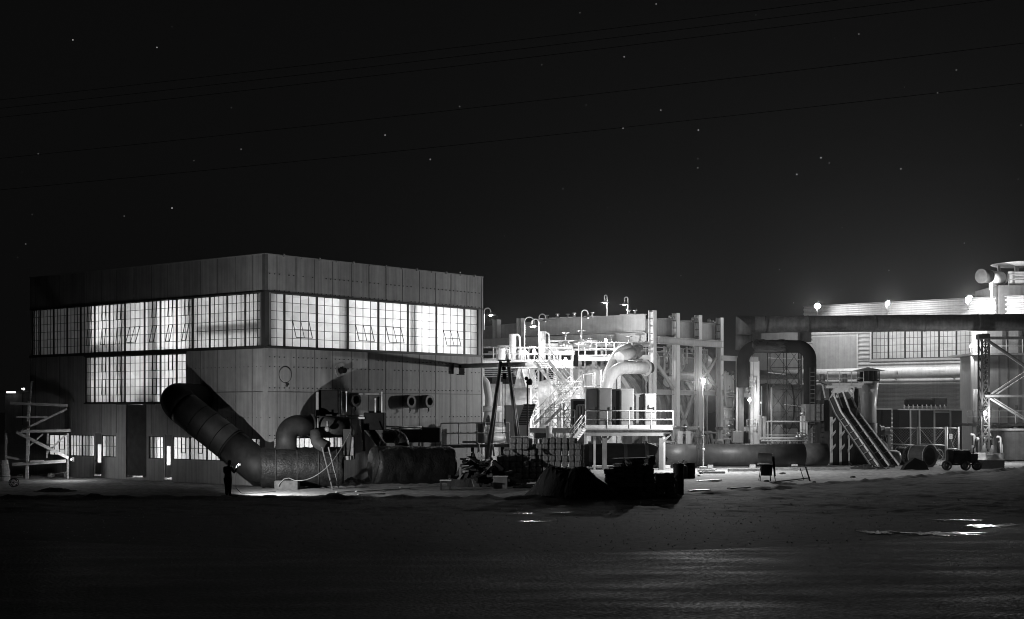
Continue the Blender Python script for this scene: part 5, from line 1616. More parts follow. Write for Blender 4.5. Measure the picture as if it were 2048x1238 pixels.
wpp = thing('white_wall_pipe', 'fat white pipe running along the corrugated building', 'pipe', BW(8, 0, 1.2))
WPZ = 8.15
MB().tube([BW(0.1, WPZ, 1.2), BW(T2 - 0.6, WPZ, 1.2)], 0.5, 24).build('pipe_run', M_TANK, wpp)
for t in (2, 8, 14, 20):
    MB().bar(BW(t, WPZ - 0.45, 1.2), BW(t, WPZ - 0.6, 0.06), 0.12).build('wall_bracket', M_GREY, wpp)
vq = BW(bt(1810), WPZ - 0.2, 1.75)
MB().tube([vq, vq + V(0, 0, 0.5)], 0.06, 8).tube([vq + V(0.25, 0, -0.3), vq + V(0.5, 0, -0.1)], 0.04, 8).build('vent_cock', M_ALU, wpp)

# dark overhead duct
DY = 127.0
od = thing('overhead_duct', 'huge dark duct carried high across the front of the corrugated building', 'duct', W(1760, 905, DY))
oa, ob = W(1488, 649, DY + 0.5), W(2075, 646, DY - 3)
ob.z = oa.z
MB().tube([oa + V(0.9, 0, 0), ob], 0.72, 36).build('duct_section', M_OVER, od)
md_ = oa + V(0.0, 0, 0)
MB().tube([oa + V(0.9, 0, 0), md_, md_ + V(0, 0, -0.9)], [0.72, 1.0, 0.72], 4 * 9, smooth=False).build('mitred_end', M_OVER, od)
MB().tube([md_ + V(0, 0, -0.9), md_ + V(0, 0.2, -2.2)], 0.72, 36).build('drop_section', M_OVER, od)
for k in (0.07, 0.22, 0.45, 0.62, 0.8):
    q = oa.lerp(ob, k)
    MB().ring(q, q + V(0.1, 0, 0), 0.70, 0.745, 36).build('joint_band', M_OVER, od)
for px in (1600, 1500):
    q = W(px, 664, DY + 0.4)
    MB().tube([V(q.x, q.y, 0), q], 0.2, 12).build('support_post', M_MID, od)
    MB().box((q.x + 0.2, q.y, 10.4), (q.x + 1.0, q.y + 0.3, q.z)).build('support_plate', M_MID, od)

# black inverted U
uy = 119.5
bu = thing('black_pipe_loop', 'black wrapped pipe loop like an upside-down U beside the scaffold', 'pipe', W(1620, 905, uy))
MB().tube(fillet([W(1486, 775, uy + 3), W(1486, 692, uy + 3), W(1555, 693, uy + 1.5), W(1620, 693, uy), W(1620, 850, uy)], [1.3, 3, 1.1], 10), 0.52, 26).build('pipe_run', M_BLACK, bu)
wrapped('wrapped_section', W(1508, 692, uy + 2.5), W(1578, 693, uy + 1.0), 0.56, bu, 14, 24, 9, 0.12)
MB().cbox(tuple(W(1611, 842, uy - 0.8)), tuple(W(1648, 808, uy - 0.8) + V(0, 1.8, 0)), 0.04).build('base_box', M_MID, bu)
lb2 = thing('caged_ladder', 'dark steel ladder fixed up the black pipe loop', 'ladder', W(1624, 932, 118))
for px in (1620, 1630):
    MB().bar(W(px, 932, 118), W(px, 735, 118), 0.06).build('side_rail', M_DARK, lb2)
for k in range(22):
    y = 925 - k * 8.6
    MB().bar(W(1620, y, 118), W(1630, y, 118), 0.04).build('rung', M_MID, lb2)

# dark tank C behind the scaffold
tk = thing('grey_tank', 'big grey horizontal tank behind the scaffold', 'tank', W(1600, 905, 126))
ta, tb_ = W(1522, 812, 126.5), W(1690, 812, 126)
MB().lathe([(0.8, -1.0), (1.5, -0.75), (1.95, 0.0), (1.95, (tb_ - ta).length), (1.4, (tb_ - ta).length + 0.6), (0.3, (tb_ - ta).length + 0.9)], ta, 44, (tb_ - ta).normalized()).build('shell', M_MID, tk)
for k in (0.4, 2.4, 4.1):
    q = ta + (tb_ - ta).normalized() * k
    MB().ring(q, q + V(0.1, 0, 0), 1.9, 2.0, 44).build('hoop', M_DARK, tk)
for k in (1.2, 4.6):
    q = ta + V(k, 0, 0)
    MB().prism([V(q.x - 0.9, 124.7, 0), V(q.x + 0.9, 124.7, 0), V(q.x + 0.35, 124.9, 3.2), V(q.x - 0.35, 124.9, 3.2)], (0, 0, 0), (0, 2.2, 0)).build('saddle', M_GREY, tk)

# scaffold
sc = thing('scaffold', 'thin dark tube scaffold tower before the grey tank', 'scaffold', W(1572, 905, 121.5))
sx = [W(p, 0, 121.5).x for p in (1540, 1573, 1603)]
sz1 = W(0, 691, 121.5).z
for x in sx:
    for d in (0, 1.2):
        MB().tube([V(x, 121.5 + d, 0), V(x, 121.5 + d, sz1)], 0.032, 6).build('standard', M_DARK, sc)
for i in range(6):
    z = 0.6 + (sz1 - 0.6) * i / 5
    zb = 0.6 + (sz1 - 0.6) * (i + 1) / 5
    b = MB().tube([V(sx[0], 121.5, z), V(sx[2], 121.5, z)], 0.026, 6)
    b.build('ledger', M_DARK, sc)
    if i < 5:
        x_ = MB()
        for a, c in ((0, 1), (1, 2)):
            x_.tube([V(sx[a], 121.47, z), V(sx[c], 121.47, zb)], 0.02, 6).tube([V(sx[c], 121.53, z), V(sx[a], 121.53, zb)], 0.02, 6)
        x_.build('cross_brace', M_DARK, sc)
for z, a, b in ((sz1 - 1.0, 0, 2), (4.9, 1, 2), (7.6, 0, 1)):
    MB().bar(V(sx[a], 122.1, z), V(sx[b], 122.1, z - 0.15), 0.9, 0.05).build('walk_board', M_TIMBER, sc)
wrr = thing('white_handrail', 'white pipe frame with twin risers in front of the grey tank', 'pipework', W(1570, 905, 119))
for y, a, b, r in ((843, 1532, 1640, 0.06), (876, 1520, 1612, 0.08), (881, 1522, 1616, 0.07), (870, 1530, 1600, 0.04)):
    MB().tube([W(a, y, 119), W(b, y, 119)], r, 10).build('pipe_run', M_WHITE, wrr)
for px, y0, y1, r in ((1543, 775, 885, 0.07), (1536, 843, 905, 0.05), (1603, 832, 878, 0.13), (1609, 832, 878, 0.13), (1614, 843, 881, 0.07), (1523, 772, 884, 0.05), (1521, 830, 880, 0.12), (1529, 833, 880, 0.16)):
    MB().tube([W(px, y1, 119.1), W(px, y0, 119.1)], r, 10).build('riser', M_WHITE, wrr)
for px in (1603, 1609):
    wheelvalve(W(px, 868, 119), 0.5, wrr)
    wheelvalve(W(px - 8, 872, 118.8), 0.4, wrr)
wheelvalve(W(1606, 825, 119), 0.5, wrr)
for px in (1545, 1580, 1612):
    MB().tube([W(px, 881, 119), V(W(px, 0, 119).x, 119, 0)], 0.05, 8).build('leg', M_LIGHT, wrr)

# pipe stand with column frames between portal frame and tank
cf = thing('column_stand', 'bright white column stand with cross beam right of the portal frame', 'steel frame', W(1490, 905, 123))
for px, yt, w_, m_ in ((1474, 718, 0.2, M_LIGHT), (1482, 718, 0.42, M_MID), (1512, 722, 0.5, M_WHITE), (1503, 722, 0.22, M_WHITE)):
    q = W(px, yt, 123)
    MB().bar(V(q.x, q.y, 0), q, w_, w_).build('column', m_, cf)
MB().bar(W(1443, 716, 122.9), W(1516, 719, 122.9), 0.4, 0.42).build('cross_beam', M_LIGHT, cf)
for y in (790, 858):
    MB().bar(W(1480, y, 123.2), W(1514, y, 123.2), 0.22, 0.4).build('tie_beam', M_WHITE, cf)
railing('', '', [W(1494, 865, 122.4), W(1513, 865, 122.4)], 1.1, 0.8, 0.03, M_WHITE, cf)
railing('', '', [W(1494, 785, 122.4), W(1511, 785, 122.4)], 1.0, 0.6, 0.03, M_WHITE, cf)
MB().cbox(tuple(W(1466, 886, 122)), tuple(W(1486, 862, 122) + V(0, 1, 0)), 0.04).build('junction_box', M_GREY, cf)
MB().ball(W(1492, 768, 123.6), 0.55, 16, 10, (0.9, 0.9, 1.4)).build('pressure_pot', M_WHITE, cf)
MB().box(tuple(W(1486, 766, 123.9)), tuple(W(1498, 752, 123.9) + V(0, 0.8, 0))).build('white_box', M_WHITE, cf)
fr2 = thing('valve_tower', 'bright tangled valve tower seen between the last portal columns', 'pipework', W(1458, 905, 126))
for px, y0, y1, r, m_ in ((1453, 745, 880, 0.2, M_WHITE), (1460, 750, 790, 0.32, M_TANK), (1459, 795, 815, 0.42, M_LIGHT), (1458, 820, 872, 0.36, M_TANK), (1466, 742, 870, 0.1, M_ALU), (1449, 770, 880, 0.09, M_ALU)):
    MB().tube([W(px, y1, 126), W(px, y0, 126)], r, 12).build('riser', m_, fr2)
for y in (792, 817, 838, 858, 870, 877):
    MB().tube([W(1447, y, 125.6), W(1470, y + 1, 125.6)], 0.07 + 0.02 * (y % 3), 8).build('pipe_run', M_WHITE, fr2)
for y in (782, 850, 866):
    wheelvalve(W(1459, y, 125.4), 0.6, fr2)
for a, b in (((1444, 752), (1452, 742)), ((1468, 760), (1462, 748)), ((1445, 780), (1450, 812)), ((1470, 788), (1466, 822))):
    MB().tube([W(a[0], a[1], 125.5), W(b[0], b[1], 125.5)], 0.08, 8).build('strut', M_ALU, fr2)
MB().bar(W(1455, 880, 126), V(W(1455, 0, 126).x, 126, 0), 0.4).build('leg', M_LIGHT, fr2)

# white tapering stack
skx = thing('ventilator_stack', 'white tapering ventilator stack with conical cap and dark louvres', 'stack', V(W(1737, 0, 121).x, 121, 0))
sb_ = V(W(1737, 0, 121).x, 121, 0)
mm = 121 / FOC
zz = lambda y: CAMH - (y - HOR) * mm
MB().lathe([(15.5 * mm, zz(846)), (15.5 * mm, zz(808)), (17 * mm, zz(796)), (20 * mm, zz(763))], sb_, 36).build('stack_body', M_TANK, skx)
MB().lathe([(22 * mm, zz(763)), (22 * mm, zz(760)), (18 * mm, zz(760)), (18 * mm, zz(743)), (22 * mm, zz(743)), (22 * mm, zz(741))], sb_, 32, smooth=False).build('louvre_ring', M_BLACK, skx)
for k in range(14):
    a = 2 * PI * k / 14
    p = sb_ + V(math.cos(a) * 21 * mm, math.sin(a) * 21 * mm, 0)
    MB().bar(p + V(0, 0, zz(761)), p + V(0, 0, zz(742)), 0.09).build('louvre_post', M_DARK, skx)
MB().lathe([(31 * mm, zz(742)), (31.5 * mm, zz(741)), (8 * mm, zz(736)), (0.05, zz(734))], sb_, 36).build('cap', M_GREY, skx)
MB().lathe([(17 * mm, 0.0), (17 * mm, zz(846))], sb_, 32).build('base', M_MID, skx)
fm = thing('fan_motor', 'round flanged motor on a tripod beside the white ventilator stack', 'motor', V(W(1765, 0, 119).x, 119, 0))
mq = W(1757, 862, 119)
MB().lathe([(0.5, 0), (0.5, 0.15), (0.42, 0.15), (0.42, 0.45), (0.3, 0.5), (0.3, 0.9), (0.12, 1.0)], mq, 20, (1, -0.1, 0)).build('motor_body', M_MID, fm)
for dx in (-0.3, 0.1, 0.5):
    MB().bar(mq + V(0.5, 0, -0.2), V(mq.x + 0.5 + dx, 118.6, 0), 0.07).build('leg', M_DARK, fm)
solo(MB().lathe([(0.0, -0.9), (0.5, -0.75), (0.62, -0.4), (0.62, 0.8), (0.5, 1.1), (0.0, 1.25)], V(W(1772, 0, 117).x, 117, 0.62), 24, (1, 0.1, 0)), 'small_tank', M_GREY, 'small grey tank lying on the ground behind the chutes', 'tank')

# feeder house with platform and chutes
hp2 = thing('feeder_platform', 'railed white platform above the pale feeder hopper', 'platform', W(1690, 905, 119))
fa, fb = W(1655, 771, 118.5), W(1727, 773, 118)
fb.z = fa.z
MB().bar(fa + V(0, 0.8, -0.12), fb + V(0, 0.8, -0.12), 1.8, 0.22).build('deck', M_LIGHT, hp2)
railing('', '', [fa, fb], 1.15, 0.9, 0.03, M_LIGHT, hp2, 0.2)
for px in (1645, 1662, 1712):
    MB().bar(W(px, 776, 119.4), V(W(px, 0, 119.4).x, 119.4, 0), 0.26).build('leg', M_DARK, hp2)
for px in (1644, 1689):
    MB().lathe([(0.24, 0), (0.24, 0.62), (0.2, 0.66), (0, 0.68)], W(px, 764, 118.9) + V(0, 0, 0), 18).build('feed_drum', M_MID, hp2)
MB().bar(W(1640, 762, 119), W(1660, 770, 119), 1.2, 0.2).build('side_deck', M_MID, hp2)
MB().bar(W(1645, 770, 118.6), W(1650, 796, 118.6), 0.1).build('brace', M_LIGHT, hp2)
fh = thing('feeder_hopper', 'pale round-backed feeder hopper below the railed white platform', 'hopper', W(1685, 905, 119))
hx = [(1668, 783), (1673, 776), (1696, 775), (1703, 786), (1700, 796), (1688, 803), (1674, 800)]
MB().prism([W(a, b, 118.2) for a, b in hx], (0, 0, 0), (0, 1.5, 0)).build('hopper_body', M_WHITE, fh)
for a, b in (((1666, 786), (1660, 797)), ((1697, 779), (1704, 791)), ((1709, 774), (1705, 790))):
    MB().bar(W(a[0], a[1], 117.9), W(b[0], b[1], 117.9), 0.1).build('brace', M_LIGHT, fh)
MB().bar(W(1685, 800, 119), V(W(1685, 0, 119).x, 119, 0), 0.4).build('support_post', M_DARK, fh)
ch_specs = (((1669, 794), (1682, 824), (1757, 929), 115.6, 'nearest steel chute sloping from the feeder to the ground'),
            ((1686, 784), (1700, 824), (1778, 929), 116.3, 'middle steel chute sloping from the feeder to the ground'),
            ((1703, 795), (1716, 824), (1798, 929), 117.0, 'farthest steel chute sloping from the feeder to the ground'))
for (a, b, c, Y, lab) in ch_specs:
    t = thing('chute', lab, 'chute', G(c[0], c[1] + 6))
    p0 = W(a[0], a[1], Y + 1.6); p1 = W(b[0], b[1], Y + 1.0)
    p2 = W(c[0], c[1], Y - 3.4); p2.z = 0.12
    sd = V(-0.42, 0.0, -0.16)
    for u, v_ in ((p0, p1), (p1, p2)):
        pl = [u, v_, v_ + sd, u + sd]
        MB().prism(pl, (0, 0, 0), (0.0, 0.6, 0.0)).build('trough', M_DARK, t)
        MB().bar(u + V(0, -0.04, 0.03), v_ + V(0, -0.04, 0.03), 0.08, 0.16).build('side_flange', M_LIGHT, t)
        MB().bar(u + sd + V(0, -0.04, 0.02), v_ + sd + V(0, -0.04, 0.02), 0.05, 0.08).build('side_flange', M_MID, t)
    for k in range(1, 8):
        q = p1.lerp(p2, k / 8)
        MB().bar(q + V(-0.05, -0.08, 0.08), q + sd + V(0, -0.08, 0.06), 0.05).build('cleat', M_GREY, t)
for i, px in enumerate((1672, 1690, 1706)):
    t = thing('screw_leg', ('dark ribbed pipe leg under the left of the feeder', 'dark ribbed pipe leg under the middle of the feeder', 'dark ribbed pipe leg under the right of the feeder')[i], 'pipe leg', V(W(px, 0, 117.6).x, 117.6, 0))
    q = V(W(px, 0, 117.6).x, 117.6, 0)
    MB().tube([q, q + V(0, 0, 4.6)], 0.34, 18).build('pipe_leg', M_BLACK, t)
    MB().bar(q + V(-0.42, -0.2, 0.0), q + V(-0.42, -0.2, 3.9), 0.2, 0.12).build('channel', M_LIGHT, t)
    for z in (1.0, 2.1, 3.1):
        MB().prism([q + V(-0.5, -0.3, z), q + V(-0.1, -0.36, z + 0.55), q + V(-0.1, -0.36, z + 0.75), q + V(-0.5, -0.3, z + 0.3)], (0, 0, 0), (0, 0.12, 0)).build('web_plate', M_GREY, t)
solo(MB().cbox((W(1640, 0, 121).x, 121, 0), (W(1668, 0, 121).x, 124, W(0, 800, 121).z), 0.05), 'feeder_house', M_DARK, 'dark plated feeder house beside the black pipe loop', 'housing')
solo(MB().lathe([(0.1, -0.4), (0.8, -0.2), (1.05, 0), (1.05, 2.8), (0.7, 3.2), (0.1, 3.3)], V(W(1708, 0, 116.8).x, 119.0, 1.06), 28, (1, 0.05, 0)), 'buried_tank', M_DARK, 'dark round tank lying behind the foot of the chutes', 'tank')
# debris by the chutes
for i in range(14):
    px = 1700 + rnd.random() * 190; py = 928 + rnd.random() * 12
    a = G(px, py); d = rnd.random() * PI
    L_ = 0.4 + rnd.random() * 1.1
    dirs = V(math.cos(d), math.sin(d) * 0.4, 0)
    solo(MB().bar(a + V(0, 0, 0.05), a + dirs * L_ + V(0, 0, 0.05 + rnd.random() * 0.25), 0.08 + rnd.random() * 0.1, 0.05), 'scrap_board', rnd.choice((M_TIMBER, M_DARK, M_GREY)), 'scrap board scattered on the yard at the foot of the chutes', 'scrap', 'scrap boards at the foot of the chutes')
rubble('spoil_heap', 'low dark spoil heap at the foot of the nearest chute', G(1738, 938), 1.8, 0.9, 0.5, 44, M_EARTH)

# transformers
tf = thing('transformer_bank', 'long dark transformer bank with a conservator tank on top', 'transformer', W(1860, 905, 132))
ty = 131.0
for a, b, m_ in ((1797, 1820, M_BLACK), (1821, 1838, M_DARK), (1839, 1868, M_BLACK), (1869, 1900, M_BLACK), (1901, 1924, M_BLACK)):
    MB().cbox((W(a, 0, ty).x, ty, 0), (W(b, 0, ty).x, ty + 2, W(0, 819, ty).z), 0.05).build('transformer_cell', m_, tf)
MB().bar(W(1796, 819, ty - 0.05), W(1925, 820, ty - 0.05), 0.3, 0.1).build('cover_plate', M_LIGHT, tf)
for px in (1820.5, 1838.5, 1868.5, 1900.5):
    MB().bar(W(px, 820, ty - 0.1), V(W(px, 0, ty).x, ty - 0.1, 0), 0.14).build('frame_post', M_GREY, tf)
MB().bar(W(1870, 824, ty - 0.1), W(1900, 824, ty - 0.1), 0.1).build('frame_rail', M_LIGHT, tf)
co = MB().cbox(tuple(W(1815, 812, ty + 0.5)), tuple(W(1866, 797, ty + 0.5) + V(0, 1.2, 0)), 0.12).build('conservator', M_BLACK, tf)
MB().cbox(tuple(W(1868, 813, ty + 0.4)), tuple(W(1895, 795, ty + 0.4) + V(0, 1.3, 0)), 0.06).build('relay_box', M_DARK, tf)
for k in range(10):
    px = 1808 + k * 9
    MB().lathe([(0.07, 0), (0.12, 0.08), (0.07, 0.14), (0.12, 0.2), (0.07, 0.26), (0.03, 0.4)], W(px, 818, ty + 0.3), 10).build('bushing', M_LIGHT, tf)
tf2 = thing('small_transformer', 'pair of dark transformer boxes between the stack and the long bank', 'transformer', W(1766, 905, 132))
for a, b in ((1750, 1762), (1764, 1783)):
    MB().cbox((W(a, 0, ty).x, ty, 0), (W(b, 0, ty).x, ty + 2, W(0, 819, ty).z), 0.05).build('transformer_cell', M_BLACK, tf2)
MB().bar(W(1749, 818, ty - 0.05), W(1784, 818, ty - 0.05), 0.3, 0.1).build('cover_plate', M_LIGHT, tf2)
MB().box(tuple(W(1749, 812, ty)), tuple(W(1755, 797, ty) + V(0, 1, 0))).build('relay_box', M_DARK, tf2)

# chain-link gates
def mesh_panel(name, label, pxa, pxb, yt, yb, Y, diag=True, signs=False):
    t = thing(name, label, 'gate', V(W((pxa + pxb) / 2, 0, Y).x, Y, 0))
    xa = W(pxa, 0, Y).x; xb = W(pxb, 0, Y).x; zt = W(0, yt, Y).z
    for x in (xa, xb):
        MB().tube([V(x, Y, 0), V(x, Y, zt + 0.1)], 0.07, 10).build('post', M_LIGHT, t)
    f = MB()
    for z in (0.15, zt):
        f.tube([V(xa, Y, z), V(xb, Y, z)], 0.035, 8)
    f.build('rail', M_LIGHT, t)
    MB().tube([V(xa, Y, 1.2 if signs else 1.6), V(xb, Y, 1.2 if signs else 1.5)], 0.05, 8).build('mid_rail', M_LIGHT, t)
    if diag:
        MB().tube([V(xa, Y - 0.02, zt), V(xb, Y - 0.02, 0.2)], 0.02, 6).tube([V(xa, Y + 0.02, 0.2), V(xb, Y + 0.02, zt)], 0.02, 6).build('diagonal_wire', M_GREY, t)
    w_ = MB()
    st_ = 0.22
    L_ = xb - xa
    k = -zt
    while k < L_:
        for s in (1, -1):
            a0 = max(0, k); a1 = min(L_, k + zt)
            z0 = a0 - k; z1 = a1 - k
            if s < 0: z0, z1 = zt - z0, zt - z1
            w_.bar(V(xa + a0, Y + 0.01 * s, z0), V(xa + a1, Y + 0.01 * s, z1), 0.012)
        k += st_
    w_.build('wire_mesh', M_MID, t)
    if signs:
        s_ = MB().box((W(1898, 0, Y).x, Y - 0.06, W(0, 878, Y).z), (W(1904.5, 0, Y).x, Y - 0.03, W(0, 868, Y).z)).build('sign', M_SIGN, t)
        mk = MB()
        for zz_ in (0.08, 0.16, 0.26, 0.33):
            mk.box((W(1899, 0, Y).x, Y - 0.066, W(0, 878, Y).z + zz_), (W(1903.5, 0, Y).x, Y - 0.06, W(0, 878, Y).z + zz_ + 0.03))
        mk.build('sign_lettering', M_GREY, s_)
    return t
mesh_panel('mesh_gate', 'wire mesh gate panel left of the double gate posts', 1779, 1835, 856, 918, 122)
mesh_panel('mesh_gate', 'widest wire mesh gate panel with crossed wires before the transformers', 1839, 1891, 856, 918, 122)
mesh_panel('mesh_gate', 'narrow wire mesh gate panel bearing a small white sign', 1894, 1917, 856, 918, 122, True, True)
mesh_panel('mesh_gate', 'wire mesh panel behind the culvert rings beside the stack base', 1757, 1777, 856, 918, 122, False)

# ================================================================== RIGHT TOWER
rt_ = thing('tower_house', 'grey panelled tower house with platforms at the right edge', 'building', W(2030, 905, 132))
ry = 131.5
def R(px, y, Y=ry):
    return W(px, y, Y)
MB().box((R(1961, 0).x, ry, 0), (R(2120, 0).x, ry + 6, R(0, 711).z)).build('wall', M_GREY, rt_)
for px in (1972, 1998, 2016, 2040, 2060):
    MB().bar(R(px, 712, ry - 0.03), V(R(px, 0).x, ry - 0.03, 0), 0.12 if px != 2040 else 0.3, 0.05, V(0, 1, 0)).build('wall_rib', M_MID, rt_)
MB().box((R(1936, 0).x, ry - 1.5, R(0, 711).z), (R(2120, 0).x, ry + 6, R(0, 707).z)).build('platform_slab', M_GREY, rt_)
MB().box((R(1985, 0).x, ry + 1.5, R(0, 706).z), (R(2120, 0).x, ry + 6, R(0, 640).z)).build('upper_wall', M_WHITE, rt_)
for px in (2008, 2040):
    MB().bar(R(px, 707, ry + 1.4), R(px, 655, ry + 1.4), 0.3).build('column', M_MID, rt_)
railing('', '', [R(1948, 707, ry - 1.4), R(2110, 707, ry - 1.4)], 1.3, 1.4, 0.035, M_WHITE, rt_)
MB().bar(R(1953, 708, ry - 0.6), V(R(1953, 0).x, ry - 0.6, 0), 0.5).build('column', M_LIGHT, rt_)
MB().bar(R(1944, 712, ry - 0.8), V(R(1944, 0).x, ry - 0.8, 0), 0.3).build('column', M_LIGHT, rt_)
dz = MB().box((R(1983, 0).x, ry - 0.06, R(0, 845).z), (R(1996, 0).x, ry - 0.02, R(0, 815).z)).build('door', M_WHITE, rt_)
MB().box((R(1980, 0).x, ry - 0.1, R(0, 815).z), (R(2000, 0).x, ry, R(0, 806).z)).build('door_hood', M_LIGHT, rt_)
MB().box((R(2030, 0).x, ry - 0.06, R(0, 818).z), (R(2034, 0).x, ry - 0.01, R(0, 810).z)).build('switch_box', M_MID, rt_)
wp2 = solo(MB().tube([R(1956, 845, ry - 1.6), R(1956, 778, ry - 1.6)], 0.42, 20).bar(R(1956, 845, ry - 1.6), V(R(1956, 845, ry - 1.6).x, ry - 1.6, 0), 0.3), 'white_riser', M_TANK, 'white upright riser left of the lamp at the tower foot', 'pipe')
pf = thing('tower_deck', 'long dark deck with white edge beam along the tower house', 'platform', R(2000, 905, 127.5))
MB().box((R(1935, 0, 127).x, 127, R(0, 852, 127).z), (R(2100, 0, 127).x, 131.4, R(0, 847, 127).z)).build('deck', M_DARK, pf)
MB().box((R(1960, 0, 127).x, 126.8, R(0, 861, 127).z), (R(2100, 0, 127).x, 126.98, R(0, 857, 127).z)).build('edge_beam', M_WHITE, pf)
railing('', '', [R(1935, 847, 127.3), R(2095, 847, 127.3)], 1.1, 1.5, 0.03, M_LIGHT, pf)
for px in (1948, 1990, 2030):
    MB().bar(R(px, 852, 127.6), V(R(px, 0, 127.6).x, 127.6, 0), 0.25).build('leg', M_MID, pf)
MB().box((R(2010, 0, 127).x, 127.2, 0.1), (R(2100, 0, 127).x, 131, R(0, 862, 127).z)).build('lower_wall', M_MID, pf)

silo = thing('exhaust_tower', 'grey exhaust tower with a flat disc cap rising above the dark duct', 'tower', R(2055, 905, 140))
sy = 140.0
q = R(2052, 0, sy); q.z = 0
smm = sy / FOC
MB().box((q.x - 68 * smm, sy - 2.0, 10.0), (q.x + 70 * smm, sy + 5, CAMH + (820 - 574) * smm)).build('tower_body', M_MID, silo)
MB().box((q.x - 67 * smm, sy - 1.8, 0), (q.x + 69 * smm, sy + 4.8, 10.0)).build('tower_base', M_MID, silo)
MB().bar(V(q.x - 14 * smm, sy - 2.05, 10), V(q.x - 14 * smm, sy - 2.05, CAMH + 246 * smm), 0.25, 0.2, V(0, 1, 0)).build('wall_rib', M_DARK, silo)
MB().box((q.x - 46 * smm, sy - 1.6, CAMH + 246.2 * smm), (q.x + 60 * smm, sy + 4, CAMH + 274 * smm)).build('head_house', M_WHITE, silo)
railing('', '', [V(q.x - 48 * smm, sy - 1.95, CAMH + 246.2 * smm), V(q.x + 30 * smm, sy - 1.95, CAMH + 246.2 * smm)], 1.05, 1.5, 0.05, M_MID, silo)
MB().lathe([(1.0, 0.0), (3.4, 0.22), (3.5, 0.28), (2.0, 0.5), (0.2, 0.62)], V(q.x + 1.2 - 20 * smm, sy, CAMH + 285.5 * smm), 44).build('disc_cap', M_LIGHT, silo)
for dx in (-58, -56, -24, -19, 30):
    MB().bar(V(q.x + dx * smm, sy - 0.4, CAMH + 250 * smm), V(q.x + dx * smm, sy - 0.4, CAMH + 288 * smm), 0.16).build('cap_post', M_LIGHT, silo)
fb_ = thing('exhaust_fan', 'white barrel exhaust fan with a dark round mouth beside the exhaust tower', 'fan', V(q.x - 90 * smm, sy - 2, CAMH + 246 * smm))
f0 = R(1962, 552, sy - 3.0); f1 = R(1978, 553, sy - 2.3); f2 = R(2003, 557, sy - 1.0)
MB().tube([f0, f1], [0.68, 0.62], 28).build('fan_mouth', M_DARK, fb_)
MB().tube([f1, f2], [0.62, 0.62], 28).build('fan_barrel', M_WHITE, fb_)
MB().ring(f2 - (f2 - f1).normalized() * 0.1, f2 + (f2 - f1).normalized() * 0.05, 0.6, 0.78, 28).build('flange', M_DARK, fb_)
MB().bar(R(1983, 566, sy - 2.2), R(1983, 640, sy - 2.2), 0.2).bar(R(1982, 566, sy - 2.25), R(1982, 580, sy - 2.25), 0.3).build('support_post', M_LIGHT, fb_)

tm = lattice('trestle_mast', 'dark lattice trestle mast carrying the overhead duct near the right edge', 1964, 1978, 912, 668, 122.5, M_DARK, 12, 0.14, 0.9)
dg = thing('bracing_frame', 'dark diagonal bracing frame running off to the right of the trestle mast', 'bracing', W(2010, 905, 122.5))
for a, b, w_ in (((1958, 676), (2100, 676), 0.24), ((1970, 792), (2100, 792), 0.2), ((1972, 680), (2100, 768), 0.16), ((1977, 680), (2105, 766), 0.1), ((1982, 788), (2100, 712), 0.12), ((1990, 790), (2105, 718), 0.1), ((1980, 797), (2100, 870), 0.13), ((1988, 797), (2100, 866), 0.08)):
    MB().bar(W(a[0], a[1], 122.4), W(b[0], b[1], 122.4), w_).build('brace_bar', M_MID, dg)
MB().cbox(tuple(W(1958, 678, 122.2)), tuple(W(1980, 668, 122.2) + V(0, 0.9, 0)), 0.04).build('bearing', M_DARK, dg)
clutter = thing('pump_cluster', 'dark pumps and pipes crowded below the tower deck', 'pump', G(1955, 915))
for k in range(12):
    px = 1938 + rnd.random() * 60; y = 864 + rnd.random() * 30
    Y = 123 + rnd.random() * 2
    MB().tube(fillet([W(px, y, Y), W(px + 8, y, Y), V(W(px + 9, 0, Y).x, Y, 0.05)], 0.2, 4), 0.06 + rnd.random() * 0.14, 10).build('pipe_run', rnd.choice((M_DARK, M_MID, M_LIGHT)), clutter)
for px in (1945, 1968, 1985):
    MB().lathe([(0.3, 0), (0.34, 0.2), (0.34, 0.9), (0.2, 1.1), (0.1, 1.5)], V(W(px, 0, 122).x, 122, 0), 16).build('pump_body', M_DARK, clutter)
HAZE = True

# ================================================================== YARD STUFF
rnd = random.Random(11)
# block stacks: one block mesh per kind, every block an object of its own
def block_proto(w, d, h, seed, m, name, label, cat, group, soft=0.03, bulge=0.0):
    r = random.Random(seed)
    mb = MB()
    n = 5
    # rounded lumpy box from a subdivided cube
    vs = {}; V_ = []; F = []
    def idx(p):
        k = tuple(round(c, 4) for c in p)
        if k not in vs:
            x, y, z = p
            cx = max(-1, min(1, x)); 
            q = Vector((x, y, z))
            ln = (abs(x) ** 6 + abs(y) ** 6 + abs(z) ** 6) ** (1 / 6.0)
            q = q / ln
            nn = noise.fractal(Vector((x * 1.3 + seed * 7, y * 1.3, z * 1.3)), 0.9, 2.0, 4)
            q *= 1 + bulge * nn
            vs[k] = len(V_)
            V_.append(Vector((q.x * w / 2, q.y * d / 2, q.z * h / 2 + h / 2)))
        return vs[k]
    for ax in range(3):
        for s in (-1, 1):
            for i in range(n):
                for j in range(n):
                    def P(a, b):
                        u = -1 + 2 * a / n; v = -1 + 2 * b / n
                        p = [0, 0, 0]; p[ax] = s; p[(ax + 1) % 3] = u; p[(ax + 2) % 3] = v
                        return tuple(p)
                    q = [idx(P(i, j)), idx(P(i + 1, j)), idx(P(i + 1, j + 1)), idx(P(i, j + 1))]
                    F.append(q if s > 0 else q[::-1])
    mb.add(V_, F, False)
    o = mb.build(name, m)
    return tag(o, label, cat, group)

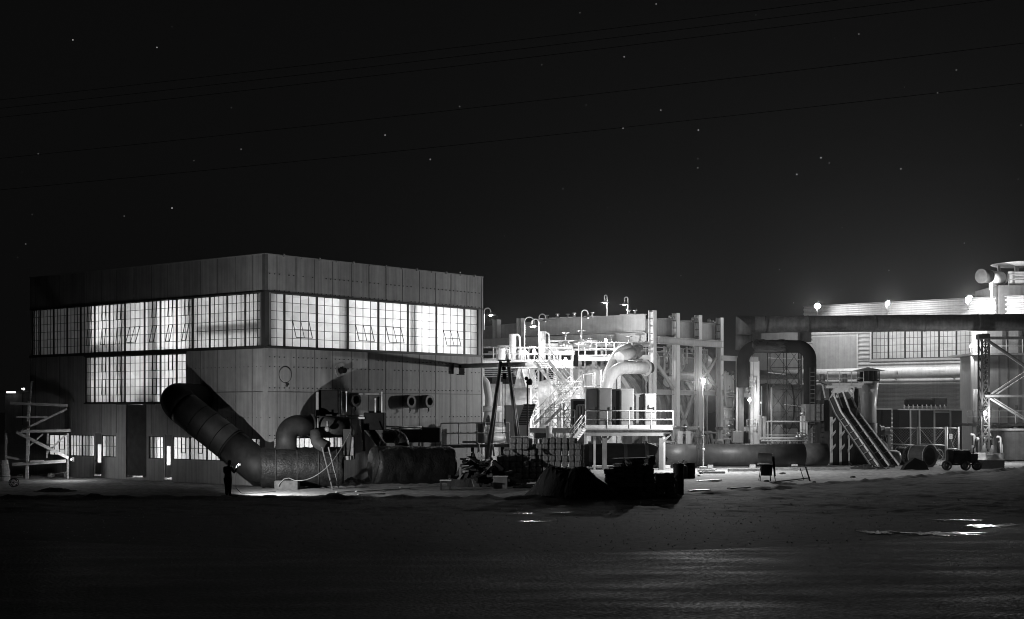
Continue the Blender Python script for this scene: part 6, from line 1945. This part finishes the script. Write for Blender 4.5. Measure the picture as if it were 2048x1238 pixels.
GB = 'concrete blocks piled in front of the plant'
pro = [block_proto(0.365, 0.62, 0.354, k, M_BLOCK, 'concrete_block', 'rough dark concrete block in the long pile before the cabinet platform', 'block', GB, bulge=0.07) for k in range(3)]
used = [False] * 3
def put(prot, flags, k, loc, rz, sc=(1, 1, 1), label=None):
    o = prot[k]
    if flags[k]:
        o = o.copy(); col.objects.link(o)
    flags[k] = True
    o.location = loc; o.rotation_euler = (rnd.uniform(-0.03, 0.03), rnd.uniform(-0.03, 0.03), rz); o.scale = sc
    if label: o['label'] = label
    return o
base = G(1080, 971); BY = base.y + 1.2
heights = {1000: 5, 1013: 6, 1026: 8, 1039: 8, 1052: 8, 1065: 7, 1078: 7, 1091: 8, 1104: 8, 1117: 8, 1130: 8, 1143: 8, 1156: 7, 987: 3}
for px, n in heights.items():
    for k in range(n):
        if (px == 1065 and k in (6,)) : continue
        Y = BY + (0.0 if px > 1070 else -0.15) + rnd.uniform(-0.06, 0.06)
        x = W(px, 0, BY).x + rnd.uniform(-0.02, 0.02)
        if rnd.random() < 0.03 and k < n - 1: pass
        put(pro, used, rnd.randrange(3), V(x, Y, k * 0.35), rnd.uniform(-0.09, 0.09), (0.97 + rnd.random() * 0.05, 1, 1))
for px, k in ((1010, 0), (1035, 0), (1048, 0), (1035, 1), (1075, 0), (1062, 0)):
    x = W(px, 0, BY).x
    put(pro, used, rnd.randrange(3), V(x, BY - 0.85 + rnd.uniform(-.1, .1), k * 0.35), rnd.uniform(-0.5, 0.5))
# second row just behind, offset by half a block
for px, n in heights.items():
    for k in range(n):
        if k < 6 and 1078 < px < 1150 and k % 2: continue
        put(pro, used, rnd.randrange(3), V(W(px + 6.5, 0, BY).x, BY + 0.6, k * 0.35 - 0.1), rnd.uniform(-0.05, 0.05), (1.08, 1, 1.15))
cov = solo(MB().bar(W(1022, 873.5, BY - 0.2), W(1066, 873.5, BY - 0.2), 0.9, 0.04), 'cover_board', M_LIGHT, 'thin pale board lying on top of the block pile', 'board')
solo(MB().bar(W(1062, 878, BY - 0.1), W(1150, 878, BY + 0.3), 0.5, 0.03), 'cover_sheet', M_GREY, 'narrow grey sheet lying over the right of the block pile', 'sheet')

# small stack on the left, loose slabs
GS = 'square concrete slabs stacked left of the block pile'
ps = [block_proto(0.55, 0.55, 0.30, 20 + k, M_CONC, 'concrete_slab', 'worn grey slab in the narrow stack at the end of the wrapped duct', 'slab', GS, bulge=0.05) for k in range(2)]
fs_ = [False, False]
sx0 = G(903, 972)
for k in range(6):
    put(ps, fs_, k % 2, V(sx0.x + rnd.uniform(-0.07, 0.07), sx0.y + 0.4, k * 0.31), rnd.uniform(-0.2, 0.2), (0.9 + rnd.random() * 0.15, 1, 1))
pb_ = G(938, 974)
def scrap_pile(label, c, rx, ry, h, n, seed):
    r = random.Random(seed)
    t = rubble('scrap_heap', label, c, rx, ry, h * 0.8, seed, M_EARTH, False, 'scrap', 0.5)
    ROOTM[t.name] = Matrix.Translation(t.location)
    for k in range(n):
        a = r.random() * 2 * PI; q = r.random() ** 0.6
        x = c.x + math.cos(a) * q * rx * 0.75; y = c.y + math.sin(a) * q * ry * 0.75
        z = max(0.1, h * (1 - q) * 0.75 + 0.1)
        d = V(math.cos(a + r.uniform(-1, 1)), math.sin(a + r.uniform(-1, 1)) * 0.6, r.uniform(-0.75, 0.25)).normalized()
        L_ = r.uniform(0.35, 0.95)
        p0 = V(x, y, z + 0.25)
        MB().bar(p0, p0 + d * L_, r.uniform(0.1, 0.4), r.uniform(0.04, 0.22)).build('scrap_piece', r.choice((M_BLACK, M_DARK, M_DARK, M_BLOCK, M_MID)), t)
    return t
scrap_pile('tall black scrap heap between the slab stack and the tripod', pb_ + V(0.15, 1.1, 0), 1.45, 1.2, 2.5, 34, 53)
scrap_pile('lower black scrap heap sloping down toward the crate', pb_ + V(1.35, 0.9, 0), 1.25, 1.0, 1.8, 26, 57)
bars = thing('scrap_bars', 'pale bars sticking out of the tall black scrap heap', 'scrap', pb_)
for k, (a, b) in enumerate((((933, 907), (944, 905)), ((932, 919), (940, 919)), ((925, 932), (938, 931)), ((925, 942), (937, 942)), ((956, 905), (968, 915)))):
    q0 = W(a[0], a[1], pb_.y - 0.1); q1 = W(b[0], b[1], pb_.y - 0.1)
    MB().bar(q0, q1, 0.14, 0.05).bar(q0 + V(0, 0.9, 0), q1 + V(0, 0.9, 0), 0.1, 0.04).build('metal_bar', M_LIGHT, bars)
stb = G(890, 980)
st_ = thing('low_bench', 'low pale-topped bench on the ground at the foot of the slab stack', 'bench', stb)
MB().box((stb.x - 0.3, stb.y, 0.5), (stb.x + 0.35, stb.y + 0.5, 0.56)).build('bench_top', M_LIGHT, st_)
for dx in (-0.25, 0.28):
    MB().box((stb.x + dx - 0.04, stb.y + 0.05, 0), (stb.x + dx + 0.04, stb.y + 0.45, 0.5)).build('leg', M_DARK, st_)
cr_ = G(1001, 977)
crt = thing('crate', 'dark square crate with a pale lid on the ground before the block pile', 'crate', cr_)
MB().cbox((cr_.x - 0.4, cr_.y, -0.03), (cr_.x + 0.4, cr_.y + 0.7, 0.66), 0.02).build('crate_body', M_MID, crt)
MB().box((cr_.x - 0.43, cr_.y - 0.03, 0.66), (cr_.x + 0.43, cr_.y + 0.73, 0.71)).build('lid', M_LIGHT, crt)
for i in range(9):
    a = G(1035 + rnd.random() * 45, 966 + rnd.random() * 11)
    L_ = 0.25 + rnd.random() * 0.3
    solo(MB().cbox((a.x - L_, a.y - 0.1, 0.0), (a.x + L_, a.y + 0.2, 0.1 + rnd.random() * 0.2), 0.03), 'broken_block', rnd.choice((M_CONC, M_BLOCK, M_LIGHT)), 'broken pale block fragment on the ground before the block pile', 'rubble', 'broken block fragments before the block pile')

# sacks by the road
GK = 'paper sacks stacked beside the black dirt mound'
pk = [block_proto(0.52, 0.75, 0.25, 40 + k, M_SACK, 'paper_sack', 'dark wrinkled sack in the stack nearest the road', 'sack', GK, bulge=0.16) for k in range(3)]
fk = [False] * 3
sk0 = G(1300, 994)
for ci, (px, n) in enumerate(((1238, 7), (1258, 8), (1278, 8), (1298, 7), (1319, 5), (1340, 5), (1222, 6))):
    for k in range(n):
        put(pk, fk, rnd.randrange(3), V(W(px, 0, sk0.y + 0.4).x + rnd.uniform(-0.04, 0.04), sk0.y + 0.45 + rnd.uniform(-0.12, 0.12), -0.02 + k * 0.24), rnd.uniform(-0.4, 0.4), (0.85 + 0.3 * rnd.random(), 1, 1.0 + 0.12 * rnd.random()))
for k in range(2):
    put(pk, fk, k, V(W(1303, 0, sk0.y + 0.4).x, sk0.y + 0.4, 1.62 + 0.24 * k), 0.1, (0.7, 0.8, 1))
rubble('tarpaulin', 'dark tarpaulin heaped over the left of the sack stack', V(W(1257, 0, sk0.y + 0.5).x, sk0.y + 0.75, 0), 1.15, 0.95, 2.3, 71, M_WRAP, False, 'tarpaulin', 0.5)
solo(MB().bar(W(1226, 917.5, sk0.y + 0.5) , W(1292, 916, sk0.y + 0.6), 0.9, 0.05), 'cover_board', M_DARK, 'dark board laid on top of the stacked sacks', 'board')
solo(MB().cbox((W(1216, 0, 76).x, 76.2, 1.0), (W(1236, 0, 76).x, 76.9, 1.5), 0.06), 'foil_packet', M_LIGHT, 'bright crumpled packet on the edge of the dirt mound', 'packet')

def drum(name, label, c, r, h, m, lid=None, group=None):
    t = thing(name, label, 'drum', c)
    MB().lathe([(r * 0.97, 0), (r, 0.03), (r, h * 0.32), (r * 1.04, h * 0.335), (r, h * 0.35), (r, h * 0.65), (r * 1.04, h * 0.665), (r, h * 0.68), (r, h - 0.03), (r * 1.03, h - 0.015), (r * 1.03, h), (r * 0.95, h), (r * 0.95, h - 0.03), (0, h - 0.03)], c, 24).build('drum_body', m, t)
    return t
drum('oil_drum', 'tall dark drum at the right end of the sack stack', G(1357, 990), 0.28, 1.65, M_DARK)
drum('oil_drum', 'black ribbed oil drum standing by the lamp post', G(1380, 956), 0.34, 0.98, M_BLACK)
t = thing('debris_bucket', 'bright scraps piled behind the tall dark drum', 'scrap', G(1366, 946))
for k in range(6):
    a = W(1357 + k * 3.4, 930 - (k % 3) * 2, 94.5)
    MB().bar(a, a + V(0.14 * (-1) ** k, 0.1, 0.16), 0.06, 0.04).build('scrap_strip', M_ALU, t)
MB().cbox((W(1356, 0, 95).x, 94.6, 0), (W(1374, 0, 95).x, 95.3, 0.82), 0.05).build('bin', M_DARK, t)
for i, (px, px2, y, w_) in enumerate(((1395, 1440, 964, 0.3), (1378, 1418, 984, 0.25), (1420, 1450, 986, 0.2), (1460, 1500, 979, 0.12))):
    plank(G(px, y), G(px2, y - 2), w_, 0.07, ('pale board on the lit yard right of the black drum', 'grey board at the edge of the lit yard below the drum', 'small board at the dark edge of the yard', 'thin lath lying on the lit yard left of the mixer')[i], M_GREY)

# mixer drum on stand
mx_ = G(1533, 962)
mix = thing('tar_kettle', 'small tar kettle: tilted drum over a bucket on thin legs', 'kettle', mx_)
mc = W(1531, 916, mx_.y)
MB().ring(mc + V(-0.42, 0.12, 0.02), mc + V(0.42, -0.12, -0.02), 0.27, 0.32, 24).build('drum_body', M_GREY, mix)
MB().lathe([(0.3, 0), (0.3, 0.02)], mc + V(-0.42, 0.12, 0.02), 20, (1, -0.28, 0), False).build('drum_end', M_DARK, mix)
MB().box((mx_.x - 0.52, mx_.y - 0.35, mc.z - 0.42), (mx_.x + 0.2, mx_.y + 0.35, mc.z - 0.36)).build('tray', M_LIGHT, mix)
MB().lathe([(0.34, 0), (0.4, 0.68), (0.42, 0.7), (0.38, 0.7)], V(mx_.x + 0.0, mx_.y, mc.z - 1.1), 20).build('bucket', M_BLACK, mix)
for dx, dy in ((-0.4, -0.3), (0.15, -0.35), (0.45, -0.2), (0.3, 0.4), (-0.35, 0.4)):
    MB().bar(V(mx_.x + dx * 0.8, mx_.y + dy * 0.8, mc.z - 0.4), V(mx_.x + dx * 1.15, mx_.y + dy * 1.2, 0), 0.04).build('leg', M_DARK, mix)
MB().bar(V(mx_.x + 0.42, mx_.y - 0.1, mc.z + 0.1), V(mx_.x + 0.5, mx_.y - 0.1, 0.3), 0.12, 0.04).build('chute_plate', M_BLACK, mix)
dbr = G(1585, 963)
tb2 = thing('tow_bar', 'thin tow bar frame lying on the yard right of the tar kettle', 'tow bar', dbr)
MB().bar(G(1548, 966) + V(0, 0, 0.06), G(1617, 959) + V(0, 0, 0.1), 0.09, 0.07).build('bar', M_MID, tb2)
MB().bar(W(1611, 933, G(0, 962).y), G(1620, 962) + V(0, 0, 0.0), 0.08).bar(W(1600, 936, G(0, 962).y + 0.5), G(1608, 960), 0.04).build('stand_leg', M_DARK, tb2)
MB().bar(W(1548, 933, G(0, 962).y + 0.4), W(1613, 933, G(0, 962).y + 0.2), 0.05).build('top_bar', M_GREY, tb2)

# culvert rings and cart
def ringth(px, py, r, L_, rz, label):
    c = G(px, py); c.z = 0
    t = thing('steel_ring', label, 'ring', c)
    d = V(math.cos(rz), math.sin(rz), 0) * L_ / 2
    z = V(0, 0, r)
    MB().ring(c + z - d, c + z + d, r * 0.84, r, 26).build('ring_wall', M_DARK, t)
    MB().ring(c + z + d * 1.0, c + z + d * 1.12, r * 0.82, r * 1.04, 26).build('rim', M_MID, t)
    MB().ring(c + z - d * 1.12, c + z - d * 1.0, r * 0.82, r * 1.04, 26).build('rim', M_MID, t)
    return t
ringth(1809, 930, 0.74, 0.9, -1.05, 'dark flanged steel ring nearest the chutes')
ringth(1845, 934, 0.86, 1.3, -0.95, 'largest dark flanged steel ring in the middle of the row')
ringth(1875, 921, 0.5, 0.4, -1.1, 'small thin steel ring before the wire gate')
ringth(1862, 918, 0.5, 0.5, -1.1, 'small steel ring half hidden by the largest ring')
solo(MB().prism([G(1806, 940), G(1858, 940), G(1850, 940) + V(0, 0, 0.62), G(1830, 940) + V(0, 0, 0.9), G(1812, 940) + V(0, 0, 0.35)], (0, 0, 0), (0, 0.8, 0)), 'scrap_plate', M_BLACK, 'black folded scrap plate in front of the steel rings', 'scrap')
cg = G(1925, 941)
ct = thing('tank_trailer', 'three-wheeled tank trailer with a dark drum front beside the wooden box', 'trailer', cg)
MB().lathe([(0.55, 0), (0.6, 0.05), (0.6, 0.4), (0.5, 0.45)], V(cg.x - 1.05, cg.y + 0.4, 0.95), 24, (1, -0.15, 0), False).build('drum_front', M_BLACK, ct)
MB().lathe([(0.2, -0.05), (0.45, 0.0), (0.5, 0.1), (0.5, 1.2), (0.42, 1.3), (0.1, 1.34)], V(cg.x - 0.62, cg.y + 0.5, 0.98), 26, (1, -0.05, 0)).build('tank_body', M_DARK, ct)
MB().cbox((cg.x + 0.72, cg.y + 0.15, 0.5), (cg.x + 1.2, cg.y + 0.85, 1.25), 0.05).build('engine_box', M_MID, ct)
MB().tube([V(cg.x + 0.95, cg.y + 0.5, 1.2), V(cg.x + 0.95, cg.y + 0.5, 1.62), V(cg.x + 1.05, cg.y + 0.5, 1.7)], 0.05, 8).build('exhaust_pipe', M_DARK, ct)
MB().box((cg.x - 0.5, cg.y + 0.2, 1.44), (cg.x + 0.6, cg.y + 0.8, 1.5)).build('tank_lid', M_GREY, ct)
MB().bar(V(cg.x - 1.2, cg.y + 0.4, 0.42), V(cg.x + 1.2, cg.y + 0.4, 0.42), 0.12).bar(V(cg.x + 0.9, cg.y + 0.2, 0.42), V(cg.x + 1.5, cg.y, 0.5), 0.08).build('chassis', M_DARK, ct)
MB().box((cg.x + 0.8, cg.y, 0.5), (cg.x + 1.3, cg.y + 0.8, 0.56)).build('step_plate', M_LIGHT, ct)
for dx, dy in ((-1.15, 0.0), (0.2, -0.1), (1.05, 0.0)):
    c = V(cg.x + dx, cg.y + dy, 0.37)
    w_ = MB().ring(c + V(-0.03, -0.08, 0), c + V(0.03, 0.1, 0), 0.24, 0.37, 22).build('wheel', M_RUBBER, ct)
    MB().lathe([(0.25, 0), (0.22, 0.03), (0.06, 0.05), (0.06, 0.1)], c + V(0, 0.05, 0), 18, (0.2, -1, 0), False).build('rim', M_MID, w_)
bx = G(1988, 938)
wb_ = thing('wooden_box', 'large wooden toolbox with a sloping lid at the right edge', 'box', bx)
pp = [V(0, -1.1, 0), V(0, 1.0, 0), V(0, 1.0, 1.05), V(0, 0.2, 1.05), V(0, -1.1, 0.78)]
rz = Matrix.Rotation(-0.35, 4, 'Z')
def bxp(x, y, z): return bx + V(0, 1.0, 0) + rz @ V(x, y, z)
MB().prism([bxp(-1.05, -0.9, 0), bxp(-1.05, 0.9, 0), bxp(-1.05, 0.9, 1.1), bxp(-1.05, -0.9, 0.62)], rz @ V(0, 0, 0), rz @ V(2.1, 0, 0)).build('box_body', M_DARK, wb_)
MB().prism([bxp(-1.1, -0.96, 0.62), bxp(-1.1, 0.95, 1.12), bxp(-1.1, 0.95, 1.17), bxp(-1.1, -0.96, 0.67)], rz @ V(0, 0, 0), rz @ V(2.2, 0, 0)).build('lid', M_DUCT, wb_)
MB().bar(bxp(-0.3, 0.6, 1.12), bxp(0.6, 0.6, 1.12), 0.05, 0.06).build('hinge_bar', M_LIGHT, wb_)
for i in range(26):
    px = 1395 + rnd.random() * 640; py = 938 + rnd.random() * 42
    a = G(px, py)
    if a.y < boundary(a.x) + 0.5: continue
    s = 0.06 + rnd.random() * 0.12
    solo(MB().ball(a + V(0, 0, s * 0.3), s, 7, 5, (1 + rnd.random(), 1, 0.6)), 'stone', rnd.choice((M_CONC, M_BLOCK, M_MID)), 'small loose stone lying on the lit yard', 'stone', 'loose stones on the lit yard')

# ================================================================== LAMPS
def gooseneck(px_pole, y_base, y_top, px_lamp, y_lamp, Y, label, power, reach=None, lit=True):
    """pole with a hooked arm and a shaded bulb"""
    b = W(px_pole, y_base, Y); tp = W(px_pole, y_top, Y)
    lp = W(px_lamp, y_lamp, Y)
    t = thing('gooseneck_lamp', label, 'lamp', b)
    r = abs(lp.x - tp.x) / 2
    pts = [b, V(tp.x, Y, tp.z - r)]
    for k in range(1, 9):
        a = PI * k / 8
        pts.append(V((tp.x + lp.x) / 2 - math.cos(a) * (lp.x - tp.x) / -2 * -1, Y, tp.z - r + math.sin(a) * r))
    pts.append(V(lp.x, Y, lp.z + 0.25))
    MB().tube(pts, 0.05, 8).build('pole', M_LIGHT, t)
    MB().lathe([(0.06, 0.26), (0.1, 0.22), (0.2, 0.14), (0.42, 0.06), (0.44, 0.05), (0.2, 0.12), (0.07, 0.2)], V(lp.x, Y, lp.z + 0.06), 20).build('lamp_shade', M_GREY, t)
    if lit:
        MB().ball(V(lp.x, Y, lp.z + 0.1), 0.09, 10, 8, (1.3, 1.3, 0.9)).build('bulb', M_BULB, t)
        plight('lamp_light', V(lp.x, Y - 0.02, lp.z - 0.1), power * 1.35, 0.06)
    else:
        MB().ball(V(lp.x, Y, lp.z + 0.1), 0.09, 10, 8).build('bulb', M_WHITE, t)
    return t
gooseneck(968, 660, 616, 981, 633, 116, 'lit gooseneck lamp just right of the hall roof corner', 160)
gooseneck(1049, 735, 634, 1068, 655, 120, 'tall lit gooseneck lamp over the upper catwalk', 260)
gooseneck(1078, 705, 638, 1064, 655.5, 121.5, 'shorter lit gooseneck lamp facing the tall one over the upper catwalk', 160)
gooseneck(1214, 632, 590, 1209, 608, 128, 'left one of the twin lit gooseneck lamps on the girder top', 160)
gooseneck(1256, 630, 594, 1249, 612, 127, 'right one of the twin lit gooseneck lamps on the girder top', 160)
gooseneck(1163, 700, 620, 1176, 638, 124, 'unlit gooseneck lamp above the handwheel valves', 0, lit=False)
gooseneck(1078, 640, 628, 1091, 645, 129, 'unlit lamp on a hooked arm at the left girder end', 0, lit=False)

def bulblamp(name, label, px, py, Y, power, pole_to=None, out=V(0, -0.35, 0), rad=0.09, m=None, br=0.13):
    q = W(px, py, Y)
    t = thing(name, label, 'lamp', q if pole_to is None else V(q.x, Y, pole_to))
    MB().ball(q, br, 12, 8).build('bulb', m or M_BULB, t)
    MB().lathe([(br * 0.5, br * 0.7), (br * 0.9, br * 0.95), (br * 0.9, br * 1.6), (br * 0.4, br * 1.9)], q, 14).build('socket', M_GREY, t)
    if pole_to is not None:
        MB().tube([V(q.x + 0.02, Y + br + 0.1, pole_to), V(q.x + 0.02, Y + br + 0.1, q.z + br * 1.5), q + V(0, 0, br * 1.5)], 0.05, 8).build('pole', M_WHITE, t)
    plight('lamp_light', q + out, power * 3.0, rad)
    return t
bulblamp('bulkhead_lamp', 'glaring bare bulb on the railing of the upper catwalk', 1068, 703, 119.2, 80, ua.z)
bulblamp('bulkhead_lamp', 'glaring bare bulb at the right end of the upper catwalk', 1131, 720, 118.4, 75, ua.z - 0.5)
bulblamp('bulkhead_lamp', 'glaring bare bulb under the portal girder above the white bends', 1212, 683, 121.4, 330, va.z)
pl_ = bulblamp('lamp_post', 'white pole lamp with a glaring bulb in front of the portal columns', 1407, 763, 106.5, 2150, 0.0, V(-0.1, -0.35, 0), 0.15, None, 0.13)
lq = W(1407, 940, 106.5)
MB().cbox((lq.x - 0.25, 106.4, -0.03), (lq.x + 0.25, 106.9, 0.32), 0.04).build('lamp_base', M_CONC, pl_)
MB().ball(W(1407.5, 899, 106.7), 0.1, 8, 6).build('pole_joint', M_LIGHT, pl_)
bulblamp('tower_lamp', 'small glaring bulb on the upper platform of the tower house', 1942, 693, 129.5, 160, R(0, 707, 129.5).z)
bulblamp('tower_lamp', 'star-bright bulb at the tower deck beside the trestle mast', 1970, 827, 121.8, 420, R(0, 847, 127.3).z)

def flood(px, py, label, power, big):
    t_ = bt(px)
    Y = BW(t_, 0, 5.5).y
    q = W(px, py, Y)
    t = thing('floodlight', label, 'floodlight', q - V(0, 0, 2))
    s = 1.35 if big else 1.0
    MB().ball(q, 0.16 * s, 16, 12, (1.0, 1.0, 1.25)).build('bulb', M_FLOOD, t)
    tilt = V(0.5 * (px % 3 - 1) + 0.2, -1, -0.75)
    MB().lathe([(0.1, -0.22), (0.2, -0.16), (0.29 * s, 0.02), (0.31 * s, 0.02), (0.22, -0.18), (0.11, -0.26)], q, 20, tilt).build('reflector', M_WHITE, t)
    MB().box(tuple(q + V(-0.18, 0.3, -0.12)), tuple(q + V(0.18, 0.6, 0.25))).build('ballast_box', M_DARK, t)
    base_ = BW(bt(px), q.z - 0.7, 0.06)
    MB().tube([base_, V(q.x, q.y + 0.3, q.z - 0.3), V(q.x, q.y + 0.2, q.z + 0.35)], 0.06, 8).build('bracket', M_GREY, t)
    plight('flood_light', q + V(0.0, -0.6 * s, -0.05), power * 0.95, 0.12)
    return t
M_FLOOD = emis('flood_bulb', 300.0)
flood(1635, 612, 'leftmost of the three floodlights along the corrugated roof edge', 1500, False)
flood(1775, 607, 'middle floodlight along the corrugated roof edge', 1500, False)
flood(1937, 598, 'rightmost and brightest floodlight along the corrugated roof edge', 2600, True)
# light behind the tank bay and the bright column stand
bulblamp('bay_lamp', 'bright bulb among the white columns right of the portal frame', 1499, 800, 121.2, 90, 2.0)
bulblamp('bay_lamp', 'added unseen lamp behind the grey machine casing under the hopper', 1040, 822, 116.5, 240, 0.0)  # unseen lamp added to brighten the white tank and hopper
bulblamp('bay_lamp', 'added unseen lamp behind the cable cabinet before the pale enclosure', 1156, 822, 119.5, 230, 0.0)  # unseen lamp added to brighten the pale enclosure

# power lines high over the yard
def wire(p, q, label, Y0=58, Y1=50):
    a = W(p[0], p[1], Y0); b = W(q[0], q[1], Y1)
    d = b - a
    a2 = a - d * 0.6; b2 = b + d * 0.6
    pts = hang(a2, b2, 0.5, 24)
    pts = [x + V(0, 0, 0.5) for x in pts]
    solo(MB().tube(pts, 0.0075, 6), 'power_line', M_WIRE, label, 'power line', 'power lines crossing the night sky')
for p, q, lab in (((0, 205), (2048, -42), 'topmost power line crossing the night sky'), ((0, 222), (2048, -22), 'second power line from the top'), ((0, 240), (2048, -2), 'third power line from the top'), ((0, 322), (2048, 92), 'fourth power line, well below the upper three'), ((0, 385), (2048, 172), 'lowest power line crossing the night sky')):
    wire(p, q, lab)

# thin smoky haze hanging over the lit plant
def haze():
    m = bpy.data.materials.new('night_haze')
    m.use_nodes = True
    nt = m.node_tree; n = nt.nodes; n.clear()
    v = n.new('ShaderNodeVolumeScatter')
    v.inputs['Density'].default_value = 0.0011
    v.inputs['Anisotropy'].default_value = 0.5
    o = n.new('ShaderNodeOutputMaterial')
    nt.links.new(v.outputs[0], o.inputs['Volume'])
    ob = MB().box((-160, 101.5, -0.5), (230, 260, 48)).build('haze', m)
    tag(ob, 'thin smoky haze hanging over the lit plant', kind='stuff')
if HAZE: haze()

# ================================================================== SKY, CAMERA
SKYK = 0.0
w = bpy.data.worlds.new('World')
scene.world = w
w.use_nodes = True
nt = w.node_tree; n = nt.nodes; L = nt.links
bg = n['Background']
sky = n.new('ShaderNodeTexSky')
sky.sky_type = 'NISHITA'
sky.sun_disc = False
sky.sun_elevation = math.radians(-4)
sky.sun_rotation = math.radians(60)
bw = n.new('ShaderNodeRGBToBW')
L.new(sky.outputs[0], bw.inputs[0])
tc = n.new('ShaderNodeTexCoord')
sp = n.new('ShaderNodeSeparateXYZ')
L.new(tc.outputs['Generated'], sp.inputs[0])
def M(op, a, b=None, c=None):
    x = n.new('ShaderNodeMath'); x.operation = op
    for i, q in enumerate((a, b, c)):
        if q is None: continue
        if isinstance(q, (int, float)): x.inputs[i].default_value = q
        else: L.new(q, x.inputs[i])
    return x.outputs[0]
# glow of the lit works on the night haze, strongest low to the right
gx = M('SUBTRACT', sp.outputs[0], 0.30)
gz = M('SUBTRACT', sp.outputs[2], 0.05)
d2 = M('ADD', M('MULTIPLY', M('MULTIPLY', gx, gx), 9.0), M('MULTIPLY', M('MULTIPLY', gz, gz), 60.0))
glow = M('MULTIPLY', M('POWER', 2.718, M('MULTIPLY', d2, -1.0)), 0.002)
front = M('GREATER_THAN', sp.outputs[1], 0.0)
glow = M('MULTIPLY', glow, front)
# stars
vo = n.new('ShaderNodeTexVoronoi'); vo.inputs['Scale'].default_value = 200
L.new(tc.outputs['Generated'], vo.inputs['Vector'])
vs_ = n.new('ShaderNodeSeparateColor'); L.new(vo.outputs['Color'], vs_.inputs[0])
pick = M('GREATER_THAN', vs_.outputs[0], 0.90)
star = M('MULTIPLY', M('LESS_THAN', vo.outputs['Distance'], 0.105), pick)
star = M('MULTIPLY', star, M('MULTIPLY', M('POWER', vs_.outputs[1], 4.0), 0.4))
star = M('MULTIPLY', star, M('GREATER_THAN', sp.outputs[2], 0.02))
tot = M('ADD', M('ADD', M('ADD', M('MULTIPLY', bw.outputs[0], SKYK), 0.0031), glow), star)
L.new(tot, bg.inputs['Color'])
bg.inputs['Strength'].default_value = 1.0

cam = bpy.data.cameras.new('camera')
co = bpy.data.objects.new('camera', cam)
col.objects.link(co)
co.location = (0, 0, CAMH)
co.rotation_euler = (math.radians(90), 0, 0)
cam.sensor_width = 36.0
cam.lens = 36.0 * FOC / 2048.0
cam.shift_y = (HOR - 619.0) / 2048.0
cam.clip_start = 0.5
cam.clip_end = 6000
scene.camera = co
scene.view_settings.view_transform = 'Standard'
scene.view_settings.look = 'None'
scene.view_settings.exposure = 0
scene.view_settings.gamma = 1
scene.cycles.use_denoising = True
scene.cycles.filter_width = 1.0
scene.cycles.pixel_filter_type = 'BLACKMAN_HARRIS'
scene.cycles.max_bounces = 5
scene.cycles.diffuse_bounces = 3
scene.cycles.sample_clamp_indirect = 4
